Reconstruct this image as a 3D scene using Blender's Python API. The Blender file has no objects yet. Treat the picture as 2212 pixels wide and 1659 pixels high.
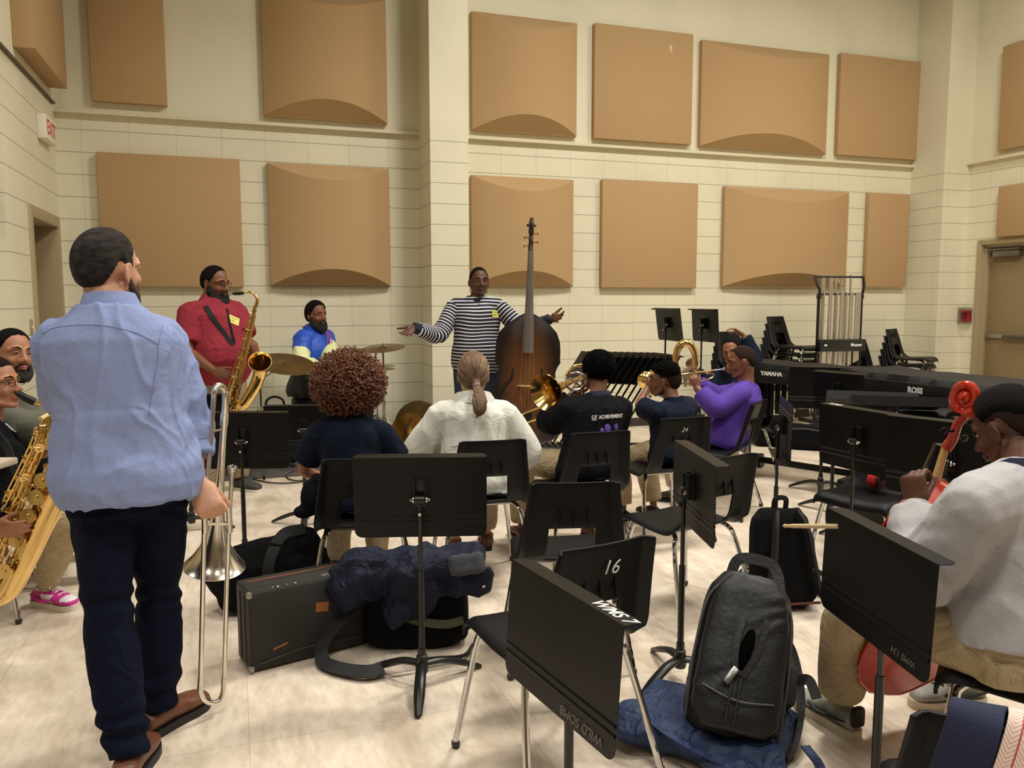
import bpy, bmesh, math, random
import numpy as np
from mathutils import Vector, Matrix, Euler, noise

SC = bpy.context.scene
COL = SC.collection
PI = math.pi
R_ = math.radians
random.seed(7)

# ------------------------------------------------------------------ camera
FPX, PITCH, YAW, CAMH = 1755.3, R_(-5.88), R_(-18.82), 1.483
cam_d = bpy.data.cameras.new('camera')
cam = bpy.data.objects.new('camera', cam_d)
COL.objects.link(cam)
cam_d.sensor_fit = 'HORIZONTAL'
cam_d.sensor_width = 36.0
cam_d.lens = 36.0 * FPX / 2212.0
cam_d.clip_start = 0.05
cam.location = (0, 0, CAMH)
cam.rotation_euler = (PI / 2 + PITCH, R_(0.05), YAW)
SC.camera = cam

# ------------------------------------------------------------------ world, lights, exposure
wd = bpy.data.worlds.new('world')
SC.world = wd
wd.use_nodes = True
wd.node_tree.nodes['Background'].inputs[0].default_value = (0.9, 0.85, 0.72, 1)
wd.node_tree.nodes['Background'].inputs[1].default_value = 0.05
LIGHTS = [  # x, y, power, louvre spread
    (3.5, 4.6, 330, 165), (6.8, 4.6, 190, 165), (0.0, 4.6, 75, 125), (-3.8, 3.4, 70, 125),
    (3.4, 1.0, 120, 150), (0.0, 0.6, 105, 140), (6.8, 1.0, 80, 150),
    (2.0, -2.4, 55, 140), (5.4, -2.4, 40, 140), (-2.2, -2.4, 60, 140)]
for i, (x, y, p, sp_) in enumerate(LIGHTS):
    ld = bpy.data.lights.new('ceiling_lamp', 'AREA')
    ld.shape = 'RECTANGLE'; ld.size = 1.2; ld.size_y = 0.6
    ld.energy = p; ld.color = (1.0, 0.945, 0.85); ld.spread = R_(sp_)
    lo = bpy.data.objects.new('ceiling_lamp', ld)
    lo.location = (x, y, 6.18)
    COL.objects.link(lo)
SC.view_settings.view_transform = 'Standard'
SC.view_settings.look = 'None'
SC.view_settings.exposure = -0.45
SC.view_settings.gamma = 1.0
SC.view_settings.use_curve_mapping = False
SC.cycles.max_bounces = 6
SC.cycles.diffuse_bounces = 4
SC.cycles.glossy_bounces = 3
SC.cycles.use_denoising = True

# ------------------------------------------------------------------ where a sight line from the camera meets a depth / plane
def _axes():
    m = Euler((PI / 2 + PITCH, R_(0.05), YAW)).to_matrix()
    return m @ Vector((1, 0, 0)), m @ Vector((0, 1, 0)), m @ Vector((0, 0, -1))
CR, CU, CF = _axes()
def ray(px, py): return CF + CR * ((px - 1106) / FPX) - CU * ((py - 829.5) / FPX)
def C(px, py, D): return Vector((0, 0, CAMH)) + ray(px, py) * D          # at optical depth D
def FL(px, py, z=0.0):                                                    # on a horizontal plane
    d = ray(px, py); return Vector((0, 0, CAMH)) + d * ((z - CAMH) / d.z)
def atY(px, py, Y): d = ray(px, py); return Vector((0, 0, CAMH)) + d * (Y / d.y)
def hd(a): return YAW + R_(a)        # heading: 0 faces away from the camera, 90 faces left

# ------------------------------------------------------------------ materials
def s2l(c): return tuple(((v / 255) / 12.92 if v / 255 <= 0.04045 else (((v / 255) + 0.055) / 1.055) ** 2.4) for v in c)
_M = {}
def mat(name, rgb, rough=0.6, metal=0.0, bump=0.0, bscale=60, var=0.0, vscale=8, rgb2=None, sheen=0.0, coat=0.0, stretch=(1, 1, 1), spec=0.5, wr=0.0, wscale=9, wdist=0.02):
    if name in _M: return _M[name]
    m = bpy.data.materials.new(name); m.use_nodes = True
    nt = m.node_tree; N = nt.nodes; L = nt.links; b = N['Principled BSDF']
    col = s2l(rgb)
    b.inputs['Base Color'].default_value = (*col, 1)
    b.inputs['Roughness'].default_value = rough
    b.inputs['Metallic'].default_value = metal
    b.inputs['Specular IOR Level'].default_value = spec
    if sheen: b.inputs['Sheen Weight'].default_value = sheen
    if coat: b.inputs['Coat Weight'].default_value = coat; b.inputs['Coat Roughness'].default_value = 0.08
    tc = N.new('ShaderNodeTexCoord'); mp = N.new('ShaderNodeMapping')
    L.new(tc.outputs['Object'], mp.inputs[0]); mp.inputs['Scale'].default_value = stretch
    n1 = N.new('ShaderNodeTexNoise'); n1.inputs['Scale'].default_value = vscale; n1.inputs['Detail'].default_value = 5
    L.new(mp.outputs[0], n1.inputs[0])
    mx = N.new('ShaderNodeMixRGB'); mx.inputs[1].default_value = (*col, 1)
    c2 = s2l(rgb2) if rgb2 else tuple(v * 0.6 for v in col)
    mx.inputs[2].default_value = (*c2, 1)
    mr = N.new('ShaderNodeMapRange'); mr.inputs[1].default_value = 0.35; mr.inputs[2].default_value = 0.7
    mr.inputs[3].default_value = 0; mr.inputs[4].default_value = var if var else 0.06
    L.new(n1.outputs[0], mr.inputs[0]); L.new(mr.outputs[0], mx.inputs[0]); L.new(mx.outputs[0], b.inputs['Base Color'])
    if bump:
        n2 = N.new('ShaderNodeTexNoise'); n2.inputs['Scale'].default_value = bscale; n2.inputs['Detail'].default_value = 4
        L.new(mp.outputs[0], n2.inputs[0])
        bp = N.new('ShaderNodeBump'); bp.inputs['Strength'].default_value = bump; bp.inputs['Distance'].default_value = 0.01
        L.new(n2.outputs[0], bp.inputs['Height']); L.new(bp.outputs[0], b.inputs['Normal'])
        if wr:      # crumpled cloth
            n3 = N.new('ShaderNodeTexNoise'); n3.inputs['Scale'].default_value = wscale; n3.inputs['Detail'].default_value = 3.5; n3.inputs['Distortion'].default_value = 1.4
            L.new(mp.outputs[0], n3.inputs[0])
            a = N.new('ShaderNodeMath'); a.operation = 'SUBTRACT'; a.inputs[1].default_value = 0.5; L.new(n3.outputs[0], a.inputs[0])
            a2 = N.new('ShaderNodeMath'); a2.operation = 'ABSOLUTE'; L.new(a.outputs[0], a2.inputs[0])
            a3 = N.new('ShaderNodeMath'); a3.operation = 'POWER'; a3.inputs[1].default_value = 0.6; L.new(a2.outputs[0], a3.inputs[0])
            b2 = N.new('ShaderNodeBump'); b2.invert = True; b2.inputs['Strength'].default_value = wr; b2.inputs['Distance'].default_value = wdist
            L.new(a3.outputs[0], b2.inputs['Height']); L.new(bp.outputs[0], b2.inputs['Normal']); L.new(b2.outputs[0], b.inputs['Normal'])
    _M[name] = m
    return m

# ------------------------------------------------------------------ mesh building
def frame(d, up=Vector((0, 0, 1))):
    d = d.normalized()
    if abs(d.dot(up)) > 0.98: up = Vector((0, 1, 0)) if abs(d.y) < 0.9 else Vector((1, 0, 0))
    x = d.cross(up).normalized(); y = x.cross(d).normalized()
    return x, y, d
def spl(P, n=6):
    P = [Vector(p) for p in P]; out = []
    Q = [P[0] * 2 - P[1]] + P + [P[-1] * 2 - P[-2]]
    for i in range(1, len(Q) - 2):
        for k in range(n):
            t = k / n; a, b, c, d = Q[i - 1], Q[i], Q[i + 1], Q[i + 2]
            out.append(0.5 * ((2 * b) + (c - a) * t + (2 * a - 5 * b + 4 * c - d) * t * t + (3 * b - a - 3 * c + d) * t ** 3))
    out.append(P[-1].copy()); return out
def lerpl(L, n):
    out = []
    for i in range(n):
        t = i / (n - 1) * (len(L) - 1); k = min(int(t), len(L) - 2); out.append(L[k] + (L[k + 1] - L[k]) * (t - k))
    return out
class MB:
    def __init__(s): s.v = []; s.f = []; s.m = []; s.X = Matrix.Identity(4); s.mi = 0
    def add(s, vs, fs, mi=None):
        o = len(s.v); s.v += [s.X @ Vector(v) for v in vs]; s.f += [tuple(i + o for i in f) for f in fs]
        s.m += [s.mi if mi is None else mi] * len(fs); return s
    def box(s, c, size, rot=None, r=0.0, seg=2, mi=None):
        bm = bmesh.new(); bmesh.ops.create_cube(bm, size=1.0)
        bmesh.ops.scale(bm, vec=Vector(size), verts=bm.verts)
        if r > 0: bmesh.ops.bevel(bm, geom=list(bm.edges), offset=min(r, min(size) * 0.49), segments=seg, profile=0.5, affect='EDGES')
        M = Matrix.Translation(Vector(c)) @ (rot.to_4x4() if rot is not None else Matrix.Identity(4))
        bm.verts.index_update()
        s.add([M @ v.co for v in bm.verts], [[v.index for v in f.verts] for f in bm.faces], mi); bm.free(); return s
    def rings(s, rings, cap=True, mi=None, closed=True):
        n = len(rings[0]); vs = [p for r in rings for p in r]; fs = []
        for i in range(len(rings) - 1):
            for k in range(n if closed else n - 1):
                a = i * n + k; b = i * n + (k + 1) % n
                fs.append((a, b, b + n, a + n))
        if cap and closed:
            fs.append(tuple(reversed(range(n)))); fs.append(tuple(range((len(rings) - 1) * n, len(rings) * n)))
        return s.add(vs, fs, mi)
    def tube(s, P, r, n=10, cap=True, mi=None, flat=1.0, up=None, round_=False):
        P = [Vector(p) for p in P]
        R = lerpl([float(r)] * 2 if not hasattr(r, '__len__') else list(map(float, r)), len(P)) if not (hasattr(r, '__len__') and len(r) == len(P)) else list(r)
        if round_:
            d0 = (P[0] - P[1]).normalized(); d1 = (P[-1] - P[-2]).normalized()
            P = [P[0] + d0 * R[0] * q for q in (0.98, 0.7)] + P + [P[-1] + d1 * R[-1] * q for q in (0.7, 0.98)]
            R = [R[0] * 0.2, R[0] * 0.72] + R + [R[-1] * 0.72, R[-1] * 0.2]
        x, y, d = frame(P[1] - P[0], up if up is not None else Vector((0, 0, 1)))
        rg = []
        for i, p in enumerate(P):
            t = (P[min(i + 1, len(P) - 1)] - P[max(i - 1, 0)])
            if t.length > 1e-9:
                t.normalize(); x = (x - t * x.dot(t))
                if x.length < 1e-6: x = frame(t)[0]
                x.normalize(); y = t.cross(x)
            rg.append([p + x * (math.cos(2 * PI * k / n) * R[i]) + y * (math.sin(2 * PI * k / n) * R[i] * flat) for k in range(n)])
        return s.rings(rg, cap, mi)
    def ell(s, c, r, rot=None, n=16, mi=None):
        c = Vector(c); vs = []; fs = []; m = n // 2
        rot = rot if rot is not None else Matrix.Identity(3)
        vs.append(c + rot @ Vector((0, 0, r[2])))
        for i in range(1, m):
            th = PI * i / m
            for k in range(n): vs.append(c + rot @ Vector((r[0] * math.sin(th) * math.cos(2 * PI * k / n), r[1] * math.sin(th) * math.sin(2 * PI * k / n), r[2] * math.cos(th))))
        vs.append(c + rot @ Vector((0, 0, -r[2])))
        for k in range(n): fs.append((0, 1 + k, 1 + (k + 1) % n))
        for i in range(m - 2):
            for k in range(n): a = 1 + i * n + k; b = 1 + i * n + (k + 1) % n; fs.append((a, a + n, b + n, b))
        e = len(vs) - 1
        for k in range(n): fs.append((e, e - n + (k + 1) % n, e - n + k))
        return s.add(vs, fs, mi)
    def lathe(s, prof, o=(0, 0, 0), axis=(0, 0, 1), n=24, cap=True, mi=None):
        x, y, d = frame(Vector(axis)); o = Vector(o)
        return s.rings([[o + d * z + x * (math.cos(2 * PI * k / n) * r) + y * (math.sin(2 * PI * k / n) * r) for k in range(n)] for r, z in prof], cap, mi)
    def plate(s, outline, th, M, mi=None):       # closed 2D outline (x,z) -> slab thickness th along local y
        n = len(outline)
        a = [M @ Vector((x, th / 2, z)) for x, z in outline]; b = [M @ Vector((x, -th / 2, z)) for x, z in outline]
        fs = [tuple(range(n)), tuple(reversed(range(n, 2 * n)))] + [(k, k + n, (k + 1) % n + n, (k + 1) % n) for k in range(n)]
        return s.add(a + b, fs, mi)
    def mesh(s, name, mats, sharp=35):
        me = bpy.data.meshes.new(name); me.from_pydata([tuple(v) for v in s.v], [], s.f)
        for m in (mats if isinstance(mats, (list, tuple)) else [mats]): me.materials.append(m)
        me.polygons.foreach_set('material_index', s.m); me.polygons.foreach_set('use_smooth', [True] * len(s.f))
        me.update()
        if sharp: me.set_sharp_from_angle(angle=R_(sharp))
        return me
    def build(s, name, mats, parent=None, world=False, sharp=35):
        if world and parent is not None:
            Mi = wmat(parent).inverted(); s.v = [Mi @ Vector(v) for v in s.v]
        o = bpy.data.objects.new(name, s.mesh(name, mats, sharp)); COL.objects.link(o)
        if parent is not None: o.parent = parent
        elif world == 'own':
            pass
        return o
def wmat(o):
    m = o.matrix_basis.copy()
    while o.parent: o = o.parent; m = o.matrix_basis @ m
    return m
def thing(name, label, cat, loc=(0, 0, 0), rz=0.0, group=None):
    o = bpy.data.objects.new(name, None); COL.objects.link(o); o.empty_display_size = 0.05
    o.location = loc; o.rotation_euler = (0, 0, rz); o['label'] = label; o['category'] = cat
    if group: o['group'] = group
    return o
def tag(o, label, cat, group=None, kind=None):
    if label: o['label'] = label
    if cat: o['category'] = cat
    if group: o['group'] = group
    if kind: o['kind'] = kind
    return o
def center(o):      # moves a single-mesh thing's origin to the bottom centre of its mesh
    vs = [v.co for v in o.data.vertices]
    c = Vector(((min(v.x for v in vs) + max(v.x for v in vs)) / 2, (min(v.y for v in vs) + max(v.y for v in vs)) / 2, min(v.z for v in vs)))
    o.data.transform(Matrix.Translation(-c)); o.location = c; return o
def struct(name, mb, m): o = mb.build(name, m); o['kind'] = 'structure'; return o
def dup(root, loc, rz, label=None, group=None):
    r = root.copy(); COL.objects.link(r); r.location = loc; r.rotation_euler = (0, 0, rz)
    if label: r['label'] = label
    if group: r['group'] = group
    for ch in list(root.children):
        c = ch.copy(); COL.objects.link(c); c.parent = r
        for g in list(ch.children):
            d = g.copy(); COL.objects.link(d); d.parent = c
    return r
def fuse(mb, voxel, smooth=2, disp=None, sub=0):      # overlapping closed shapes become one continuous surface
    me = mb.mesh('tmp', [], None); ob = bpy.data.objects.new('tmp', me); COL.objects.link(ob)
    md = ob.modifiers.new('r', 'REMESH'); md.mode = 'VOXEL'; md.voxel_size = voxel; md.use_smooth_shade = True
    if smooth: sm = ob.modifiers.new('s', 'SMOOTH'); sm.iterations = smooth; sm.factor = 0.5
    dg = bpy.context.evaluated_depsgraph_get(); dg.update()
    out = bpy.data.meshes.new_from_object(ob.evaluated_get(dg))
    bpy.data.objects.remove(ob); bpy.data.meshes.remove(me)
    if disp:
        nv = len(out.vertices); co = np.empty(nv * 3); out.vertices.foreach_get('co', co); co = co.reshape(-1, 3)
        no = np.empty(nv * 3); out.vertices.foreach_get('normal', no); no = no.reshape(-1, 3)
        d = np.array([disp(Vector(c)) for c in co]); co = co + no * d[:, None]
        out.vertices.foreach_set('co', co.ravel()); out.update()
    return out
def fobj(name, me, mats, parent, world=True, idx=None):
    if world and parent is not None: me.transform(wmat(parent).inverted())
    me.materials.clear()
    for m in (mats if isinstance(mats, (list, tuple)) else [mats]): me.materials.append(m)
    me.polygons.foreach_set('use_smooth', [True] * len(me.polygons))
    me.polygons.foreach_set('material_index', [0] * len(me.polygons))
    me.name = name
    if idx:
        Mx = wmat(parent) if parent is not None else Matrix.Identity(4)
        for p in me.polygons: p.material_index = idx(Mx @ p.center)
    me.update()
    o = bpy.data.objects.new(name, me); COL.objects.link(o)
    if parent is not None: o.parent = parent
    return o
def folds(amp=0.005, sc=9.0, ax=(1, 1, 0.45), seed=0.0):
    def f(c):
        p = Vector((c.x * ax[0] + seed, c.y * ax[1] + seed * 2, c.z * ax[2])) * sc
        w = noise.noise(p * 0.6) * 0.8
        a = 1 - abs(noise.noise(p + Vector((w, w, w)))) * 2.4
        return amp * (max(a, -0.4) * 0.9 + noise.noise(p * 2.3) * 0.5 - 0.2)
    return f
def text(s, size, M, m, parent, name='lettering', depth=0.0006, bold=0.0, world=True, align='CENTER', shear=0.0, space=1.0):
    cu = bpy.data.curves.new('t', 'FONT'); cu.body = s; cu.size = size; cu.extrude = depth; cu.offset = bold
    cu.align_x = align; cu.align_y = 'CENTER'; cu.shear = shear; cu.resolution_u = 3; cu.space_character = space
    ob = bpy.data.objects.new('t', cu); COL.objects.link(ob)
    dg = bpy.context.evaluated_depsgraph_get(); dg.update()
    me = bpy.data.meshes.new_from_object(ob.evaluated_get(dg)); bpy.data.objects.remove(ob); bpy.data.curves.remove(cu)
    me.transform(M)
    if world: me.transform(wmat(parent).inverted())
    me.materials.clear(); me.materials.append(m); me.name = name
    o = bpy.data.objects.new(name, me); COL.objects.link(o); o.parent = parent
    return o
def basis(o, x, y):          # text frame: x reading direction, y up
    x = Vector(x).normalized(); z = x.cross(Vector(y)).normalized(); y = z.cross(x)
    M = Matrix((x, y, z)).transposed().to_4x4(); M.translation = Vector(o); return M
# ================================================================== THE ROOM
def block_mat(name, rgb, vaxis, phase):
    m = bpy.data.materials.new(name); m.use_nodes = True; nt = m.node_tree; N = nt.nodes; L = nt.links; b = N['Principled BSDF']
    b.inputs['Roughness'].default_value = 0.55
    tc = N.new('ShaderNodeTexCoord'); sp = N.new('ShaderNodeSeparateXYZ'); L.new(tc.outputs['Object'], sp.inputs[0])
    def M(op, a, c=None, d=None):
        n = N.new('ShaderNodeMath'); n.operation = op
        for i, v in enumerate((a, c, d)):
            if v is None: continue
            if isinstance(v, (int, float)): n.inputs[i].default_value = v
            else: L.new(v, n.inputs[i])
        return n.outputs[0]
    def RG(v, a, c, d, e):
        n = N.new('ShaderNodeMapRange'); n.interpolation_type = 'SMOOTHSTEP'; L.new(v, n.inputs[0])
        for i, q in enumerate((a, c, d, e)): n.inputs[i + 1].default_value = q
        return n.outputs[0]
    hz = RG(M('PINGPONG', sp.outputs[2], 0.1016), 0.0015, 0.0045, 1, 0)
    vx = M('PINGPONG', M('ADD', sp.outputs[vaxis], phase), 0.2032)
    vv = M('MULTIPLY', RG(vx, 0.001, 0.0035, 1, 0), 0.35 if phase < 5 else 0.0)
    low = M('LESS_THAN', sp.outputs[2], 3.2)
    joint = M('MULTIPLY', M('MAXIMUM', hz, vv), low)
    n1 = N.new('ShaderNodeTexNoise'); n1.inputs['Scale'].default_value = 120; n1.inputs['Detail'].default_value = 3; L.new(tc.outputs['Object'], n1.inputs[0])
    n2 = N.new('ShaderNodeTexNoise'); n2.inputs['Scale'].default_value = 1.3; n2.inputs['Detail'].default_value = 4; L.new(tc.outputs['Object'], n2.inputs[0])
    rough = M('MULTIPLY', n1.outputs[0], M('ADD', M('MULTIPLY', low, 0.12), 0.02))
    hgt = M('SUBTRACT', rough, M('MULTIPLY', joint, 1.0))
    bp = N.new('ShaderNodeBump'); bp.inputs['Strength'].default_value = 0.9; bp.inputs['Distance'].default_value = 0.006
    L.new(hgt, bp.inputs['Height']); L.new(bp.outputs[0], b.inputs['Normal'])
    c = s2l(rgb)
    mx = N.new('ShaderNodeMixRGB'); mx.inputs[1].default_value = (*c, 1); mx.inputs[2].default_value = (c[0] * .86, c[1] * .85, c[2] * .82, 1)
    L.new(RG(n2.outputs[0], 0.4, 0.75, 0, 0.5), mx.inputs[0])
    m2 = N.new('ShaderNodeMixRGB'); L.new(mx.outputs[0], m2.inputs[1]); m2.inputs[2].default_value = (c[0] * .45, c[1] * .42, c[2] * .36, 1)
    L.new(M('MULTIPLY', joint, 0.55), m2.inputs[0]); L.new(m2.outputs[0], b.inputs['Base Color'])
    return m
WALLC = (228, 223, 197)
wm_x = block_mat('painted_block_back', WALLC, 0, 0.061)
wm_p = block_mat('painted_block_pillar', WALLC, 0, 9.0)
wm_y = block_mat('painted_block_side', WALLC, 1, 0.02)

def floor_mat():
    m = bpy.data.materials.new('vinyl_tile'); m.use_nodes = True; nt = m.node_tree; N = nt.nodes; L = nt.links; b = N['Principled BSDF']
    tc = N.new('ShaderNodeTexCoord'); sp = N.new('ShaderNodeSeparateXYZ'); L.new(tc.outputs['Object'], sp.inputs[0])
    mp = N.new('ShaderNodeMapping'); mp.inputs['Scale'].default_value = (1, 0.35, 1); mp.inputs['Rotation'].default_value = (0, 0, 0.5); L.new(tc.outputs['Object'], mp.inputs[0])
    n1 = N.new('ShaderNodeTexNoise'); n1.inputs['Scale'].default_value = 5.5; n1.inputs['Detail'].default_value = 8; n1.inputs['Roughness'].default_value = .65; n1.inputs['Distortion'].default_value = 1.2; L.new(mp.outputs[0], n1.inputs[0])
    n2 = N.new('ShaderNodeTexNoise'); n2.inputs['Scale'].default_value = 0.8; n2.inputs['Detail'].default_value = 3; L.new(tc.outputs['Object'], n2.inputs[0])
    n3 = N.new('ShaderNodeTexNoise'); n3.inputs['Scale'].default_value = 40; n3.inputs['Detail'].default_value = 6; L.new(mp.outputs[0], n3.inputs[0])
    cr = N.new('ShaderNodeValToRGB'); L.new(n1.outputs[0], cr.inputs[0])
    e = cr.color_ramp.elements; e[0].position = .28; e[0].color = (*s2l((200, 183, 162)), 1); e[1].position = .62; e[1].color = (*s2l((236, 223, 206)), 1)
    mx = N.new('ShaderNodeMixRGB'); mx.blend_type = 'MULTIPLY'; mx.inputs[0].default_value = .45
    L.new(cr.outputs[0], mx.inputs[1]); L.new(n3.outputs[1], mx.inputs[2])
    cr2 = N.new('ShaderNodeValToRGB'); L.new(n3.outputs[0], cr2.inputs[0]); e = cr2.color_ramp.elements; e[0].position = .3; e[0].color = (.72, .68, .62, 1); e[1].position = .6; e[1].color = (1, 1, 1, 1)
    L.new(cr2.outputs[0], mx.inputs[2])
    prev = None
    for ax in (0, 1):
        n = N.new('ShaderNodeMath'); n.operation = 'PINGPONG'; n.inputs[1].default_value = 0.4572; L.new(sp.outputs[ax], n.inputs[0])
        r = N.new('ShaderNodeMapRange'); r.inputs[1].default_value = .0006; r.inputs[2].default_value = .002; r.inputs[3].default_value = 1; r.inputs[4].default_value = 0; L.new(n.outputs[0], r.inputs[0])
        if prev is None: prev = r.outputs[0]
        else:
            k = N.new('ShaderNodeMath'); k.operation = 'MAXIMUM'; L.new(prev, k.inputs[0]); L.new(r.outputs[0], k.inputs[1]); prev = k.outputs[0]
    k = N.new('ShaderNodeMath'); k.operation = 'MULTIPLY'; L.new(prev, k.inputs[0]); k.inputs[1].default_value = .38
    m3 = N.new('ShaderNodeMixRGB'); L.new(k.outputs[0], m3.inputs[0]); L.new(mx.outputs[0], m3.inputs[1]); m3.inputs[2].default_value = (.12, .09, .06, 1)
    L.new(m3.outputs[0], b.inputs['Base Color'])
    r = N.new('ShaderNodeMapRange'); L.new(n1.outputs[0], r.inputs[0]); r.inputs[3].default_value = .26; r.inputs[4].default_value = .46; L.new(r.outputs[0], b.inputs['Roughness'])
    bp = N.new('ShaderNodeBump'); bp.inputs['Strength'].default_value = .12; bp.inputs['Distance'].default_value = .004; L.new(n2.outputs[0], bp.inputs['Height']); L.new(bp.outputs[0], b.inputs['Normal'])
    return m
YB = 8.54; XL = -1.49; XR = 8.811; YL = 6.632
def slab(name, lo, hi, m):
    mb = MB(); c = [(a + b) / 2 for a, b in zip(lo, hi)]; s = [b - a for a, b in zip(lo, hi)]; mb.box(c, s)
    return struct(name, mb, m)
slab('floor', (-7, -5, -.1), (9.6, 9.4, 0), floor_mat())
ceil_m = mat('ceiling_tile', (128, 124, 114), .95)
slab('ceiling', (-7, -5, 6.3), (9.6, 9.4, 6.4), ceil_m)
slab('wall_back', (XL - .2, YB, 0), (XR + .2, YB + .2, 6.3), wm_x)
mb = MB(); mb.box((2.0755, (8.01 + YB) / 2, 3.15), (.391, YB - 8.01, 6.3)); o = struct('wall_pillar', mb, [wm_p, wm_p])
for p in o.data.polygons: p.material_index = 1 if abs(p.normal.x) > .5 else 0
mb = MB(); mb.box(((8.394 + XR) / 2, (8.01 + YB) / 2, 3.15), (XR - 8.394, YB - 8.01, 6.3)); o = struct('wall_corner_pier', mb, [wm_x, wm_y])
for p in o.data.polygons: p.material_index = 1 if abs(p.normal.x) > .5 else 0
# left wall with the doorway, then the wall that turns away
DY0, DY1, DZ = 7.33, 8.37, 2.19
mb = MB()
mb.box((XL - .1, (YL + DY0) / 2, 3.15), (.2, DY0 - YL, 6.3)); mb.box((XL - .1, (DY1 + YB) / 2, 3.15), (.2, YB - DY1, 6.3))
mb.box((XL - .1, (DY0 + DY1) / 2, (DZ + 6.3) / 2), (.2, DY1 - DY0, 6.3 - DZ)); o = struct('wall_left', mb, [wm_y, wm_x])
for p in o.data.polygons: p.material_index = 1 if abs(p.normal.y) > .5 else 0
slab('wall_left_front', (-7, YL, 0), (XL - .2, YL + .2, 6.3), wm_x)
slab('wall_far_left', (-7.2, -5, 0), (-7, YL, 6.3), wm_y)
slab('wall_rear', (-7, -5.2, 0), (XR + .2, -5, 6.3), mat('rear_wall_dark', (120, 108, 88), .9))
# right wall with its door
RY0, RY1, RZ = 6.70, 7.78, 2.17
mb = MB()
mb.box((XR + .1, (-5 + RY0) / 2, 3.15), (.2, RY0 + 5, 6.3)); mb.box((XR + .1, (RY1 + YB) / 2, 3.15), (.2, YB - RY1, 6.3))
mb.box((XR + .1, (RY0 + RY1) / 2, (RZ + 6.3) / 2), (.2, RY1 - RY0, 6.3 - RZ)); struct('wall_right', mb, wm_y)
# store room behind the open left doorway
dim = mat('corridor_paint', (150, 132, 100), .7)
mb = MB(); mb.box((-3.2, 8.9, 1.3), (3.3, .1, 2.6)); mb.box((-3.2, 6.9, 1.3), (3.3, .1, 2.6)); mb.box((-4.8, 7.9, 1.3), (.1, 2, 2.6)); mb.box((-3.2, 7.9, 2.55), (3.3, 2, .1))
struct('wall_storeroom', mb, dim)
# ledges (steel shelf between block and smooth wall)
ledge_m = mat('ledge_paint', (222, 213, 184), .5)
slab('trim_1', (XL, YB - .065, 3.185), (1.8795, YB - .0005, 3.215), ledge_m)
slab('trim_2', (2.2715, YB - .065, 3.185), (8.3935, YB - .0005, 3.215), ledge_m)
slab('trim_3', (XR - .065, 4.0, 3.165), (XR - .0005, 8.0095, 3.195), ledge_m)
slab('trim_4', (XL + .0005, YL + .01, 3.245), (XL + .03, YB - .07, 3.26), mat('ledge_dark', (90, 78, 62), .6))
# cove base
base_m = mat('cove_base', (52, 46, 42), .5)
slab('baseboard_back', (XL + .01, YB - .008, 0), (1.879, YB - .0005, .1), base_m)
slab('baseboard_right_back', (2.272, YB - .008, 0), (8.393, YB - .0005, .1), base_m)
# right door: frame, leaf, closer, push bar
fr_m = mat('frame_paint', (168, 152, 118), .45); lf_m = mat('door_paint', (142, 124, 90), .5)
mb = MB()
for y0, y1, z0, z1 in ((RY1 - .012, RY1 + .05, 0, RZ + .05), (RY0 - .05, RY0 + .012, 0, RZ + .05), (RY0, RY1, RZ - .012, RZ + .05)):
    mb.box((XR + .085, (y0 + y1) / 2, (z0 + z1) / 2), (.21, y1 - y0, z1 - z0), r=.004)
for y0, y1, z0, z1 in ((RY1 - .045, RY1, 0, RZ), (RY0, RY0 + .045, 0, RZ), (RY0 + .045, RY1 - .045, RZ - .045, RZ)):
    mb.box((XR + .07, (y0 + y1) / 2, (z0 + z1) / 2), (.07, y1 - y0, z1 - z0), r=.003)
o = struct('door_frame_right', mb, fr_m)
mb = MB(); mb.box((XR + .125, (RY0 + RY1) / 2, RZ / 2 - .02), (.04, RY1 - RY0 - .03, RZ - .06), r=.003)
door = struct('door_1', mb, lf_m); o['kind'] = 'structure'
mb = MB(); ym = RY1 - .12
mb.box((XR + .06, ym - .2, RZ - .13), (.09, .36, .07), r=.01); mb.box((XR + .03, ym - .17, RZ - .075), (.02, .42, .022), r=.004); mb.lathe([(.02, 0), (.02, .03)], (XR + .03, ym + .02, RZ - .09)); mb.build('door_closer', mat('closer_metal', (130, 126, 118), .35, .8), door)
mb = MB(); mb.box((XR + .085, (RY0 + RY1) / 2, 1.04), (.03, RY1 - RY0 - .12, .055), r=.006, mi=0); mb.box((XR + .055, (RY0 + RY1) / 2 - .09, 1.04), (.05, .62, .042), r=.012, mi=1)
mb.build('push_bar', [mat('bar_metal', (170, 165, 155), .3, .8), mat('bar_dark', (88, 80, 66), .45)], door)
# left door: frame and leaf standing ajar
mb = MB()
for y0, y1, z0, z1 in ((DY0 - .05, DY0 + .03, 0, DZ + .045), (DY1 - .03, DY1 + .05, 0, DZ + .045), (DY0 + .03, DY1 - .03, DZ - .05, DZ + .045)):
    mb.box((XL - .095, (y0 + y1) / 2, (z0 + z1) / 2), (.235, y1 - y0, z1 - z0), r=.004)
struct('door_frame_left', mb, fr_m)
mb = MB(); rt = Matrix.Rotation(R_(-14), 3, 'Z')
L = DY1 - DY0 - .08
mb.box(Vector((XL - .2, DY1 - .035, 1.05)) + rt @ Vector((0, -L / 2, 0)), (.04, L, 2.09), rt, mi=0)
mb.box(Vector((XL - .2, DY1 - .035, 1.05)) + rt @ Vector((0, -L, 0)), (.042, .006, 2.09), rt, mi=1)
struct('door_2', mb, [lf_m, mat('door_edge_wood', (160, 96, 52), .5)])

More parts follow.
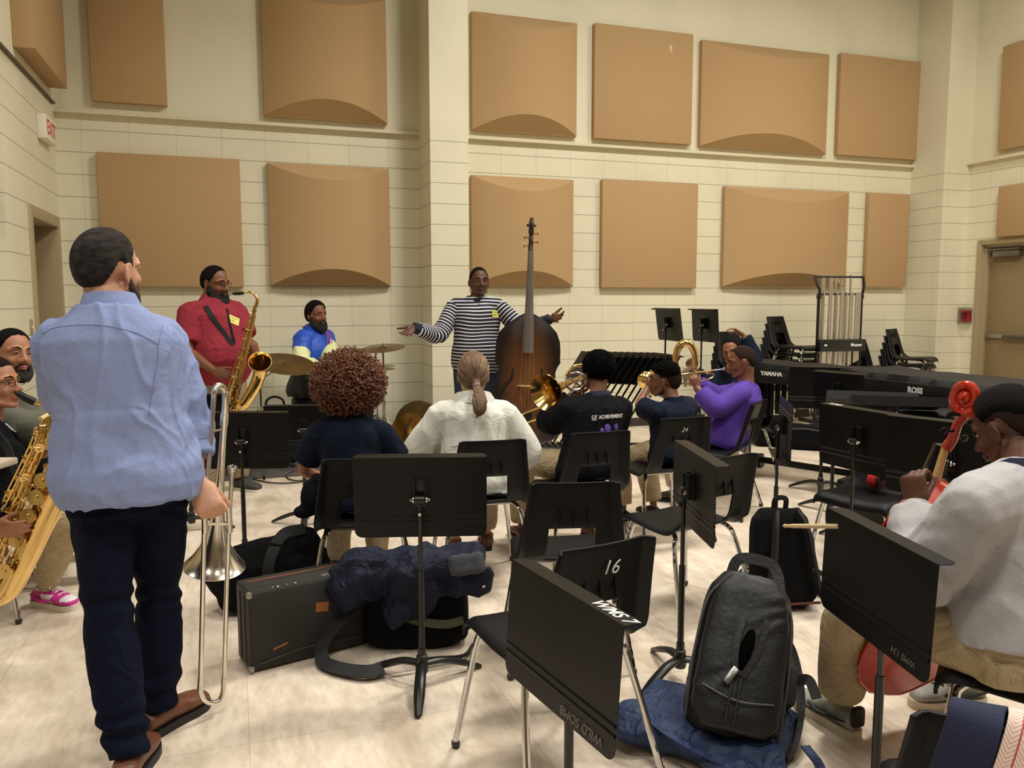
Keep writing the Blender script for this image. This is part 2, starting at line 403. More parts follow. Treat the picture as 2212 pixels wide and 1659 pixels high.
# ------------------------------------------------------------------ acoustic panels
pan_m = mat('panel_cloth', (188, 155, 112), .95, bump=.25, bscale=900, var=.25, vscale=300, rgb2=(172, 140, 99))
WPX = {}
def flat_panel(x0, x1, z0, z1, label, th=.075, y=YB):
    mb = MB(); mb.box(((x0 + x1) / 2, y - th / 2 - .0005, (z0 + z1) / 2), (x1 - x0, th, z1 - z0), r=.008)
    o = mb.build('acoustic_panel', pan_m); tag(o, label, 'acoustic panel', 'tan fabric acoustic panels on the walls'); return center(o)
def bulged_panel(x0, x1, z0, z1, label, dm=.17, y=YB):
    mb = MB(); mb.box(((x0 + x1) / 2, y - .03, (z0 + z1) / 2), (x1 - x0, .058, z1 - z0), r=.004)
    n = 28; xs = [x0 + .004 + (x1 - x0 - .008) * i / n for i in range(n + 1)]; k = .95
    dp = [dm * (1 - (2 * i / n - 1) ** 2) + .004 for i in range(n + 1)]
    yb = y - .0585; vs = []; fs = []
    for x, d in zip(xs, dp): vs += [(x, yb, z1 - .004), (x, yb - d, z1 - k * d), (x, yb - d, z0 + k * d), (x, yb, z0 + .004)]
    for i in range(n):
        a = i * 4; b = a + 4
        for q in range(3): fs.append((a + q, a + q + 1, b + q + 1, b + q))
    fs += [(0, 3, 2, 1), (n * 4, n * 4 + 1, n * 4 + 2, n * 4 + 3)]
    mb.add(vs, fs)
    o = mb.build('curved_acoustic_panel', pan_m, sharp=22); tag(o, label, 'acoustic panel', 'tan fabric acoustic panels on the walls'); return center(o)
flat_panel(-1.15, .10, 1.615, 2.845, 'flat square tan acoustic panel behind the saxophone player, lower row')
bulged_panel(.355, 1.555, 1.63, 2.83, 'curved tan acoustic panel above the drummer, left of the pillar, lower row')
bulged_panel(2.435, 3.615, 1.635, 2.81, 'curved tan acoustic panel directly behind the double bass, lower row')
flat_panel(3.96, 5.19, 1.625, 2.833, 'flat square tan acoustic panel second right of the pillar, lower row')
bulged_panel(5.56, 7.37, 1.645, 2.828, 'wide curved tan acoustic panel left of the chimes, lower row')
flat_panel(7.675, 8.325, 1.648, 2.84, 'narrow flat tan acoustic panel right above the chimes, lower row')
flat_panel(-1.16, -.528, 3.30, 4.62, 'narrow flat tan acoustic panel at top left, above the ledge')
bulged_panel(.34, 1.55, 3.272, 4.49, 'curved tan acoustic panel at the top, left of the pillar')
bulged_panel(2.447, 3.645, 3.275, 4.483, 'curved tan acoustic panel at the top, just right of the pillar')
flat_panel(3.848, 5.084, 3.275, 4.508, 'flat square tan acoustic panel with a small scar near its top edge')
bulged_panel(5.205, 6.99, 3.27, 4.466, 'wide curved tan acoustic panel in the upper row')
flat_panel(7.155, 8.41, 3.278, 4.50, 'flat tan acoustic panel at the right end of the upper row')
def side_panel(y0, y1, z0, z1, X, s, th, label):
    mb = MB(); mb.box((X + s * (th / 2 + .0005), (y0 + y1) / 2, (z0 + z1) / 2), (th, y1 - y0, z1 - z0), r=.008)
    o = mb.build('acoustic_panel', pan_m); tag(o, label, 'acoustic panel', 'tan fabric acoustic panels on the walls'); return center(o)
side_panel(6.4, 7.58, 3.262, 4.473, XR, -1, .075, 'tan acoustic panel on the right side wall above the ledge')
side_panel(6.3, 7.53, 2.235, 2.83, XR, -1, .075, 'tan acoustic panel on the right wall just above the door')
side_panel(7.12, 8.36, 3.36, 4.6, XL, 1, .15, 'thick tan acoustic panel on the left side wall at the top corner')
o = flat_panel(4.0, 4.01, 1, 1.01, 'x'); bpy.data.objects.remove(o)
mb = MB(); mb.ell((4.79, YB - .0765, 4.33), (.02, .003, .03), n=10); mb.ell((4.80, YB - .0765, 4.29), (.009, .003, .02), n=8)
sc = mb.build('scar', mat('scar', (225, 200, 150), .9), None)
for q in bpy.data.objects:
    if q.get('label', '').endswith('small scar near its top edge'): sc.data.transform(Matrix.Translation(-q.location)); sc.parent = q

# ------------------------------------------------------------------ exit sign, switch, pull station, wall box
wh = mat('white_plastic', (238, 232, 215), .4)
red = mat('sign_red', (205, 40, 45), .5)
s = thing('exit_sign', 'white exit sign with red letters high on the left wall', 'exit sign', (XL, 7.99, 2.82))
mb = MB(); mb.box((.036, 0, .105), (.07, .42, .2), r=.006); mb.build('housing', wh, s)
text('EXIT', .17, basis(Vector((XL + .0715, 7.99, 2.925)), (0, 1, 0), (0, 0, 1)), red, s, bold=.003)
s = thing('fire_alarm_pull', 'red fire alarm pull station under a clear cover beside the right door', 'fire alarm', (XR - .0005, 7.93, 1.18))
mb = MB(); mb.box((-.02, 0, .1), (.035, .105, .14), r=.006, mi=0); mb.box((-.045, 0, .155), (.03, .12, .02), r=.004, mi=0); mb.box((-.042, 0, .1), (.012, .05, .07), r=.003, mi=1)
mb.build('pull_box', [mat('alarm_red', (170, 25, 40), .35), mat('alarm_dark', (90, 15, 25), .4)], s)
gl = bpy.data.materials.new('clear_cover'); gl.use_nodes = True; b = gl.node_tree.nodes['Principled BSDF']; b.inputs['Transmission Weight'].default_value = 1; b.inputs['Roughness'].default_value = .05; b.inputs['Base Color'].default_value = (.97, .95, .92, 1); b.inputs['IOR'].default_value = 1.1
mb = MB(); mb.box((-.045, 0, .105), (.085, .15, .215), r=.01); mb.build('cover', gl, s)
s = thing('light_switch', 'small metal switch plate on the left wall by the doorway', 'switch', (XL + .0005, 7.16, 1.22))
mb = MB(); mb.box((.004, 0, .06), (.007, .075, .12), r=.002); mb.build('plate', mat('switch_plate', (168, 158, 132), .4, .3), s)
mb = MB(); mb.box((.01, 0, .06), (.012, .01, .022), r=.002); mb.build('toggle', wh, s)
mb = MB(); mb.box((-2.2, YL - .06, 2.16), (1.26, .11, .20), r=.01)
o = mb.build('wall_box', mat('box_black', (22, 22, 24), .4)); tag(o, 'black box mounted high on the wall at the far left edge', 'wall box'); center(o)
# dark carpet under drums and bass
mb = MB(); mb.box((1.35, 7.75, .006), (3.5, 1.5, .011), r=.003)
o = mb.build('rug', mat('carpet_grey', (92, 90, 88), 1.0, bump=.6, bscale=400, var=.5, vscale=200, rgb2=(70, 68, 66))); tag(o, 'dark grey rug under the drum kit in the corner', 'rug'); center(o)
# ================================================================== CHAIRS
blk = mat('chair_shell_black', (11, 11, 13), .40, bump=.25, bscale=500, var=.3, vscale=300, rgb2=(19, 19, 21), spec=.22)
chrome = mat('chrome', (205, 205, 206), .07, 1.0)
satin = mat('satin_steel', (170, 168, 165), .3, 1.0)
capm = mat('glide_dark', (60, 56, 52), .4, .4)
white_ink = mat('white_marker', (225, 225, 220), .6)
faint_ink = mat('faint_marker', (120, 118, 112), .7)
bl_m = mat('stand_black', (13, 12, 12), .40, var=.3, vscale=20, rgb2=(9, 9, 9), spec=.22)
blk_cast = mat('cast_black', (20, 20, 21), .35)

def shell_mesh():
    prof = spl([(.215, .405), (.21, .432), (.17, .452), (.06, .447), (-.06, .440), (-.135, .447), (-.178, .49), (-.20, .56), (-.222, .64), (-.245, .72), (-.262, .775), (-.262, .79)], 4)
    n = len(prof); U = 26; vs = []
    s = [0]
    for i in range(1, n): s.append(s[-1] + math.hypot(prof[i][0] - prof[i - 1][0], prof[i][1] - prof[i - 1][1]))
    def wid(i):
        y, z = prof[i][0], prof[i][1]
        if z < .46: return .205 + .015 * min(1, max(0, (.21 - y) / .2))
        t = (z - .46) / .33; return .22 - .052 * t
    prof = [Vector((p[0], p[1], 0)) for p in prof]
    for i, p in enumerate(prof):
        a = prof[max(i - 1, 0)]; b = prof[min(i + 1, n - 1)]; t = (b - a).normalized(); nr = Vector((t.y, -t.x))   # outward/back
        if nr.y > 0 and p.y < .46: nr = -nr
        w = wid(i); back = 1 if p.y > .47 else 0
        for k in range(U + 1):
            u = -1 + 2 * k / U; e = max(0, abs(u) - .82) / .18
            dep = (.038 if back else .022) * e * e
            dish = -.012 * (1 - u * u) if not back else .02 * (1 - u * u)
            off = Vector((p.x, p.y, 0))
            if back: off += Vector((-1, 0, 0)) * (dep + dish)
            else: off += Vector((0, -1, 0)) * (dep - dish)
            vs.append(Vector((u * w, off.x, off.y)))
    fs = []
    for i in range(n - 1):
        zc = (prof[i].y + prof[i + 1].y) / 2
        for k in range(U):
            u = -1 + 2 * (k + .5) / U
            if zc > .463 and zc < .605 and prof[i].x < -.15 and abs(u) < .43: continue
            a = i * (U + 1) + k; fs.append((a, a + 1, a + U + 2, a + U + 1))
    me = bpy.data.meshes.new('t'); me.from_pydata([tuple(v) for v in vs], [], fs)
    ob = bpy.data.objects.new('t', me); COL.objects.link(ob)
    m = ob.modifiers.new('s', 'SOLIDIFY'); m.thickness = .011; m.offset = 0
    m = ob.modifiers.new('b', 'BEVEL'); m.width = .0025; m.segments = 1; m.limit_method = 'ANGLE'
    dg = bpy.context.evaluated_depsgraph_get(); dg.update(); out = bpy.data.meshes.new_from_object(ob.evaluated_get(dg)); bpy.data.objects.remove(ob)
    bm = bmesh.new(); bm.from_mesh(out)   # loose unused verts out
    bmesh.ops.delete(bm, geom=[v for v in bm.verts if not v.link_faces], context='VERTS'); bm.to_mesh(out); bm.free()
    return out
def make_chair(label):
    t = thing('stacking_chair', label, 'chair', (0, 0, 0), 0, 'black plastic chairs with chrome legs')
    fobj('seat_shell', shell_mesh(), blk, t, world=False)
    mb = MB()
    for k in (-1, 0, 1):          # moulded ribs on the back of the shell
        mb.box((k * .055, -.253, .675), (.006, .012, .13), Matrix.Rotation(R_(-7), 3, 'X'), r=.002)
    mb.box((0, -.222, .6), (.20, .014, .012), r=.003)
    mb.build('rib', blk, t)
    for sx in (-1, 1):
        fx = .24 * sx
        for fr in (1, -1):
            top = Vector((.145 * sx, .10 * fr + .01, .432))
            if fr > 0: P = [(.145 * sx, 0.0, .425), (.150 * sx, .10, .424), (.165 * sx, .155, .405), (.185 * sx, .172, .34), (.235 * sx, .215, .022)]
            else: P = [(.145 * sx, 0.0, .425), (.155 * sx, -.09, .422), (.175 * sx, -.135, .40), (.195 * sx, -.155, .34), (.245 * sx, -.255, .022)]
            mb = MB(); mb.tube(spl(P, 5), .0115, n=10); l = mb.build('leg', chrome, t)
            mb = MB(); q = P[-1]; mb.lathe([(.006, .028), (.014, .024), (.0155, .012), (.012, 0)], (q[0], q[1], 0), n=10); mb.build('glide', capm, l)
    mb = MB()
    for y in (.08, -.08): mb.tube([(-.15, y, .418), (.15, y, .418)], .010, n=8)
    mb.build('cross_bar', satin, t)
    return t
chair0 = make_chair('x')
CH_USED = [False]
def chair(pos, a, label, z=0.0, num=None, tilt=0):
    if CH_USED[0]: o = dup(chair0, (pos.x, pos.y, z), hd(a), label)
    else: o = chair0; o.location = (pos.x, pos.y, z); o.rotation_euler = (0, 0, hd(a)); o['label'] = label; CH_USED[0] = True
    if num: NUMS.append((o, num))
    return o
NUMS = []
def SEAT(px, py, z=.45): return FL(px, py, z)
chair(C(785, 1118, 3.9), 10, 'black chair under the curly-haired child, behind the trombone case')
chair(C(1037, 1069, 4.35), 15, 'black chair under the woman in the white fleece jacket')
chair(C(1247, 1045, 4.6), 20, 'black chair under the child in the ACHIEVEMENT sweatshirt')
chair(C(1425, 1005, 5.12), 20, 'black chair numbered 24 under the child with round glasses', num='24')
chair(C(1549, 966, 5.75), 58, 'black chair under the child in the purple sweatshirt')
chair(C(1475, 1118, 3.9), 32, 'empty black chair behind the edge-turned music stand in the middle')
chair(C(1217, 1177, 3.42), 5, 'empty black chair directly behind the chair numbered 16')
chair(C(1190, 1345, 2.6), 31, 'empty black chair numbered 16 in the foreground', num='16')
chair(C(1880, 1065, 4.38), 128, 'empty black chair with red headphones lying on its seat')
chair(C(2218, 1445, 2.33), 58, 'black chair under the child playing the red cello')
chair(C(2150, 1812, 1.60), -25, 'black chair in the bottom right corner with a woven strap over its back')
chair(C(-60, 1130, 3.85), -70, 'black chair under the child with the baritone saxophone')
chair(C(-40, 1060, 4.5), -60, 'black chair under the bearded man at the far left')
# stacks against the back wall: every chair in a stack is a chair
def stack(x, y, rz, n, label, z0=0.0):
    for k in range(n):
        o = dup(chair0, (x - math.sin(rz) * .018 * k, y + math.cos(rz) * .018 * k, z0 + .083 * k), rz, label % ('topmost' if k == n - 1 else 'lowest' if k == 0 else 'number %d from the bottom' % (k + 1)))
        o['group'] = 'stacked black chairs by the back wall'
q = atY(1702, 745, 8.1); stack(q.x, q.y, R_(-158), 7, 'black chair in the stack left of the chimes, %s')
q = atY(1962, 765, 7.95); stack(q.x, q.y, R_(-152), 5, 'black chair in the stack right of the chimes, %s')
q = atY(1600, 770, 7.9); stack(q.x, q.y, R_(-170), 5, 'black chair in the stack behind the boy touching his head, %s')
q = atY(1880, 800, 8.0); stack(q.x, q.y, R_(-178), 3, 'black chair in the low stack just right of the chimes, %s')
for o, num in NUMS:
    M = wmat(o) @ basis((0.02 if num == '16' else .0, -.2795 if num == '16' else -.2795, .715), (1, 0, -.06), (0, -.13, 1))
    text(num, .062 if num == '16' else .04, M, white_ink, o, 'number', shear=.25, depth=.0012, bold=-.0006)

# ================================================================== MUSIC STANDS
def desk_outline(w, h, rb=.03, rt=.004):
    o = []
    def arc(cx, cz, r, a0, a1, n=5):
        for i in range(n + 1): a = R_(a0 + (a1 - a0) * i / n); o.append((cx + r * math.cos(a), cz + r * math.sin(a)))
    arc(w / 2 - rt, h - rt, rt, 0, 90, 2); arc(-w / 2 + rt, h - rt, rt, 90, 180, 2); arc(-w / 2 + rb, rb, rb, 180, 270); arc(w / 2 - rb, rb, rb, 270, 360)
    return o
def music_stand(px, py, D, a, label, tilt=12, base_rot=0.0, shelf_top=True, shelf_away=False, w=.508, h=.318, writing=None, tz=0.0, base=True, holes=False):
    """px,py,D: middle of the desk. Heading a: the way the desk's back (pole side) normal points is -Y local."""
    c = C(px, py, D); rz = hd(a)
    t = thing('music_stand', label, 'music stand', (c.x, c.y, 0), rz, 'black metal music stands')
    zc = c.z; M = Matrix.Translation((0, .035, zc)) @ Matrix.Rotation(R_(tilt), 4, 'X') @ Matrix.Translation((0, 0, -h / 2))
    s = -1 if not shelf_away else 1      # shelf side: +1 = music side (+Y)
    mb = MB(); mb.plate(desk_outline(w, h, *((.03, .004) if shelf_top else (.004, .03))), .0022, M)
    rr = ((.062, .085) if shelf_top else (h - .062, h - .085))
    for z in rr:
        for q in (-1, 1):
            mb.add([M @ Vector(v) for v in ((-w / 2 + .004, q * .0012, z - .006), (w / 2 - .004, q * .0012, z - .006), (w / 2 - .004, q * .0045, z), (-w / 2 + .004, q * .0045, z), (w / 2 - .004, q * .0012, z + .006), (-w / 2 + .004, q * .0012, z + .006))], [(0, 1, 2, 3), (3, 2, 4, 5)])
    d = mb.build('desk', bl_m, t)
    zs = h if shelf_top else 0; ys = 1 if shelf_away else -1
    mb = MB(); dp = .055
    outl = [(-w / 2, 0), (w / 2, 0), (w / 2 - .002, dp - .02), (w / 2 - .02, dp), (-w / 2 + .02, dp), (-w / 2 + .002, dp - .02)]
    mb.add([M @ Vector((x, ys * y, zs + q)) for q in (.001, -.001) for x, y in outl], [tuple(range(6)), tuple(reversed(range(6, 12)))] + [(k, k + 6, (k + 1) % 6 + 6, (k + 1) % 6) for k in range(6)])
    mb.box(M @ Vector((0, ys * dp, zs - .004 * (1 if shelf_top else -1))), (w - .05, .0022, .008), M.to_3x3())
    mb.build('shelf', bl_m, t)
    if holes:
        mb = MB()
        for z in (.10, .165, .215, .27):
            for x in (-.02, .02): mb.lathe([(.0035, 0), (.0035, .0006)], M @ Vector((x, holes * .0014, z)), M.to_3x3() @ Vector((0, holes, 0)), n=8)
        mb.build('rivet_hole', mat('hole_dark', (15, 14, 13), .8), t)
    mb = MB()     # tilt bracket behind the desk: two curved cheeks, spindle, chrome knobs
    for x in (-.02, .02): mb.box(M @ Vector((x, -.018, h / 2 + .02)), (.004, .034, .10), M.to_3x3(), r=.0018)
    mb.box(M @ Vector((0, -.0035, h / 2 + .02)), (.05, .004, .11), M.to_3x3(), r=.001)
    mb.tube([(-.018, 0, zc), (.018, 0, zc)], .017, n=14)
    mb.tube([(0, 0, zc - .065), (0, 0, zc)], .0105, n=12); mb.box((0, -.014, zc - .05), (.018, .012, .016), r=.003)
    mb.build('bracket', blk_cast, t)
    mb = MB()
    for x in (-1, 1): mb.lathe([(.008, .02), (.0125, .022), (.0125, .028), (.006, .031), (.004, .038)], (0, 0, zc), (x, 0, 0), n=12)
    mb.lathe([(.006, 0), (.006, .006)], (0, -.022, zc - .05), (0, -1, 0), n=8)
    mb.build('knob', chrome, t)
    mb = MB(); mb.tube([(0, 0, zc - .06), (0, 0, .42)], .0085, n=12); mb.build('inner_pole', mat('pole_grey', (70, 68, 66), .25, .9), t)
    mb = MB(); mb.tube([(0, 0, min(.46, zc - .12)), (0, 0, .10)], .0125, n=14); mb.lathe([(.0125, .0), (.0165, .0), (.0165, -.05), (.013, -.05)], (0, 0, .15), n=14); mb.build('outer_pole', blk_cast, t)
    mb = MB(); mb.lathe([(.012, .125), (.021, .118), (.026, .07), (.022, .05), (.01, .045)], n=16); mb.build('hub', blk_cast, t)
    for k in range(3):
        q = R_(base_rot + k * 120) - a * 0
        dx, dy = math.cos(q), math.sin(q)
        P = spl([(dx * .01, dy * .01, .085), (dx * .09, dy * .09, .078), (dx * .18, dy * .18, .045), (dx * .255, dy * .255, .012)], 4)
        mb = MB(); mb.tube(P, [.020, .021, .021, .014], n=12, flat=.62, round_=True)
        for i, v in enumerate(mb.v): v.z = max(v.z, .0005)
        mb.build('base_leg', blk_cast, t)
    if writing:
        for (s_, x, z, sz, rot, face) in writing:
            if face == 'shelf': B = M @ basis((x, ys * z, zs + .0016), (rot, 0, 0), (0, -ys * 0 + rot, 0))
            else: B = M @ basis((x, face * .0052, z), (rot * -face, 0, 0), (0, 0, rot))
            text(s_, sz, wmat(t) @ B, white_ink if face == 'shelf' else faint_ink, t, 'writing', shear=.2, depth=.0003, bold=.0008 if face == 'shelf' else -.0004)
    return t
music_stand(907, 1080, 3.08, 3, 'black music stand in the front centre, desk facing the camera squarely', tilt=6, base_rot=-90, shelf_away=True)
music_stand(1230, 1400, 2.06, 118, 'nearest black music stand with WMS written in white on its shelf', tilt=4, base_rot=40, holes=1, w=.53,
            writing=[('WMS 7', -.18, .028, .05, -1, 'shelf'), ('WILD SOMB', -.13, .028, .034, -1, 1)])
music_stand(1910, 1267, 2.2, 96, 'black music stand in front of the cello player', tilt=2, base_rot=20, w=.54, h=.30, writing=[('WMS 134', -.17, .03, .026, -1, 1)])
music_stand(1477, 1061, 3.12, -86, 'black music stand turned edge-on in the middle, round silver knob showing', tilt=0, base_rot=70, shelf_away=True, w=.55, h=.30)
music_stand(521, 955, 4.5, 2, 'black music stand right behind the trombone slide', tilt=4, base_rot=170, shelf_away=True)
music_stand(655, 930, 5.3, 6, 'black music stand between the saxophone player and the curly-haired child', tilt=3, base_rot=-86, shelf_away=True)
music_stand(1845, 954, 3.85, -68, 'black music stand left of the cello scroll', tilt=3, base_rot=60, shelf_away=True, w=.53, h=.30, writing=[('WMS', -.19, .03, .035, 1, 'shelf')])
music_stand(2042, 1000, 3.2, -50, 'black music stand behind the cello neck', tilt=3, base_rot=60, shelf_away=True)
music_stand(1681, 925, 4.45, -101, 'black music stand seen from its edge on a tall thin pole', tilt=0, base_rot=190, shelf_top=False, shelf_away=False)
music_stand(1780, 838, 6.2, 160, 'black music stand in front of the covered marimba', tilt=-3, base_rot=90)
music_stand(1805, 848, 5.6, -56, 'small tilted black music stand with a silver knob among the marimbas', tilt=10, base_rot=60, w=.40, h=.27, shelf_away=True)
music_stand(1880, 868, 5.0, -20, 'black music stand with its desk folded almost flat, before the right marimba', tilt=62, base_rot=60)
music_stand(1935, 872, 4.6, -14, 'second flat-lying music stand desk before the right marimba', tilt=70, base_rot=30)
music_stand(1438, 701, 7.85, -73, 'tall black music stand by the back wall, left one of the pair', tilt=8, base_rot=0)
music_stand(1516, 703, 7.85, -74, 'tall black music stand by the back wall, right one of the pair', tilt=4, base_rot=0)
music_stand(405, 905, 5.2, 10, 'black music stand partly hidden behind the man in the blue shirt', tilt=4, base_rot=0)
# rolling rack full of nested music stands
pos = [(1262 + 14.5 * i, 792 - 1.2 * i, 7.6 - .02 * i) for i in range(12)]
def rack_stand(c, rz, tilt, label):
    t = thing('folded_music_stand', label, 'music stand', (c.x, c.y, 0), rz, 'music stands nested on the rolling rack')
    M = Matrix.Translation((0, 0, c.z)) @ Matrix.Rotation(R_(tilt), 4, 'X') @ Matrix.Translation((0, 0, -.16))
    mb = MB(); mb.plate(desk_outline(.508, .318), .0022, M); mb.box(M @ Vector((0, .016, .318)), (.508, .03, .0022), M.to_3x3()); mb.build('desk', bl_m, t)
    zl = -(c.z - .16 * math.cos(R_(tilt)) - .17) / math.cos(R_(tilt))
    mb = MB(); mb.tube([M @ Vector((0, .016, .22)), M @ Vector((0, .016, zl))], .010, n=8); mb.build('pole', blk_cast, t)
    mb = MB()
    for k in range(3):
        mb.tube([M @ Vector((0, .016, zl + .008 * k)), M @ Vector(((-.2, .2, .02)[k], (.016, .016, .0)[k], zl + .008 * k))], .007, n=6)
    mb.build('base_leg', blk_cast, t)
    return t
rt_ = hd(-70)
first = None
for i, (x, y, D) in enumerate(pos):
    c = C(x, y, D); lb = ('leftmost', 'second', 'third', 'fourth', 'fifth', 'sixth', 'seventh', 'eighth', 'ninth', 'tenth', 'eleventh', 'rightmost')[i]
    lb = 'folded black music stand leaning in the storage rack, %s from the left' % lb if 0 < i < 11 else 'folded black music stand leaning in the storage rack, %s of the row' % lb
    if first is None: first = rack_stand(c, rt_, -34, lb)
    else: dup(first, (c.x, c.y, 0), rt_, lb)
c = C(1290, 905, 7.6)
t = thing('stand_rack', 'low black rolling rack that holds the folded music stands', 'rack', (c.x, c.y, 0), YAW)
mb = MB()
for y in (-.28, .3): mb.box((0, y, .08), (1.3, .04, .04), r=.006)
for x in (-.65, .65): mb.box((x, 0, .08), (.04, .62, .04), r=.006)
mb.build('rack_frame', blk_cast, t)
for x in (-.7, .7):
    for y in (-.26, .28): mb = MB(); mb.tube([(x - .015, y, .03), (x + .015, y, .03)], .03, n=14); mb.build('caster', blk_cast, t)

# ================================================================== CHIMES
c0 = atY(1812, 720, 7.75)
t = thing('orchestral_chimes', 'set of silver tubular chimes in a black frame by the back wall', 'chimes', (c0.x, 7.75, 0), R_(-6))
s = .0; W2 = .28
mb = MB()
for x in (-W2, W2): mb.tube([(x, 0, .08), (x, 0, 1.52)], .018, n=10); mb.box((x, 0, .06), (.05, .6, .05), r=.01); mb.tube(spl([(x * 1.0, 0, 1.52), (x * 1.02, -.02, 1.6), (x * 1.1, .0, 1.66), (x * 1.13, .04, 1.76)], 4), .016, n=8); mb.ell((x, 0, 1.52), (.028, .028, .045), n=10)
mb.tube([(-W2 * 1.13, .04, 1.75), (W2 * 1.13, .04, 1.75)], .012, n=8); mb.tube([(-W2, -.03, 1.55), (W2, -.03, 1.55)], .011, n=8)
mb.box((0, 0, .5), (.56, .05, .04)); mb.box((0, 0, .1), (.56, .05, .05))
mb.build('chime_frame', blk_cast, t)
mb = MB(); mb.box((0, -.05, .96), (.60, .09, .14), r=.01); rail = mb.build('damper_box', blk_cast, t)
text('Musser', .05, wmat(t) @ basis((.17, -.0965, .965), (1, 0, 0), (0, 0, 1)), white_ink, rail, 'lettering', bold=.0015)
mb = MB(); mb.box((-.23, -.0965, .965), (.035, .002, .02)); mb.build('badge', white_ink, rail)
for i in range(20):
    x = -.235 + .47 * i / 19; hi = i % 7 in (1, 3, 5, 0) and i % 2 == 1 or i in (1, 6)
    z1 = 1.765 if (i in (1, 2, 5, 6, 8, 11, 13, 16)) else 1.56; yy = .045 if z1 > 1.7 else -.035
    mb = MB(); mb.tube([(x, yy, z1), (x, yy, .55 + .012 * i)], .0125, n=12); mb.lathe([(.0135, 0), (.0135, .012)], (x, yy, z1 - .002), n=12); mb.build('chime_tube', mat('tube_nickel', (228, 222, 212), .34, 1), t)

# ================================================================== COVERED MALLET INSTRUMENTS
cov_m = mat('cover_black', (9, 10, 12), .62, bump=.4, bscale=35, var=.3, spec=.3)
panel_m = mat('panel_black', (10, 10, 12), .5, spec=.3)
def marimba(c, rz, L, z, wl, wr, label, text_s, tx, ends=True):
    t = thing('covered_marimba', label, 'marimba', (c.x, c.y, 0), rz, 'mallet instruments under black covers')
    nx, ny = 40, 12; vs = []; fs = []
    for i in range(nx + 1):
        u = i / nx; x = (u - .5) * L; w = wl + (wr - wl) * u
        for j in range(ny + 1):
            v = j / ny; s_ = (v - .5) * 2
            drop = max(0, abs(s_) - .72) / .28
            y = min(1, abs(s_) / .75) * w / 2 * (1 if s_ > 0 else -1)
            zz = z - .16 * drop + .012 * noise.noise(Vector((x * 4, y * 6, 3))) + .018 * noise.noise(Vector((x * 1.7, y * 2, 9))) - .012 * math.sin(u * PI) * (1 - drop)
            y += .012 * drop * math.sin(x * 17 + 2 * noise.noise(Vector((x * 3, 0, 0))) * 4)
            vs.append(Vector((x, y, zz)))
    for i in range(nx):
        for j in range(ny): a = i * (ny + 1) + j; fs.append((a, a + ny + 1, a + ny + 2, a + 1))
    nv = len(vs); vs2 = [v - Vector((0, 0, .004)) for v in vs]; fs2 = [tuple(reversed([k + nv for k in f])) for f in fs]
    mb = MB(); mb.add(vs + vs2, fs + fs2); mb.build('cover', cov_m, t, sharp=60)
    mb = MB()
    for i, x in enumerate((-L / 2, L / 2)):
        w = wl if i == 0 else wr
        mb.box((x, 0, z - .07), (.03, w + .04, .13), r=.008); mb.box((x, 0, .45), (.04, .06, .75), r=.008); mb.box((x, 0, .10), (.05, w, .05), r=.01)
    mb.box((0, 0, .12), (L, .04, .05), r=.006)
    mb.build('end_frame', panel_m, t)
    mb = MB()
    for i in range(16):
        x = -L / 2 + .06 + (L - .12) * i / 15
        mb.tube([(x, -wl * .28, z - .08), (x, -wl * .28, z - .2 - .32 * (1 - i / 16))], .02, n=8)
    mb.build('resonator', mat('resonator_dark', (40, 40, 42), .3, .8), t)
    mb = MB(); mb.box((0, -max(wl, wr) / 2 * .86, z - .10), (L - .05, .02, .12), r=.003); rail = mb.build('front_rail', panel_m, t)
    for x, s_, sz in text_s: text(s_, sz, wmat(t) @ basis((x, -max(wl, wr) / 2 * 1.06 , z - .075), (1, 0, 0), (0, 0, 1)), white_ink, rail, 'lettering', bold=.002)
    for i, x in enumerate((-L / 2, L / 2)):
        w = wl if i == 0 else wr
        for y in (-w / 2, w / 2): mb = MB(); mb.tube([(x - .02, y * .9, .04), (x + .02, y * .9, .04)], .04, n=14); mb.build('caster', blk_cast, t)
    return t
a = C(1620, 790, 7.0); b = C(1862, 800, 6.3); m_ = (a + b) / 2
marimba(m_, math.atan2(b.y - a.y, b.x - a.x), (b - a).xy.length, .97, .5, .62, 'covered mallet instrument behind the purple sweatshirt, YAMAHA lettering', [(-.10, 'YAMAHA', .045)], 0)
a = C(1885, 800, 6.0); b = C(2450, 880, 4.3); m_ = (a + b) / 2
marimba(m_, math.atan2(b.y - a.y, b.x - a.x), (b - a).xy.length, .99, .55, .8, 'long covered mallet instrument at the right with ROSS lettering', [(-.74, 'ROSS', .045), (-.12, 'ROSS', .05)], 0)
# dark flight-case like cabinet and keyboard body under the covers
a = C(1900, 850, 5.15); b = C(2160, 880, 4.45); m_ = (a + b) / 2
t = thing('equipment_cabinet', 'large black cabinet standing before the ROSS marimba', 'cabinet', (m_.x, m_.y, 0), math.atan2(b.y - a.y, b.x - a.x))
mb = MB(); mb.box((0, 0, .44), ((b - a).xy.length, .42, .80), r=.012); mb.build('body', panel_m, t)
mb = MB(); mb.box((0, -.215, .70), ((b - a).xy.length - .02, .012, .012)); mb.box((0, -.215, .78), ((b - a).xy.length - .02, .012, .012)); mb.build('edge_trim', mat('trim_dark_grey', (70, 70, 72), .4, .6), t)
for x in (-.5, .5):
    for y in (-.15, .15): mb = MB(); mb.tube([(x - .015, y, .03), (x + .015, y, .03)], .03, n=12); mb.build('caster', blk_cast, t)
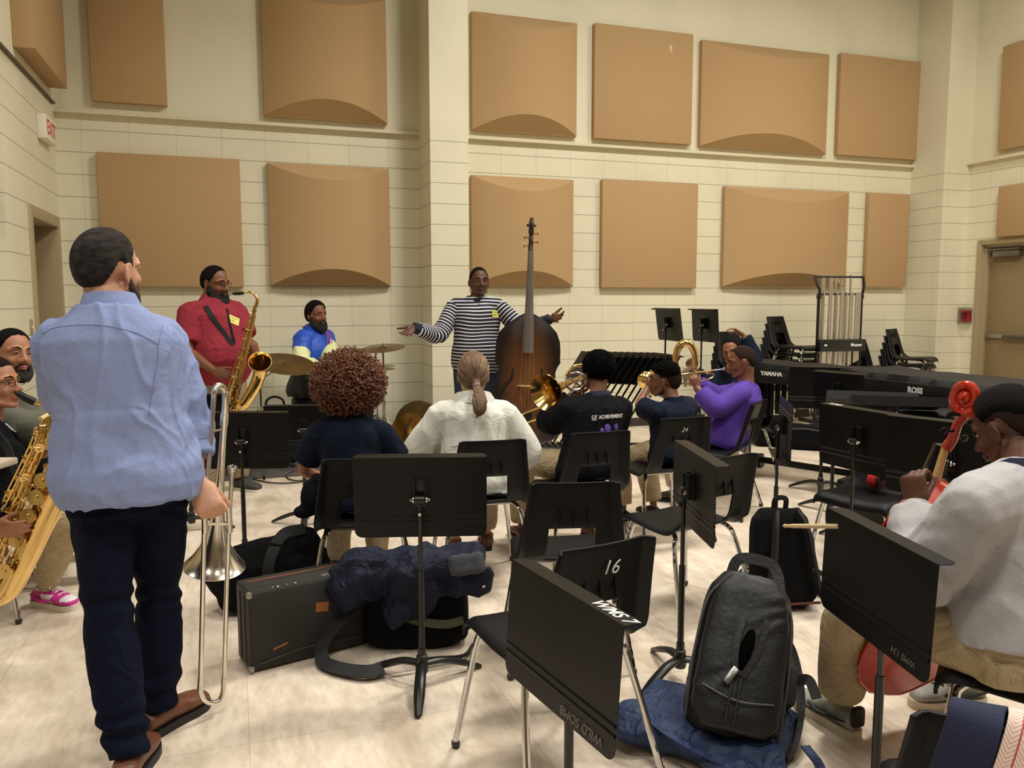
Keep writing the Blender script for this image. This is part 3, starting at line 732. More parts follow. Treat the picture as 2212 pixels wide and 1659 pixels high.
# ================================================================== CYMBALS AND DRUM HARDWARE
brass = mat('brass_lacquer', (236, 202, 134), .18, 1.0, var=.4, vscale=18, rgb2=(206, 166, 96))
cym_m = mat('cymbal_bronze', (150, 132, 92), .32, 1.0, var=.5, vscale=14, rgb2=(110, 96, 66))
silver = mat('silver_plate', (240, 236, 228), .22, 1.0, var=.5, vscale=14, rgb2=(190, 178, 152))
blackp = mat('black_part', (12, 12, 13), .45, spec=.35)
def cymbal_prof(r): return [(.001, r * .10), (r * .09, r * .095), (r * .16, r * .055), (r * .2, r * .04), (r * .6, r * .02), (r, 0), (r, -.0016), (r * .6, r * .02 - .0016), (r * .2, r * .038), (r * .15, r * .05), (.001, r * .09)]
def cymbal(c, r, axis, label, stand=None, arm=None):
    t = thing('cymbal', label, 'cymbal', tuple(c), 0)
    mb = MB(); mb.lathe(cymbal_prof(r), (0, 0, 0), axis, n=40, cap=False); mb.build('bronze_disc', cym_m, t)
    return t
def drum_stand(base, top, label, boom=None):
    t = thing('cymbal_stand', label, 'cymbal stand', (base.x, base.y, .0125), 0)
    mb = MB(); top = top - Vector((base.x, base.y, .0125))
    knee = boom if boom is None else boom - Vector((base.x, base.y, .0125))
    if knee is not None:
        mb.tube([(0, 0, .12), (0, 0, knee.z)], .011, n=10); mb.build('pole', chrome, t); mb = MB(); mb.tube([(0, 0, knee.z), top], .0075, n=8); mb.ell((0, 0, knee.z), (.022, .022, .028), n=10); mb.build('boom_arm', chrome, t)
    else:
        mb.tube([(0, 0, .12), (0, 0, .55)], .013, n=10); mb.tube([(0, 0, .55), (0, 0, top.z)], .009, n=10); mb.build('pole', chrome, t)
    mb = MB()
    for z in (.55,): mb.lathe([(.012, 0), (.019, .0), (.019, .045), (.012, .045)], (0, 0, z - .02), n=12); mb.tube([(.012, 0, z), (.05, 0, z)], .006, n=8); mb.box((.055, 0, z), (.008, .03, .018), r=.003)
    mb.build('clamp', chrome, t)
    for k in range(3):
        q = R_(30 + 120 * k); d = Vector((math.cos(q), math.sin(q), 0))
        mb = MB()
        for o_ in (-.012, .012):
            n_ = Vector((-d.y, d.x, 0)) * o_
            mb.tube([Vector((0, 0, .42)) + n_ + d * .014, d * .29 + n_ + Vector((0, 0, .02))], .006, n=6)
        mb.tube([Vector((0, 0, .17)) + d * .012, d * .17 + Vector((0, 0, .19))], .005, n=6)
        l = mb.build('tripod_leg', chrome, t)
        mb = MB(); mb.tube([d * .275 + Vector((0, 0, .022)), d * .32 + Vector((0, 0, .012))], .012, n=8); mb.build('rubber_foot', blackp, l)
    mb = MB(); mb.lathe([(.004, 0), (.004, .05), (.014, .05), (.014, .06), (.004, .062), (.004, .085)], top - Vector((0, 0, .04)), n=10); mb.build('wing_nut', chrome, t)
    return t
ct = C(827, 752, 7.3); tl = Vector((-.10, -.12, .98)) ; tl.normalize()
cymbal(ct, .20, tl, 'thin bronze cymbal on the tall stand left of the pillar')
b_ = C(833, 952, 7.3); drum_stand(Vector((ct.x, ct.y, 0)), ct, 'chrome cymbal stand with double-braced legs in front of the corner')
ch = C(812, 797, 7.45)
for z_, lb in ((0, 'lower bronze hi-hat cymbal on the thin stand beside the tall one'), (.028, 'upper bronze hi-hat cymbal just above its twin')):
    t = cymbal(ch + Vector((0, 0, z_)), .178, (0, 0, 1 if z_ else -1), lb)
drum_stand(Vector((ch.x, ch.y, 0)), ch + Vector((0, 0, .12)), 'chrome hi-hat stand behind the curly-haired child')
cc = C(618, 786, 6.8); cymbal(cc, .245, Vector((.10, -.30, .95)), 'large dark bronze cymbal between the saxophone and the drummer')
kb = C(561, 820, 6.9); drum_stand(Vector((kb.x, kb.y, 0)), cc + Vector((0, 0, -.01)), 'chrome boom cymbal stand between saxophone player and drummer', boom=kb)
# cymbals leaning on the floor in the corner
def lean_cymbal(c, r, axis, label, m, txt=None):
    t = thing('floor_cymbal', label, 'cymbal', tuple(c), 0)
    mb = MB(); mb.lathe(cymbal_prof(r), (0, 0, 0), axis, n=44, cap=False); d = mb.build('bronze_disc', m, t)
    if txt:
        a_ = Vector(axis).normalized(); x = Vector((CR.x, CR.y, 0)); x = (x - a_ * x.dot(a_)).normalized(); y = a_.cross(x)
        if y.z < 0: y = -y
        for s_, ox, oy, sz, rot in txt:
            xr = x * math.cos(rot) + y * math.sin(rot); yr = a_.cross(xr); yr = yr if x.cross(y).dot(a_) > 0 else -yr
            text(s_, sz, basis(c + x * ox + y * oy + a_ * (r * .035), xr, yr), mat('ink_black', (25, 22, 18), .6), t, 'printed_logo', bold=.001)
    return t
ax = (CF * -1); ax = Vector((ax.x, ax.y, 0)).normalized()
c1 = FL(905, 952, 0.0125); c1 = C(903, 897, 7.95)
lean_cymbal(Vector((c1.x, c1.y, .262)), .245, ax + Vector((0, 0, .22)) + Vector((-.2, 0, 0)), 'dark bronze cymbal leaning behind the other on the floor', cym_m)
c2 = C(882, 908, 7.72)
lean_cymbal(Vector((c2.x, c2.y, .222)), .2, ax + Vector((0, 0, .32)) + Vector((-.45, 0, 0)), 'golden cymbal with SABIAN printed on it, leaning on the floor', mat('cymbal_gold', (186, 142, 72), .28, 1.0, var=.4, vscale=12, rgb2=(150, 108, 50)), [('SABIAN', 0, .09, .042, 1.1)])
c = C(925, 925, 8.1)
t = thing('bass_drum_case', 'dark round case standing in the corner behind the floor cymbals', 'case', (c.x - .0, c.y - .08, .0125), YAW)
mb = MB(); mb.lathe([(.03, -.12), (.17, -.12), (.18, -.10), (.18, .10), (.17, .12), (.03, .12)], (0, 0, .181), (0, 1, 0), n=30); mb.build('shell', blackp, t)
mb = MB(); mb.tube([(-.06, 0, .362), (-.04, 0, .39), (.04, 0, .39), (.06, 0, .362)], .008, n=8); mb.build('handle', blackp, t)
# gig bag and amplifier behind the saxophone player
c = C(594, 872, 7.4)
t = thing('instrument_bag', 'black soft gig bag with a looped handle beside the drummer', 'bag', (c.x, c.y, .0125), YAW)
mb = MB(); mb.box((0, 0, .23), (.42, .26, .46), r=.06); mb.ell((.0, 0, .42), (.2, .12, .1)); me = fuse(mb, .016, 3, folds(.008, 8)); fobj('bag_body', me, mat('nylon_black', (22, 22, 25), .7, bump=.3, bscale=80), t, world=False)
mb = MB(); mb.tube(spl([(-.09, 0, .49), (-.07, 0, .57), (0, 0, .60), (.07, 0, .57), (.09, 0, .49)], 5), .011, n=8); mb.build('handle', blackp, t)
c = C(450, 885, 5.9)
# cable on the floor
mb = MB(); P = [FL(545, 1037), FL(590, 1046), FL(640, 1044), FL(676, 1036), FL(676, 1024), FL(640, 1021), FL(618, 1030), FL(640, 1041), FL(700, 1035), FL(760, 1040)]
mb.tube(spl([p + Vector((0, 0, .007 + .004 * (i % 2))) for i, p in enumerate(P)], 8), .0055, n=6)
o = mb.build('audio_cable', blackp); tag(o, 'black cable lying in a loop on the floor behind the curly-haired child', 'cable'); center(o)
c = C(695, 1000, 6.5)
# ================================================================== TROMBONE CASE
tex_black = mat('tolex_black', (34, 33, 30), .5, bump=.5, bscale=500, var=.3, vscale=6, rgb2=(20, 20, 18))
A = FL(543, 1458); B_ = FL(806, 1390); d = (B_ - A); d.z = 0; d.normalize(); n_ = Vector((-d.y, d.x, 0)); L_ = .86; Wc = .17; Hc = .335
E_ = FL(517, 1418); Wc = .185
ctr = A + d * L_ / 2 + n_ * Wc / 2
t = thing('trombone_case', 'worn black hard instrument case standing on the floor', 'instrument case', (ctr.x, ctr.y, 0), math.atan2(d.y, d.x))
mb = MB(); mb.box((0, 0, Hc / 2 + .004), (L_, Wc, Hc - .004), r=.016, seg=3)
mb.build('case_body', tex_black, t)
mb = MB()
for x in (-L_ / 2,):
    for y in (-.03, .03): mb.box((x - .002, y, Hc / 2), (.005, .006, Hc - .05), r=.002)
mb.box((0, -.03, Hc + .002), (L_ - .05, .006, .005), r=.002)
mb.build('seam_trim', mat('trim_worn', (66, 62, 54), .5), t)
mb = MB(); mb.box((0, .035, Hc + .0015), (L_ - .06, .012, .004), r=.001); mb.build('edge_binding', mat('binding_brown', (120, 70, 45), .6), t)
mb = MB()
for x in (-.02, .20): mb.box((x, -.005, Hc + .006), (.05, .035, .01), r=.003); mb.tube([(x - .02, -.02, Hc + .012), (x + .02, .01, Hc + .016)], .004, n=8)
mb.build('latch', chrome, t)
mb = MB(); mb.tube(spl([(.03, -.005, Hc + .01), (.05, -.005, Hc + .035), (.12, -.005, Hc + .04), (.16, -.005, Hc + .03), (.18, -.005, Hc + .01)], 4), .009, n=10, flat=.6); mb.box((.10, -.005, Hc + .04), (.09, .03, .016), r=.006, mi=1); mb.build('handle', [blackp, mat('tape_cream', (222, 212, 160), .6)], t)
mb = MB(); mb.box((-L_ / 2 + .30, -Wc / 2 - .0012, .215), (.055, .002, .04), Matrix.Rotation(R_(8), 3, 'Y')); mb.box((-L_ / 2 + .12, -Wc / 2 - .001, .09), (.06, .002, .008), Matrix.Rotation(R_(-14), 3, 'Y')); mb.build('torn_label', mat('label_brown', (150, 92, 48), .7), t)
mb = MB(); mb.tube([(-L_ / 2 + .04, -Wc / 2 - .001, .035), (-L_ / 2 + .2, -Wc / 2 - .002, .06), (0, -Wc / 2 - .002, .05), (.3, -Wc / 2 - .002, .06)], .0025, n=5); mb.build('piping', mat('trim_worn', (66, 62, 54), .5), t)
mb = MB(); 
for x, y, z in ((-L_ / 2 + .01, -Wc / 2 + .012, Hc - .012), (-L_ / 2 + .01, -Wc / 2 + .012, .02)): mb = MB(); mb.box((x - .006, y - .004, z), (.02, .025, .025), r=.006); mb.build('corner_guard', mat('steel_worn', (160, 158, 152), .4, .8), t)
mb = MB()
for i in range(9): mb.box((-L_ / 2 + .10 + .011 * i, -.06 + .012 * math.sin(i * 2.1), Hc + .0012), (.005, .03 + .012 * math.cos(i * 3.), .0012), Matrix.Rotation(.5 * math.sin(i * 1.7), 3, 'Z'))
mb.build('sticker', white_ink, t)
Mt = wmat(t)
text('SOUSA', .035, Mt @ basis((-.06, -.055, Hc + .0016), (-1, 0, 0), (0, -1, 0)), mat('pencil_grey', (150, 148, 140), .7), t, 'pen_writing', shear=.2)
text('WMS', .035, Mt @ basis((.12, -.06, Hc + .0016), (-1, 0, 0), (0, -1, 0)), mat('pencil_grey', (150, 148, 140), .7), t, 'pen_writing', shear=.2)

# ================================================================== BAGS
nyl = mat('nylon_black', (22, 22, 25), .7)
nyl_b = mat('backpack_black', (24, 25, 28), .5, bump=.25, bscale=60, var=.2, spec=.35)
nyl_f = mat('fabric_black', (12, 12, 14), .9, bump=.3, bscale=300, spec=.15)
web_m = mat('webbing', (18, 18, 20), .8)
zip_m = mat('zip_grey', (58, 58, 60), .5)
def strap(mb, P, w=.03, th=.006, up=(0, 0, 1), mi=None):
    P = spl(P, 6); up = Vector(up); rg = []
    for i, p in enumerate(P):
        t = (P[min(i + 1, len(P) - 1)] - P[max(i - 1, 0)]).normalized(); s_ = t.cross(up)
        s_ = s_.normalized() if s_.length > 1e-4 else Vector((1, 0, 0)); n = s_.cross(t).normalized()
        rg.append([p + s_ * w / 2 + n * th / 2, p - s_ * w / 2 + n * th / 2, p - s_ * w / 2 - n * th / 2, p + s_ * w / 2 - n * th / 2])
    mb.rings(rg, mi=mi); return mb
# big padded backpack, right foreground, sitting on a blue backpack
def prof_box(mb, w, d, h, cx=0, cy=0, z0=0, taper=.8, n=28, rows=10, pw=3.2, lean=0.0):
    rg = []
    for i in range(rows + 1):
        v = i / rows; e = math.sqrt(max(0, 1 - abs(2 * v - 1) ** 6)); 
        e = .70 + .30 * e if 0 < i < rows else .70
        ww = w / 2 * e * (1 - (1 - taper) * v ** 2.2); dd = d / 2 * e * (1 - (1 - taper) * v ** 1.5)
        r = []
        for k in range(n):
            a = 2 * PI * k / n; c_, s_ = math.cos(a), math.sin(a)
            r.append(Vector((cx + ww * math.copysign(abs(c_) ** (2 / pw), c_), cy + lean * v + dd * math.copysign(abs(s_) ** (2 / pw), s_), z0 + h * v)))
        rg.append(r)
    mb.rings(rg); return mb
g = FL(1590, 1600)
zb = .10
t = thing('padded_backpack', 'large padded black backpack with an open zip in the right foreground', 'backpack', (g.x - .10, g.y - .10, 0), hd(-10))
Mb = Matrix.Translation((0, 0, .075)) @ Matrix.Rotation(R_(-33), 4, 'X') @ Matrix.Rotation(R_(10), 4, 'Y') @ Matrix.Scale(1.07, 4)
quilt = lambda k: (lambda c: .0035 * math.sin(c.z * 95 + 6 * noise.noise(c * 9 + Vector((k, 0, 0)))) * max(0, noise.noise(c * 6 + Vector((0, k, 0)))) + .003 * noise.noise(c * 15))
mb = MB(); mb.X = Mb; prof_box(mb, .30, .17, .50, taper=.86); me = fuse(mb, .009, 3, quilt(1)); fobj('main_compartment', me, nyl_b, t, world=False)
mb = MB(); mb.X = Mb; prof_box(mb, .265, .11, .46, cy=-.095, z0=.012, taper=.80); me = fuse(mb, .008, 3, quilt(4)); front_o = fobj('front_panel', me, nyl_b, t, world=False)
mb = MB(); mb.X = Mb; prof_box(mb, .285, .07, .47, cy=.105, z0=.01, taper=.84); me = fuse(mb, .009, 3, quilt(7)); fobj('rear_compartment', me, nyl_b, t, world=False)
mb = MB(); mb.X = Mb; mb.ell((.012, -.128, .30), (.026, .017, .125), Matrix.Rotation(R_(9), 3, 'Y') @ Matrix.Rotation(R_(-9), 3, 'X'), n=20); mb.build('zip_opening', mat('inside_black', (3, 3, 3), .98, spec=.05), t)
mb = MB(); mb.X = Mb
for s_ in (-1, 1):
    strap(mb, [(.012 + s_ * .010 - .02, -.150, .165), (.005 + s_ * .030, -.150, .24), (.016 + s_ * .032, -.140, .33), (.03 + s_ * .022, -.118, .42), (.035 + s_ * .012, -.09, .455)], .018, .012, up=(.3 * s_, -1, .2))
    mb.tube(spl([(-.012 + s_ * .012, -.156, .16), (-.014 + s_ * .012, -.160, .10), (-.014 + s_ * .012, -.150, .03)], 5), .0045, n=6)
mb.build('zip_flap', nyl, t)
mb = MB(); mb.X = Mb
mb.tube(spl([(-.136, -.06, .03), (-.140, -.06, .25), (-.115, -.06, .42), (0, -.055, .487), (.115, -.06, .42), (.140, -.06, .25), (.136, -.06, .03)], 6), .005, n=8)
mb.tube(spl([(-.105, -.145, .12), (-.04, -.158, .10), (.02, -.160, .095), (.10, -.146, .11)], 5), .003, n=6)
mb.build('piping', zip_m, t)
mb = MB(); mb.X = Mb; mb.box((-.03, -.163, .16), (.02, .007, .055), Matrix.Rotation(.5, 3, 'Y'), r=.002); mb.build('zip_puller', satin, t)
mb = MB(); mb.X = Mb; strap(mb, [(-.07, -.02, .475), (-.05, -.03, .545), (.03, -.03, .555), (.07, -.03, .53), (.09, -.04, .45)], .034, .012, up=(0, 1, 0)); mb.build('grab_handle', nyl, t)
mb = MB(); mb.X = Mb
strap(mb, [(.10, .12, .42), (.17, .15, .33), (.21, .13, .18), (.20, .08, .04), (.17, .04, -.02)], .06, .018, up=(1, 0, 0)); mb.build('shoulder_strap', nyl, t)
mb = MB(); mb.X = Mb; mb.box((.155, .02, .19), (.03, .15, .11), r=.008); strap(mb, [(.168, -.03, .21), (.20, -.05, .22), (.225, -.07, .17)], .03, .004, up=(0, 1, 0)); mb.build('side_pocket', web_m, t)
g = FL(1540, 1640)
blue_m = mat('backpack_blue', (30, 52, 92), .6, bump=.5, bscale=60, var=.5, vscale=9, rgb2=(20, 35, 66), wr=.8, wscale=8)
t = thing('blue_backpack', 'blue backpack lying flat under the large black one', 'backpack', (g.x + .04, g.y + .08, 0), hd(-30))
mb = MB(); mb.box((0, 0, .065), (.52, .36, .10), r=.045, seg=3); mb.ell((-.2, -.1, .07), (.12, .12, .055)); mb.ell((.15, -.15, .05), (.14, .1, .045)); me = fuse(mb, .011, 4, folds(.012, 7, (1, 1, 1)))
fobj('bag_body', me, blue_m, t, world=False)
mb = MB(); strap(mb, [(.15, -.16, .08), (.27, -.22, .03), (.33, -.14, .02), (.36, -.06, .05), (.30, .02, .07)], .03, .006); strap(mb, [(-.2, -.12, .11), (-.05, -.2, .10), (.1, -.21, .07)], .025, .005); mb.build('strap', blue_m, t)
# upright black backpack seen from behind (straps towards us)
def school_bag(pos, rz, label, w=.32, d=.2, h=.46, lean=12, m=nyl_f, patch=True):
    t = thing('school_backpack', label, 'backpack', (pos.x, pos.y, 0), rz)
    Mb = Matrix.Translation((0, 0, .005)) @ Matrix.Rotation(R_(-lean), 4, 'X')
    mb = MB(); mb.X = Mb; prof_box(mb, w, d, h, taper=.8); prof_box(mb, w * .8, .08, h * .55, cy=d / 2, z0=.02); me = fuse(mb, .01, 3, folds(.006, 9)); 
    for v in me.vertices: v.co.z = max(v.co.z, .002)
    fobj('bag_body', me, m, t, world=False)
    mb = MB(); mb.X = Mb
    for s_ in (-1, 1):
        mb = MB(); mb.X = Mb; strap(mb, [(s_ * .05, -d / 2 + .02, h - .02), (s_ * .075, -d / 2 - .02, h * .8), (s_ * .095, -d / 2 - .03, h * .5), (s_ * .12, -d / 2 - .02, h * .22), (s_ * .14, -d / 2 - .0, .05)], .055, .014, up=(1, 0, 0)); mb.build('shoulder_strap', nyl, t)
    mb = MB(); mb.X = Mb; strap(mb, [(-.03, 0, h - .01), (-.025, -.02, h + .045), (.025, -.02, h + .045), (.03, 0, h - .01)], .025, .006, up=(0, 1, 0)); mb.build('grab_handle', web_m, t)
    return t, Mb
g = FL(1725, 1335)
t, Mb = school_bag(Vector((g.x + .03, g.y + .14, 0)), hd(6), 'black backpack standing with its straps towards us, right of the pole', w=.33, h=.47, d=.19)
mb = MB(); mb.X = Mb; mb.box((.105, -.128, .20), (.018, .004, .045), Matrix.Rotation(.1, 3, 'Y')); mb.build('patch', mat('patch_pink', (150, 110, 130), .8), t)
mb = MB(); mb.X = Mb; mb.box((0, -.085, .022), (.28, .02, .012), r=.004); mb.build('bottom_trim', mat('leather_brown', (96, 50, 38), .7), t)
t.rotation_euler = (0, 0, hd(6))
# black bag lying behind the trombone case
g = FL(590, 1330)
t = thing('soft_backpack', 'black soft backpack slumped behind the trombone case', 'backpack', (g.x, g.y + .12, 0), hd(18))
mb = MB(); mb.ell((.0, 0, .17), (.30, .15, .17)); mb.box((.10, .02, .2), (.34, .22, .30), Matrix.Rotation(R_(-14), 3, 'Y'), r=.08, seg=4); mb.box((-.12, 0, .12), (.25, .22, .22), r=.07, seg=4)
me = fuse(mb, .011, 5, folds(.009, 7, (1, 1, 1)))
for v in me.vertices: v.co.z = max(v.co.z, .002)
fobj('bag_body', me, nyl_f, t, world=False)
mb = MB(); strap(mb, [(.16, -.04, .385), (.06, -.10, .385), (.0, -.15, .30), (-.02, -.175, .2)], .05, .014, up=(0, -1, .3)); mb.build('shoulder_strap', nyl, t)
mb = MB(); mb.box((-.018, -.185, .21), (.055, .008, .03), Matrix.Rotation(R_(5), 3, 'Y'), r=.004); mb.box((.02, -.135, .34), (.06, .008, .03), Matrix.Rotation(R_(20), 3, 'Y'), r=.004); mb.build('buckle', blackp, t)
# messenger bag with navy jacket on it
g = FL(915, 1410)
t = thing('messenger_bag', 'black messenger bag with a wide strap trailing on the floor', 'bag', (g.x - .0, g.y + .12, 0), hd(4))
mb = MB(); prof_box(mb, .46, .22, .30, taper=.92, pw=4); me = fuse(mb, .011, 3, folds(.006, 7)); 
for v in me.vertices: v.co.z = max(v.co.z, .002)
fobj('bag_body', me, nyl_f, t, world=False)
mb = MB(); strap(mb, [(-.12, -.115, .19), (0, -.135, .15), (.12, -.135, .13), (.20, -.12, .14)], .035, .008, up=(0, -1, .4)); mb.build('front_strap', mat('strap_olive', (72, 76, 52), .8), t)
mb = MB(); strap(mb, [(-.20, -.06, .24), (-.30, -.10, .16), (-.38, -.14, .07), (-.37, -.23, .03), (-.28, -.31, .03), (-.18, -.35, .035), (-.12, -.33, .04)], .055, .008, up=(0, -.5, .8)); mb.build('shoulder_strap', mat('strap_black', (26, 27, 26), .8), t)
mb = MB(); mb.tube(spl([(-.12, -.33, .045), (-.02, -.30, .05), (.10, -.26, .04), (.2, -.2, .02), (.24, -.12, .03)], 5), .008, n=8); mb.build('thin_strap', web_m, t)
navy_j = mat('jacket_navy', (13, 21, 46), .65, bump=.3, bscale=250, var=.2, spec=.3, wr=.9, wscale=11, wdist=.02)
lin = mat('lining_grey', (70, 74, 82), .95, bump=.8, bscale=500, var=.6, vscale=150, rgb2=(110, 114, 122))
j = thing('navy_jacket', 'navy blue rain jacket thrown over the messenger bag', 'jacket', (g.x, g.y + .12, 0), hd(4))
mb = MB()
mb.ell((-.20, -.05, .33), (.16, .13, .10)); mb.ell((-.28, -.07, .28), (.10, .10, .10)); mb.ell((.02, -.02, .35), (.22, .16, .08)); mb.box((.14, .0, .36), (.30, .26, .08), Matrix.Rotation(R_(-10), 3, 'Y'), r=.035, seg=3)
mb.box((-.02, -.14, .25), (.20, .05, .22), Matrix.Rotation(R_(12), 3, 'X') @ Matrix.Rotation(R_(25), 3, 'Y'), r=.02); mb.box((.20, -.13, .31), (.24, .04, .12), Matrix.Rotation(R_(-4), 3, 'Y'), r=.018); mb.ell((-.08, -.155, .19), (.07, .035, .06))
me = fuse(mb, .007, 2, folds(.019, 7.5, (1, 1, .8), 3)); fobj('shell_fabric', me, navy_j, j, world=False)
mb = MB(); mb.box((.215, -.135, .385), (.15, .045, .09), Matrix.Rotation(R_(-8), 3, 'Y') @ Matrix.Rotation(R_(-25), 3, 'X'), r=.02); me = fuse(mb, .008, 2, folds(.005, 12)); fobj('lining', me, lin, j, world=False)
mb = MB(); mb.ell((.285, -.160, .30), (.008, .005, .008), n=8); mb.build('snap_button', chrome, j)
# two dark bags and a tape roll near the marimbas
g = FL(1668, 962)
t = thing('black_duffel', 'black bag with a roll of tape on it, behind the purple sweatshirt', 'bag', (g.x, g.y + .05, 0), hd(0))
mb = MB(); mb.box((0, 0, .16), (.36, .3, .30), r=.05, seg=3); me = fuse(mb, .014, 3, folds(.008, 7)); fobj('bag_body', me, nyl_f, t, world=False)
mb = MB(); strap(mb, [(-.1, -.15, .28), (-.06, -.19, .18), (.06, -.19, .18), (.1, -.15, .28)], .03, .006, up=(0, -1, 0)); mb.build('handle', web_m, t)
tr = thing('tape_roll', 'cream roll of tape lying on the black bag', 'tape roll', (g.x + .02, g.y + .03, .318), 0)
mb = MB(); mb.lathe([(.035, 0), (.065, 0), (.065, .04), (.035, .04), (.035, 0)], (0, 0, 0), (0, 0, 1), n=24, cap=False); mb.build('tape', mat('tape_cream', (222, 212, 160), .6), tr)
g = FL(1755, 972)
t = thing('instrument_gig_bag', 'dark gig bag lying on the floor beside the duffel, under the stands', 'bag', (g.x, g.y + .1, 0), hd(-20))
mb = MB(); mb.box((0, 0, .12), (.60, .3, .22), r=.05, seg=3); me = fuse(mb, .014, 3, folds(.01, 6)); fobj('bag_body', me, nyl_f, t, world=False)
mb = MB(); mb.tube(spl([(-.25, -.155, .2), (0, -.16, .22), (.25, -.155, .18)], 5), .005, n=6); mb.build('zip', zip_m, t)

# headphones
s0 = FL(1926, 1058, .462)
t = thing('headphones', 'red over-ear headphones on the empty chair seat', 'headphones', tuple(s0), hd(-35))
t.scale = (1.3, 1.3, 1.3)
redp = mat('headphone_red', (214, 44, 52), .35)
mb = MB(); mb.tube(spl([(-.075, 0, .03), (-.07, .07, .015), (0, .11, .012), (.07, .07, .015), (.075, 0, .03)], 6), .011, n=8, flat=.6); mb.build('headband', redp, t)
for x in (-1, 1):
    mb = MB(); mb.lathe([(.01, -.018), (.034, -.018), (.04, -.008), (.04, .008), (.034, .016), (.01, .018)], (x * .068, -.005, .042), (x, .2, .15), n=20); e = mb.build('ear_cup', redp, t)
    mb = MB(); mb.lathe([(.018, 0), (.036, 0), (.036, .014), (.018, .014), (.018, 0)], (x * .068 - x * .03, -.01, .04), (x, .2, .15), n=18, cap=False); mb.build('ear_cushion', mat('cushion_dark', (60, 14, 20), .7), e)
# drumstick / mallet lying on the shelf of the front-right stand
a = C(1692, 1136, 2.62); b = C(1812, 1137, 2.38)
mb = MB(); mb.tube([a, a.lerp(b, .03), a.lerp(b, .07), a.lerp(b, .2), b], [.003, .0065, .005, .007, .0075], n=10)
o = mb.build('drumstick', mat('wood_pale', (214, 190, 150), .5)); tag(o, 'pale wooden drumstick sticking out past the front right music stand', 'drumstick')
cc_ = (a + b) / 2; o.data.transform(Matrix.Translation(-cc_)); o.location = cc_
# woven strap over the corner chair
def drape(name, label, cat, off, w, m, mi=None):
    M = Matrix.Translation(C(2150, 1812, 1.60) * Vector((1, 1, 0)) if False else Vector((0, 0, 0)))
    c_ = C(2150, 1812, 1.60); Mc = Matrix.Translation((c_.x, c_.y, 0)) @ Matrix.Rotation(hd(-25), 4, 'Z')
    P = [(off + .03, -.15, .56), (off + .02, -.19, .70), (off + .01, -.225, .785), (off, -.262, .812), (off - .01, -.305, .795), (off - .03, -.325, .72), (off - .06, -.325, .62), (off - .085, -.31, .48)]
    mb = MB(); strap(mb, [Mc @ Vector(p) for p in P], w, .006, up=Mc.to_3x3() @ Vector((1, 0, 0)))
    # width runs along the chair's x
    P2 = spl(P, 6); rg = []
    for i, p in enumerate(P2):
        t_ = (P2[min(i + 1, len(P2) - 1)] - P2[max(i - 1, 0)]).normalized(); s_ = Vector((1, 0, 0)); s_ = (s_ - t_ * s_.dot(t_)).normalized(); n = s_.cross(t_)
        rg.append([Mc @ (p + s_ * a_ * w / 2 + n * b_) for a_, b_ in ((-1, .003), (1, .003), (1, -.003), (-1, -.003))])
    mb = MB(); mb.rings(rg); o = mb.build(name, m)
    uv = o.data.attributes.new('along', 'FLOAT_VECTOR', 'POINT')
    tot = 0
    for i in range(len(P2)):
        if i: tot += (P2[i] - P2[i - 1]).length
        for k, a_ in enumerate((-1, 1, 1, -1)): uv.data[i * 4 + k].vector = (a_ * w / 2, tot, 0)
    tag(o, label, cat); c0 = Mc.translation + Vector((0, 0, .48)); o.data.transform(Matrix.Translation(-c0)); o.location = c0; return o
def woven():
    m = bpy.data.materials.new('woven_strap'); m.use_nodes = True; nt = m.node_tree; N = nt.nodes; L = nt.links; b = N['Principled BSDF']; b.inputs['Roughness'].default_value = .9
    at = N.new('ShaderNodeAttribute'); at.attribute_name = 'along'; sp = N.new('ShaderNodeSeparateXYZ'); L.new(at.outputs['Vector'], sp.inputs[0])
    def M(op, a, c=None):
        n = N.new('ShaderNodeMath'); n.operation = op
        for i, v in enumerate((a, c)):
            if v is None: continue
            if isinstance(v, (int, float)): n.inputs[i].default_value = v
            else: L.new(v, n.inputs[i])
        return n.outputs[0]
    ax_ = M('ABSOLUTE', sp.outputs[0])
    zig = M('PINGPONG', sp.outputs[0], .012)
    ch = M('LESS_THAN', M('PINGPONG', M('ADD', sp.outputs[1], M('MULTIPLY', zig, 1.2)), .004), .0013)
    ln = M('LESS_THAN', M('ABSOLUTE', M('SUBTRACT', ax_, .013)), .0015)
    k = M('MAXIMUM', M('MULTIPLY', ch, .55), ln)
    mx = N.new('ShaderNodeMixRGB'); L.new(k, mx.inputs[0]); mx.inputs[1].default_value = (*s2l((232, 216, 204)), 1); mx.inputs[2].default_value = (*s2l((186, 84, 80)), 1); L.new(mx.outputs[0], b.inputs['Base Color'])
    return m
drape('woven_strap', 'cream and red woven strap hanging over the corner chair', 'strap', .01, .070, woven())
drape('navy_strap', 'navy blue folded cloth strap beside the woven one on the corner chair', 'strap', -.07, .078, mat('cloth_navy', (22, 30, 62), .85, bump=.3, bscale=300))
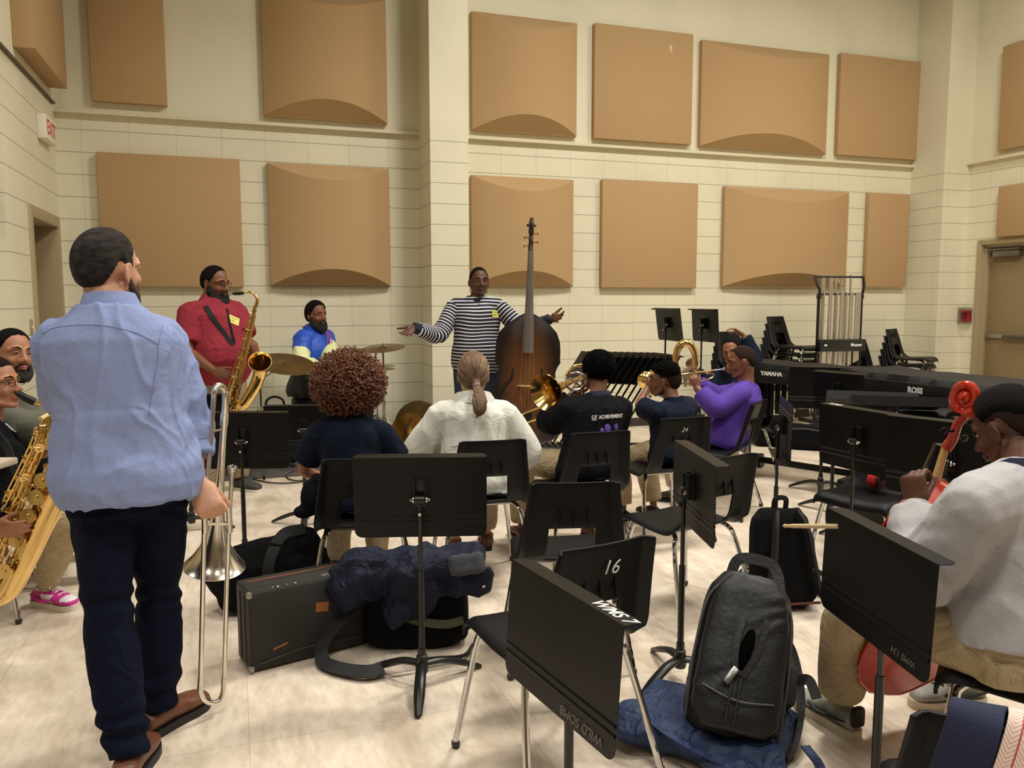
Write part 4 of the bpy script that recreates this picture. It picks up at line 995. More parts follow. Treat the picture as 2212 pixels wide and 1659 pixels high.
# ================================================================== PEOPLE: builder
eye_w = mat('eye_white', (180, 168, 156), .3); eye_d = mat('eye_iris', (34, 20, 14), .15)
def rotm(x, z):       # matrix from local x (right), z (up)
    x = Vector(x).normalized(); z = Vector(z); y = z.cross(x).normalized(); z = x.cross(y).normalized()
    return Matrix((x, y, z)).transposed()
def head_frame(heading, pitch=0, roll=0):   # heading relative to camera-away; pitch>0 looks up; roll>0 tips to the person's right
    return Matrix.Rotation(hd(heading), 3, 'Z') @ Matrix.Rotation(R_(pitch), 3, 'X') @ Matrix.Rotation(R_(roll), 3, 'Y')
def head_prims(mb, c, R, s=1.0, ears=True, nose=1.0, jaw=1.0):
    X = mb.X; mb.X = Matrix.Translation(c) @ R.to_4x4() @ Matrix.Scale(s, 4)
    mb.ell((0, -.014, .028), (.0745, .098, .09), n=28)
    mb.ell((0, .018, -.02), (.0655 * jaw, .068, .078), n=24)
    mb.ell((0, .022, -.068), (.052 * jaw, .055, .045), n=20)
    mb.ell((0, .066, -.098), (.023, .018, .019), n=12)
    for q in (-1, 1):
        mb.tube([(q * .056 * jaw, -.005, -.05), (q * .046 * jaw, .03, -.085), (q * .015, .066, -.102)], [.018, .017, .014], n=10, round_=True)
        mb.ell((q * .037, .056, -.033), (.024, .024, .024), n=12)
        mb.tube([(q * .012, .083, .02), (q * .035, .078, .024), (q * .058, .056, .014)], [.009, .0095, .008], n=8, round_=True)
        mb.ell((q * .0135 * nose, .093, -.038), (.0105 * nose, .012, .0095), n=10)
        if ears:
            Re = Matrix.Rotation(q * R_(18), 3, 'Z') @ Matrix.Rotation(R_(-8), 3, 'X')
            mb.ell((q * .077, -.006, -.012), (.0065, .019, .032), Re, n=14)
            mb.tube([Vector((q * .080, -.006, -.012)) + Re @ Vector((q * .003, .017 * math.cos(a), .030 * math.sin(a))) for a in [R_(20 + 25 * k) for k in range(11)]], .0045, n=6, round_=True)
    mb.tube([(0, .084, .008), (0, .094, -.015), (0, .107, -.034)], [.0085, .0105, .0125], n=10, round_=True)
    mb.tube([(-.021, .081, -.064), (-.008, .0905, -.0605), (.008, .0905, -.0605), (.021, .081, -.064)], [.004, .0065, .0065, .004], n=8, round_=True)
    mb.tube([(-.019, .081, -.068), (0, .0905, -.0735), (.019, .081, -.068)], [.004, .0075, .004], n=8, round_=True)
    mb.X = X
def face_parts(root, c, R, s, hairc, brow=True, lips=None, look=(0, 0), closed=False, skin=None):
    X = Matrix.Translation(c) @ R.to_4x4() @ Matrix.Scale(s, 4)
    for q in (-1, 1):
        if not closed:
            mb = MB(); mb.X = X; mb.ell((q * .031, .0700, .0005), (.0120, .0125, .0058), n=14, mi=0)
            mb.ell((q * .031 + look[0] * .004, .0785, .0015 + look[1] * .003), (.0056, .005, .0052), n=12, mi=1); mb.build('eye', [eye_w, eye_d], root, world=True)
            mb = MB(); mb.X = X; mb.tube([(q * .017, .0795, .002), (q * .026, .0835, .0062), (q * .036, .0825, .0062), (q * .046, .0755, .001)], [.0025, .0040, .0040, .0025], n=6, round_=True); mb.build('eyelid', skin or hairc, root, world=True)
        if brow:
            mb = MB(); mb.X = X; mb.tube([(q * .014, .090, .0215), (q * .03, .0895, .029), (q * .05, .0745, .024)], [.003, .0038, .0022], n=6, flat=.7, round_=True); mb.build('eyebrow', hairc, root, world=True)
    if lips:
        mb = MB(); mb.X = X
        mb.tube([(-.020, .0835, -.0645), (-.008, .0925, -.0615), (.008, .0925, -.0615), (.020, .0835, -.0645)], [.003, .0060, .0060, .003], n=8, round_=True)
        mb.tube([(-.018, .0835, -.0685), (0, .0930, -.0735), (.018, .0835, -.0685)], [.003, .0068, .003], n=8, round_=True); mb.build('lips', lips, root, world=True)
def hair_cap(root, c, R, s, m, thick=.010, front=.065, temple=-.005, nape=-.075, disp=None, voxel=.0065, back=1.0, name='hair', burn=-.034, ear=.004):
    """short hair: a cap that follows the skull and dips under the skin outside the hairline"""
    n = 72; mb = MB(); vs = []; fs = []; rows = 44
    def mask(d):      # d: unit direction, local
        az = math.atan2(abs(d.x), d.y)      # 0 front .. pi back
        line = float(np.interp(az, [0, .55, .80, 1.0, 1.18, 1.22, 1.50, 1.62, 1.80, 2.0, 2.45, 3.15], [front, front - .004, front - .022, .020, .004, burn, burn, ear, ear, -.03 if ear < .02 else ear, nape, nape]))
        z = d.z * .105 + .006 * noise.noise(d * 9)
        return max(0, min(1, (z - line + .006) / .034))
    cc = Vector((0, -.014, .020))
    for i in range(rows + 1):
        th = PI * i / rows
        for k in range(n):
            ph = 2 * PI * k / n; d = Vector((math.sin(th) * math.cos(ph), math.sin(th) * math.sin(ph), math.cos(th)))
            r = 1 / math.sqrt((d.x / .0750) ** 2 + (d.y / .0985) ** 2 + (d.z / (.0975 if d.z > 0 else .115)) ** 2)
            mk = mask(d); t_ = thick * (1 + .0 * d.z)
            rr = r + (t_ * mk - .016 * (1 - mk))
            p = cc + d * (r + (t_ + .009) * (1 - (1 - mk) ** 2.2) - .009 if mk > 0 else r - .014)
            if disp and mk > .5: p += d * disp(d)
            vs.append(p)
    for i in range(rows):
        for k in range(n): a = i * n + k; b = i * n + (k + 1) % n; fs.append((a, a + n, b + n, b))
    mb.X = Matrix.Translation(c) @ R.to_4x4() @ Matrix.Scale(s, 4); mb.add(vs, fs)
    return mb.build(name, m, root, world=True, sharp=0)
def beard(root, c, R, s, m, full=1.0, stache=True, disp=.002, name='beard'):
    X = Matrix.Translation(c) @ R.to_4x4() @ Matrix.Scale(s, 4); mb = MB(); mb.X = X
    f = full
    for q in (-1, 1):
        mb.tube([(q * .069, .002, -.022), (q * .066, .012, -.055), (q * .052, .038, -.085 - .008 * f), (q * .022, .068, -.104 - .012 * f), (0, .076, -.108 - .014 * f)], [.008 + .003 * f, .014 + .006 * f, .019 + .007 * f, .020 + .008 * f, .020 + .008 * f], n=10, round_=True)
        if stache: mb.tube([(0, .0935, -.052), (q * .018, .0885, -.055), (q * .032, .074, -.068), (q * .034, .066, -.085)], [.006, .0065, .0075, .012], n=8, round_=True)
    mb.ell((0, .074, -.10), (.024, .020, .018 + .012 * f), n=12)
    me = fuse(mb, .005, 2, lambda p: disp * noise.noise(p * 160)); return fobj(name, me, m, root)
def hand_prims(mb, w, d, n, side, s=1.0, curls=(20, 25, 20), spread=1.0, thumb=(35, 20), fing=None, thumb_curl=15):
    """w wrist, d direction to the fingers, n palm normal (side the fingers curl to), side +1 right -1 left"""
    d = Vector(d).normalized(); n = Vector(n); n = (n - d * n.dot(d)).normalized(); t = d.cross(n) * side
    def P(a, b, c_): return w + d * a * s + t * b * s + n * c_ * s
    rg = []
    for a, hw, hd_, off in ((-.02, .025, .019, 0), (.0, .026, .019, 0), (.02, .033, .019, .002), (.05, .040, .018, .003), (.08, .0415, .0145, 0), (.096, .037, .011, 0)):
        rg.append([P(a, math.cos(2 * PI * k / 14) * hw, off + math.sin(2 * PI * k / 14) * hd_) for k in range(14)])
    mb.rings(rg)
    mb.ell(P(.035, .022, .008), (.02 * s, .02 * s, .02 * s), n=10)
    L = [(.030, .074, .0088), (.010, .082, .0090), (-.010, .076, .0086), (-.029, .060, .0078)]
    for i, (b, l, r) in enumerate(L):
        cu = fing[i] if fing else curls; sp = R_((6, 1.5, -3, -9)[i] * spread)
        base = P(.088 if i < 3 else .082, b, 0); dd = d * math.cos(sp) + t * math.sin(sp); pts = [base - d * .012 * s, base]; ang = 0; p = base
        for k, fr in enumerate((.44, .31, .25)):
            ang += R_(cu[k]); q = dd * math.cos(ang) + n * math.sin(ang); p = p + q * l * fr * s; pts.append(p)
        mb.tube(pts, [r * s * 1.02, r * s, r * s * .97, r * s * .9, r * s * .78], n=10, round_=True)
    a0, a1 = R_(thumb[0]), R_(thumb[1])
    td = (d * math.cos(a0) + t * math.sin(a0)); td = (td * math.cos(a1) + n * math.sin(a1)).normalized()
    b0 = P(.022, .020, .006); b1 = b0 + td * .040 * s; td2 = (td + (d * .3 + n * .3) * (thumb_curl / 25)).normalized(); b2 = b1 + td2 * .032 * s; td3 = (td2 + (d * .3 + n * .25) * (thumb_curl / 25)).normalized(); b3 = b2 + td3 * .024 * s
    mb.tube([b0, b1, b2, b3], [.0145 * s, .0118 * s, .0108 * s, .0088 * s], n=10, round_=True)
def ik(a, b, l1, l2, hint):
    v = b - a; L = v.length
    if L > (l1 + l2) * .998: b = a + v * ((l1 + l2) * .998 / L); v = b - a; L = v.length
    x = (l1 * l1 - l2 * l2 + L * L) / (2 * L); h = math.sqrt(max(0, l1 * l1 - x * x)); u = v / L
    hn = Vector(hint) - a; hn = hn - u * hn.dot(u)
    hn = hn.normalized() if hn.length > 1e-5 else frame(u)[1]
    return a + u * x + hn * h, b
class Person:
    """Joints are world points.  pel, neck(base), shL/shR, elL.., wrL.., hipL.., knL.., anL.., toeL.. ; fwd = body forward"""
    def __init__(s, label, J, sc=1.0, bulk=1.0, skin=None, loc=None, name='person', cat='person'):
        s.J = J; s.sc = sc; s.b = bulk; s.skin = skin
        loc = loc or Vector((J['pel'].x, J['pel'].y, 0))
        s.root = thing(name, label, cat, tuple(loc)); s.mb = MB(); s.up = (J['neck'] - J['pel']).normalized()
        s.rt = (J['shR'] - J['shL']).normalized(); s.fw = s.up.cross(s.rt).normalized()
    def torso(s, mb, inf=0.0, belly=0.0, z0=-.12, z1=1.0, chest=1.0, hem=None):
        J = s.J; sc = s.sc; b = s.b; L = (J['neck'] - J['pel']).length; rg = []
        # t, half width, half depth, forward shift
        S = [(-.20, .155, .112, -.01), (-.10, .172, .125, -.01), (0, .172, .125, -.005), (.15, .160, .112, .0), (.32, .146, .104, .004), (.5, .154, .112, .008), (.66, .168, .118, .008), (.77, .168, .112, .002), (.85, .148, .092, -.008), (.92, .108, .072, -.014), (.97, .078, .060, -.014), (1.0, .064, .054, -.012)]
        for t, hw, hd_, f in S:
            if t < z0 - 1e-6 or t > z1 + 1e-6: continue
            bel = belly * math.exp(-((t - .22) / .26) ** 2)
            hw = hw * sc * (1 + (b - 1) * (1 if t < .85 else .5)) + inf; hd2 = hd_ * sc * (1 + (b - 1) * (1 if t < .85 else .4)) + inf
            if chest != 1 and .4 < t < .9: hd2 *= chest
            c = J['pel'] + s.up * L * t + s.fw * (f * sc + bel * .5); hdd = hd2 + bel * .5; hww = hw + bel * .35
            rg.append([c + s.rt * (math.copysign(abs(math.cos(q)) ** .9, math.cos(q)) * hww) + s.fw * (math.sin(q) * hdd) for q in [2 * PI * k / 26 for k in range(26)]])
        mb.rings(rg)
        if z1 >= .89:       # deltoid bridge
            for a in ('shL', 'shR'):
                c0 = J['pel'] + s.up * L * .90; mb.tube([c0, c0.lerp(J[a], .5) - s.up * .004, J[a]], [.060 * sc + inf * .7, .058 * sc + inf * .8, (.053 * sc + inf) * (1 + (b - 1) * .4)], n=14, round_=True)
    def arm(s, mb, k, inf=0.0, t0=0, t1=2.0, round_=True, slack=0.0):
        """t: 0 shoulder, 1 elbow, 2 wrist"""
        J = s.J; P = [J['sh' + k], J['el' + k], J['wr' + k]]; sc = s.sc * (1 + (s.b - 1) * .6)
        R = [.052, .049, .045, .039, .036, .0385, .034, .0265, .024]
        T = [0, .25, .6, .9, 1.05, 1.25, 1.55, 1.9, 2.0]; pts = []; rr = []
        def at(t): return P[0].lerp(P[1], t) if t <= 1 else P[1].lerp(P[2], t - 1)
        def rad(t): return float(np.interp(t, T, R)) * sc + inf + slack * float(np.interp(t, [0, .8, 1, 1.2, 2], [0, .6, 1, .8, .2]))
        n = max(4, int((t1 - t0) * 9))
        for i in range(n + 1):
            t = t0 + (t1 - t0) * i / n; p = at(t)
            if .85 < t < 1.15: w = (t - .85) / .3; p = at(.85).lerp(at(1.15), w).lerp(p, .55)
            pts.append(p); rr.append(rad(t))
        mb.tube(pts, rr, n=16, round_=round_)
    def leg(s, mb, k, inf=0.0, t0=0, t1=2.0, round_=True, slack=0.0):
        J = s.J; P = [J['hip' + k], J['kn' + k], J['an' + k]]; sc = s.sc * (1 + (s.b - 1) * .6)
        R = [.088, .082, .070, .058, .053, .055, .048, .037, .034]; T = [0, .25, .6, .9, 1.05, 1.3, 1.6, 1.9, 2.0]; pts = []; rr = []
        def at(t): return P[0].lerp(P[1], t) if t <= 1 else P[1].lerp(P[2], t - 1)
        n = max(4, int((t1 - t0) * 10))
        for i in range(n + 1):
            t = t0 + (t1 - t0) * i / n; p = at(t)
            if .85 < t < 1.15: w = (t - .85) / .3; p = at(.85).lerp(at(1.15), w).lerp(p, .55)
            pts.append(p); rr.append(float(np.interp(t, T, R)) * sc + inf + slack * float(np.interp(t, [0, 1, 1.5, 2], [0, .3, 1, 1.1])))
        mb.tube(pts, rr, n=18, round_=round_)
    def foot(s, mb, k, inf=0.0, zs=0.0):
        J = s.J; a = J['an' + k]; toe = J['toe' + k]; d = toe - a; d.z = 0; L = d.length; d.normalize(); sc = s.sc; x = Vector((d.y, -d.x, 0)); z0 = J.get('gz' + k, 0.0)
        rg = []
        for t, hw, h, lift in ((-.075, .020, .045, .0), (-.062, .031, .065, 0), (-.02, .035, .082, 0), (.03, .036, .085, 0), (.07, .041, .070, 0), (.115, .046, .056, 0), (.155, .045, .048, 0), (.185, .036, .040, 0), (.2, .018, .028, 0)):
            c = a + d * (t * sc); c.z = z0
            rg.append([c + x * (math.cos(q) * (hw * sc + inf)) + Vector((0, 0, max(0, (.5 + .5 * math.sin(q)) ** .8) * (h * sc + inf) + zs)) for q in [2 * PI * i / 16 for i in range(16)]])
        mb.rings(rg)
    def shoes(s, k, m, sole_m, sole=.02, hi=False, name='shoe'):
        mb = MB(); s.foot(mb, k, .006, sole * .6)
        if hi: a = s.J['an' + k]; mb.tube([Vector((a.x, a.y, s.J.get('gz' + k, 0) + .05)), Vector((a.x, a.y, s.J.get('gz' + k, 0) + .125))], [.042 * s.sc, .040 * s.sc], n=14)
        me = fuse(mb, .006, 2)
        o = fobj(name, me, m, s.root)
        J = s.J; a = J['an' + k]; toe = J['toe' + k]; d = toe - a; d.z = 0; d.normalize(); x = Vector((d.y, -d.x, 0)); z0 = J.get('gz' + k, 0.0); sc = s.sc
        L = []; Rr = []
        for t, hw in ((-.086, .012), (-.082, .022), (-.073, .031), (-.05, .038), (0, .039), (.06, .042), (.12, .050), (.155, .050), (.178, .044), (.195, .034), (.205, .022), (.210, .010)):
            L.append(a + d * (t * sc) + x * hw * sc); Rr.append(a + d * (t * sc) - x * hw * sc)
        out = L + Rr[::-1]; mb = MB(); n = len(out)
        for v in out: v.z = z0 + .0005
        mb.rings([out, [v + Vector((0, 0, sole)) for v in out]]); mb.build('sole', sole_m, o, world=True)
        return o
    def finish(s, voxel=.006, headc=None, headR=None, heads=1.0, legs=True, torso=True, arms='LR', feet=True, ears=True, nose=1.0, jaw=1.0, neck_r=.052):
        mb = s.mb; J = s.J; sc = s.sc
        if torso: s.torso(mb, -.012, 0)
        for k in arms: s.arm(mb, k, -.002)
        if legs:
            for k in 'LR':
                s.leg(mb, k, -.006)
                if feet: s.foot(mb, k, -.004, .012)
        if headc is not None:
            head_prims(mb, headc, headR, heads, ears, nose, jaw)
            nb = J['neck'] - s.up * .03; b0 = headc + headR @ Vector((0, -.030, -.055)) * heads; mb.tube([nb, nb.lerp(b0, .5) , b0], [neck_r * 1.12 * heads, neck_r * heads, neck_r * heads], n=16, round_=True)
        me = fuse(mb, voxel, 2); s.body = fobj('body', me, s.skin, s.root); return s.body
def seated(px, py, D, a, sc=1.0, seat=.45, lean=0.0, headfwd=0.0, spread=.12, feet=(.02, .02), root=None, tw=0.0, kx=0.0, thigh=1.0, side=0.0, neck=None):
    """default seated joints; px,py,D = middle of the pelvis. a = heading"""
    p = root if root is not None else C(px, py, D); R = Matrix.Rotation(hd(a), 3, 'Z'); o = Vector((p.x, p.y, 0)); J = {}
    def W(x, y, z): return o + R @ Vector((x, y, z))
    pz = seat + .085 * sc
    J['pel'] = W(0, 0, pz); tl = .50 * sc
    up = Vector((math.sin(R_(side)), math.sin(R_(lean)), 0)); up.z = math.sqrt(1 - up.x ** 2 - up.y ** 2)
    nk = Vector((0, 0, pz)) + up * (tl + .045 * sc)
    if neck is not None:
        q_ = C(*neck); lc = R.transposed() @ (q_ - o); nk = lc; up = (nk - Vector((0, 0, pz))).normalized()
    J['neck'] = W(*nk); sh = nk - up * .085 * sc
    Rt = Matrix.Rotation(R_(tw), 3, 'Z')
    for k, q in (('L', -1), ('R', 1)):
        sx = Rt @ Vector((q * .175 * sc, -.005, 0)); J['sh' + k] = W(sh.x + sx.x, sh.y + sx.y, sh.z)
        J['hip' + k] = W(q * .085 * sc, .02, pz - .0); kn = Vector((q * spread * sc + kx, .02 + .42 * sc * thigh, max(pz - .02, .0))); J['kn' + k] = W(kn.x, kn.y, min(.49 * sc + .03, pz + .02))
        f = feet[0] if k == 'L' else feet[1]
        J['an' + k] = W(kn.x, kn.y - .0 + f, .085); J['toe' + k] = W(kn.x * 1.1, kn.y + f + .2, .02)
    J['_W'] = W; J['_R'] = R; J['_hd'] = a
    hc = Vector(nk) + up * (.155 * sc if False else .15) + Vector((0, .03 + headfwd, 0)); J['head'] = W(*hc)
    return J
def set_arm(J, k, wrist, hint, sc=1.0):
    J['el' + k], J['wr' + k] = ik(J['sh' + k], wrist, .285 * sc, .25 * sc, hint)
def skinm(n, rgb, rgb2=None): return mat(n, rgb, .48, bump=.12, bscale=220, var=.4, vscale=30, rgb2=rgb2 or tuple(int(v * .82) for v in rgb), spec=.4)
sk_light = skinm('skin_light', (212, 160, 132)); sk_tan = skinm('skin_tan', (176, 122, 92)); sk_brown = skinm('skin_brown', (128, 82, 58)); sk_dark = skinm('skin_dark', (92, 58, 42)); sk_mid = skinm('skin_mid', (150, 100, 72))
lip_d = mat('lip_dark', (102, 60, 52), .5); lip_l = mat('lip_rose', (178, 100, 92), .4)
hair_blk = mat('hair_black', (16, 14, 13), .85, bump=.9, bscale=420, spec=.15); hair_dk = mat('hair_short_dark', (38, 33, 31), .7, bump=.8, bscale=500, var=.5, vscale=40, rgb2=(78, 70, 66))
hair_fade = mat('hair_fade', (44, 31, 26), .85, bump=.5, bscale=600, spec=.15)
khaki = mat('khaki_twill', (186, 168, 136), .9, bump=.3, bscale=400, var=.35, vscale=14, rgb2=(160, 142, 112), spec=.2, wr=.7, wscale=9, wdist=.025)
khaki_d = mat('khaki_dark', (150, 132, 104), .85, bump=.3, bscale=400, var=.3)
denim = mat('denim_dark', (36, 48, 76), .8, bump=.4, bscale=500, var=.4)
navy_k = mat('navy_knit', (20, 28, 46), .9, bump=.35, bscale=500, var=.2, spec=.15, wr=.5, wscale=8, wdist=.025)
black_k = mat('black_fleece', (17, 18, 23), .95, bump=.4, bscale=300, spec=.12, wr=.6, wscale=8, wdist=.025)
sole_w = mat('sole_white', (220, 214, 200), .6); sole_b = mat('sole_black', (26, 24, 24), .6)

def surf(P, px, py, names=('shirt', 'sweatshirt', 'polo_shirt', 'sweater', 'windbreaker', 'fleece_jacket')):   # nearest point of the garment along a sight line
    best = None
    for ch in P.root.children:
        if ch.name.split('.')[0] not in names: continue
        Mw = wmat(ch); Mi = Mw.inverted(); o_ = Vector((0, 0, CAMH)); d = ray(px, py).normalized()
        ok, loc, nor, idx = ch.ray_cast(Mi @ o_, (Mi.to_3x3() @ d).normalized())
        if ok:
            w = Mw @ loc
            if best is None or (w - o_).length < (best[0] - o_).length: best = (w, (Mw.to_3x3() @ nor).normalized())
    return best
def on_surf(P, px, py, x, lift=.003):
    b = surf(P, px, py)
    if b is None: return None
    n = b[1]; x = Vector(x); x = (x - n * x.dot(n)).normalized(); return b[0] + n * lift, x, n.cross(x), n

def seam(P, path, m, r=.0016, names=('shirt', 'sweatshirt', 'polo_shirt', 'fleece_jacket'), lift=.0008, name='seam'):
    pp = spl([Vector((x, y, 0)) for x, y in path], 8); q = []
    for p in pp:
        b = surf(P, p.x, p.y, names)
        if b: q.append(b[0] + b[1] * lift)
    if len(q) > 2: mb = MB(); mb.tube(q, r, n=6); return mb.build(name, m, P.root, world=True)
# ================================================================== man in the blue shirt (back to us) with a silver trombone
J = {}
Dm = 2.68
J['pel'] = C(278, 1035, Dm); J['neck'] = C(240, 668, Dm); J['shL'] = C(128, 738, 2.66) ; J['shR'] = C(352, 730, 2.80)
J['pel'].z = .93; J['neck'].z = 1.462
J['elR'] = C(412, 915, 2.84); J['wrR'] = C(426, 1040, 2.77)
J['shL'].z = 1.335; J['shR'].z = 1.335
J['elL'] = C(140, 880, 2.98); J['wrL'] = C(270, 715, 3.05)
J['hipL'] = C(222, 1120, 2.66); J['hipR'] = C(336, 1110, 2.74)
J['hipL'].z = J['hipR'].z = .86
gl_ = FL(278, 1632, .09); gr_ = FL(345, 1525, .09)
J['anL'] = Vector((gl_.x, gl_.y, .09)); J['anR'] = Vector((gr_.x, gr_.y, .09))
J['knL'] = (J['hipL'] + J['anL']) / 2 + Vector((-.03, .05, .02)); J['knR'] = (J['hipR'] + J['anR']) / 2 + Vector((.0, .04, .02))
dR = (FL(448, 1490) - FL(330, 1560)).normalized(); dL = (FL(330, 1560) - FL(262, 1680)).normalized()
J['toeR'] = J['anR'] + dR * .2; J['toeL'] = J['anL'] + dL * .2
P1 = Person('man in a light blue shirt and navy trousers standing with his back to us', J, 1.03, 1.08, sk_light)
hR = head_frame(-20, 3, 2); hC = C(236, 580, 2.74)
# right fist round the trombone, left hand at the mouth
fd = (C(462, 1115, 2.73) - J['wrR']).normalized()
hand_prims(P1.mb, J['wrR'], fd, -CR * .25 + CF * .95, 1, 1.22, curls=(58, 82, 55), spread=.3, thumb=(25, 55), thumb_curl=40)
hand_prims(P1.mb, J['wrL'], (C(302, 652, 3.02) - J['wrL']).normalized(), -CR + CU * .2, -1, 1.0, curls=(35, 45, 30))
P1.finish(.0065, hC, hR, 1.1, neck_r=.056)
root = P1.root
hair_g = mat('hair_greying', (34, 29, 29), .75, bump=.9, bscale=330, var=.7, vscale=30, rgb2=(84, 76, 74), stretch=(1, 1, 2.2), spec=.2)
hair_cap(root, hC, hR, 1.1, hair_g, .008, front=.072, nape=-.078)
beard(root, hC, hR, 1.1, mat('beard_brown', (74, 52, 42), .8, bump=.6, bscale=400), full=.1)
face_parts(root, hC, hR, 1.1, hair_dk, lips=lip_l, skin=sk_light)
shirt = mat('oxford_blue', (142, 156, 200), .9, bump=.22, bscale=700, var=.4, vscale=90, rgb2=(126, 141, 188), spec=.15, wr=.24, wscale=4.2, wdist=.03)
mb = MB(); P1.torso(mb, .030, .05, z0=-.2); 
L_ = J['neck'] - J['pel']
# tail of the shirt hanging over the belt
rg = []
for t, e in ((.34, .026), (.1, .030), (-.1, .030), (-.205, .026)):
    c_ = J['pel'] + P1.up * L_.length * t
    rg.append([c_ + P1.rt * (math.cos(q) * (.192 + e * .4)) + P1.fw * (math.sin(q) * (.150 + e * .4) + .01) for q in [2 * PI * k / 28 for k in range(28)]])
mb.rings(rg)
P1.arm(mb, 'R', .026, t1=1.40, round_=False, slack=.010); P1.arm(mb, 'L', .024, t1=1.45, round_=False, slack=.010)
def shirt_folds(c):
    q = c - J['pel']; z = q.z; x = q.dot(P1.rt)
    w = noise.noise(c * 3.0)
    a = math.sin((z * 26 + x * 9 + w * 7)) * max(0, .5 - abs(z - .12) * 1.6) * .006
    p = Vector((c.x * 1.3, c.y * 1.3, c.z * .55)) * 8; wv = noise.noise(p * .5) * 1.2
    b_ = (1 - abs(noise.noise(p + Vector((wv, wv, wv)))) * 3.0); b_ = max(b_, 0) ** 2 * .008
    e = 0
    if x > .17: e = math.sin(c.z * 55 + 5 * noise.noise(c * 6)) * .004 * max(0, min(1, (1.25 - c.z) / .2))
    return a + b_ + e + .004 * noise.noise(c * 14)
me = fuse(mb, .0065, 2, shirt_folds); fobj('shirt', me, shirt, root)
seam_m = mat('shirt_seam', (122, 136, 182), .9)
for path in ([(92, 722), (120, 708), (180, 702), (240, 706), (300, 722), (342, 745)], [(342, 745), (340, 790), (328, 850), (322, 900)], [(352, 700), (342, 745)]):
    seam(P1, path, seam_m, .0012)
mb = MB()        # collar stand + fall, yoke seam, cuffs
nb = J['neck'] - P1.up * .005
def ringat(c, u, r, rx, ry, n=26, dz=0.0): return [c + P1.rt * (math.cos(2 * PI * k / n) * rx) + P1.fw * (math.sin(2 * PI * k / n) * ry) + u * (dz + (-.022 if math.sin(2 * PI * k / n) > .4 else 0)) for k in range(n)]
mb.rings([ringat(nb, P1.up, 1, .088, .080, dz=-.030), ringat(nb, P1.up, 1, .078, .072, dz=.030), ringat(nb, P1.up, 1, .074, .068, dz=.045), ringat(nb, P1.up, 1, .078, .073, dz=.048), ringat(nb, P1.up, 1, .093, .086, dz=.01), ringat(nb, P1.up, 1, .106, .096, dz=-.018), ringat(nb, P1.up, 1, .095, .09, dz=-.03)], cap=False)
mb.build('collar', shirt, root, world=True)
w0 = J['elR'].lerp(J['wrR'], .30); w1 = J['elR'].lerp(J['wrR'], .58); dd = (w1 - w0).normalized()
mb = MB(); mb.tube([w0, w0 + dd * .01, w1 - dd * .006, w1, w1 - dd * .004], [.069, .073, .070, .065, .05], n=22, flat=.9); me = fuse(mb, .006, 1, lambda c: .003 * noise.noise(c * 22)); fobj('rolled_cuff', me, shirt, root)
def body_ray_strip(mb, pts, r): mb.tube(spl(pts, 6), r, n=6)
# trousers
navy_t = mat('trousers_navy', (9, 15, 36), .9, bump=.2, bscale=300, var=.3, vscale=10, spec=.15, wr=.5, wscale=6, wdist=.03)
mb = MB(); P1.torso(mb, .008, .01, z0=-.2, z1=.32); P1.leg(mb, 'L', .010, t1=2.0, round_=False, slack=.010); P1.leg(mb, 'R', .010, t1=2.0, round_=False, slack=.010)
c_ = (J['hipL'] + J['hipR']) / 2; mb.ell(c_ + Vector((0, 0, .0)), (.17, .13, .12))
def tfolds(c):
    f_ = folds(.009, 6, (1, 1, .5), 2)(c)
    for kz, am in ((.50, .006), (.16, .009), (.80, .005)):
        w_ = max(0, 1 - abs(c.z - kz) / .14); f_ += am * w_ * math.sin(c.z * 70 + 8 * noise.noise(c * 5) + c.x * 12)
    return f_
me = fuse(mb, .008, 3, tfolds); fobj('trousers', me, navy_t, root)
br = mat('shoe_brown', (112, 66, 46), .45, bump=.15, bscale=200, var=.4, vscale=12)
for k in 'RL': P1.shoes(k, br, sole_b, .028)

# ---------------- brass instrument helpers
def bell_prof(L, r0, r1, n=14):
    return [(r0 + (r1 - r0) * ((i / n) ** 5.5) + (r1 * .12) * (i / n) ** 1.2, L * i / n) for i in range(n + 1)]
def bell(mb, P, d, L, r0, r1, n=32):
    pr = bell_prof(L, r0, r1 * .9); rim = pr[-1]; inner = [(max(r - .0012, .001), z) for r, z in reversed(pr)]
    mb.lathe(pr + [(rim[0] + .0025, rim[1] + .001), (rim[0] + .001, rim[1] + .003)] + inner, P, d, n=n, cap=False)
# trombone: hanging from his right hand, slide down to the floor, bell pointing down
t = thing('trombone', 'silver trombone held upright with its slide touching the floor', 'trombone', tuple(FL(462, 1500)))
sl = silver
a0 = C(461, 870, 2.80); a1 = C(442, 1120, 2.80); s0 = C(432, 1505, 2.86); s1 = C(482, 1505, 2.93); m0 = C(502, 1015, 2.86); b1 = C(495, 1120, 2.88)
mb = MB(); mb.tube([a1 + (a1 - s0) * .02, s0 + (a1 - s0).normalized() * .06], .0085, n=14); mb.tube([b1, s1 + (b1 - s1).normalized() * .06], .0085, n=14)
cr = [s0 + (a1 - s0).normalized() * .07, s0 + (a1 - s0).normalized() * .02, (s0 * 3 + s1) / 4 - Vector((0, 0, .016)), (s0 + s1 * 3) / 4 - Vector((0, 0, .020)), s1 + (b1 - s1).normalized() * .02, s1 + (b1 - s1).normalized() * .07]
mb.tube(spl(cr, 6), .0095, n=14); mb.ell((s0 + s1) / 2 - Vector((0, 0, .03)), (.006, .006, .008), n=8)
mb.build('hand_slide', sl, t, world=True)
mb = MB(); mb.tube([b1, m0 + (b1 - m0) * .3], .0075, n=12); mb.tube([a1 + (s0 - a1) * .02, a1.lerp(a0, .25)], .0075, n=12)
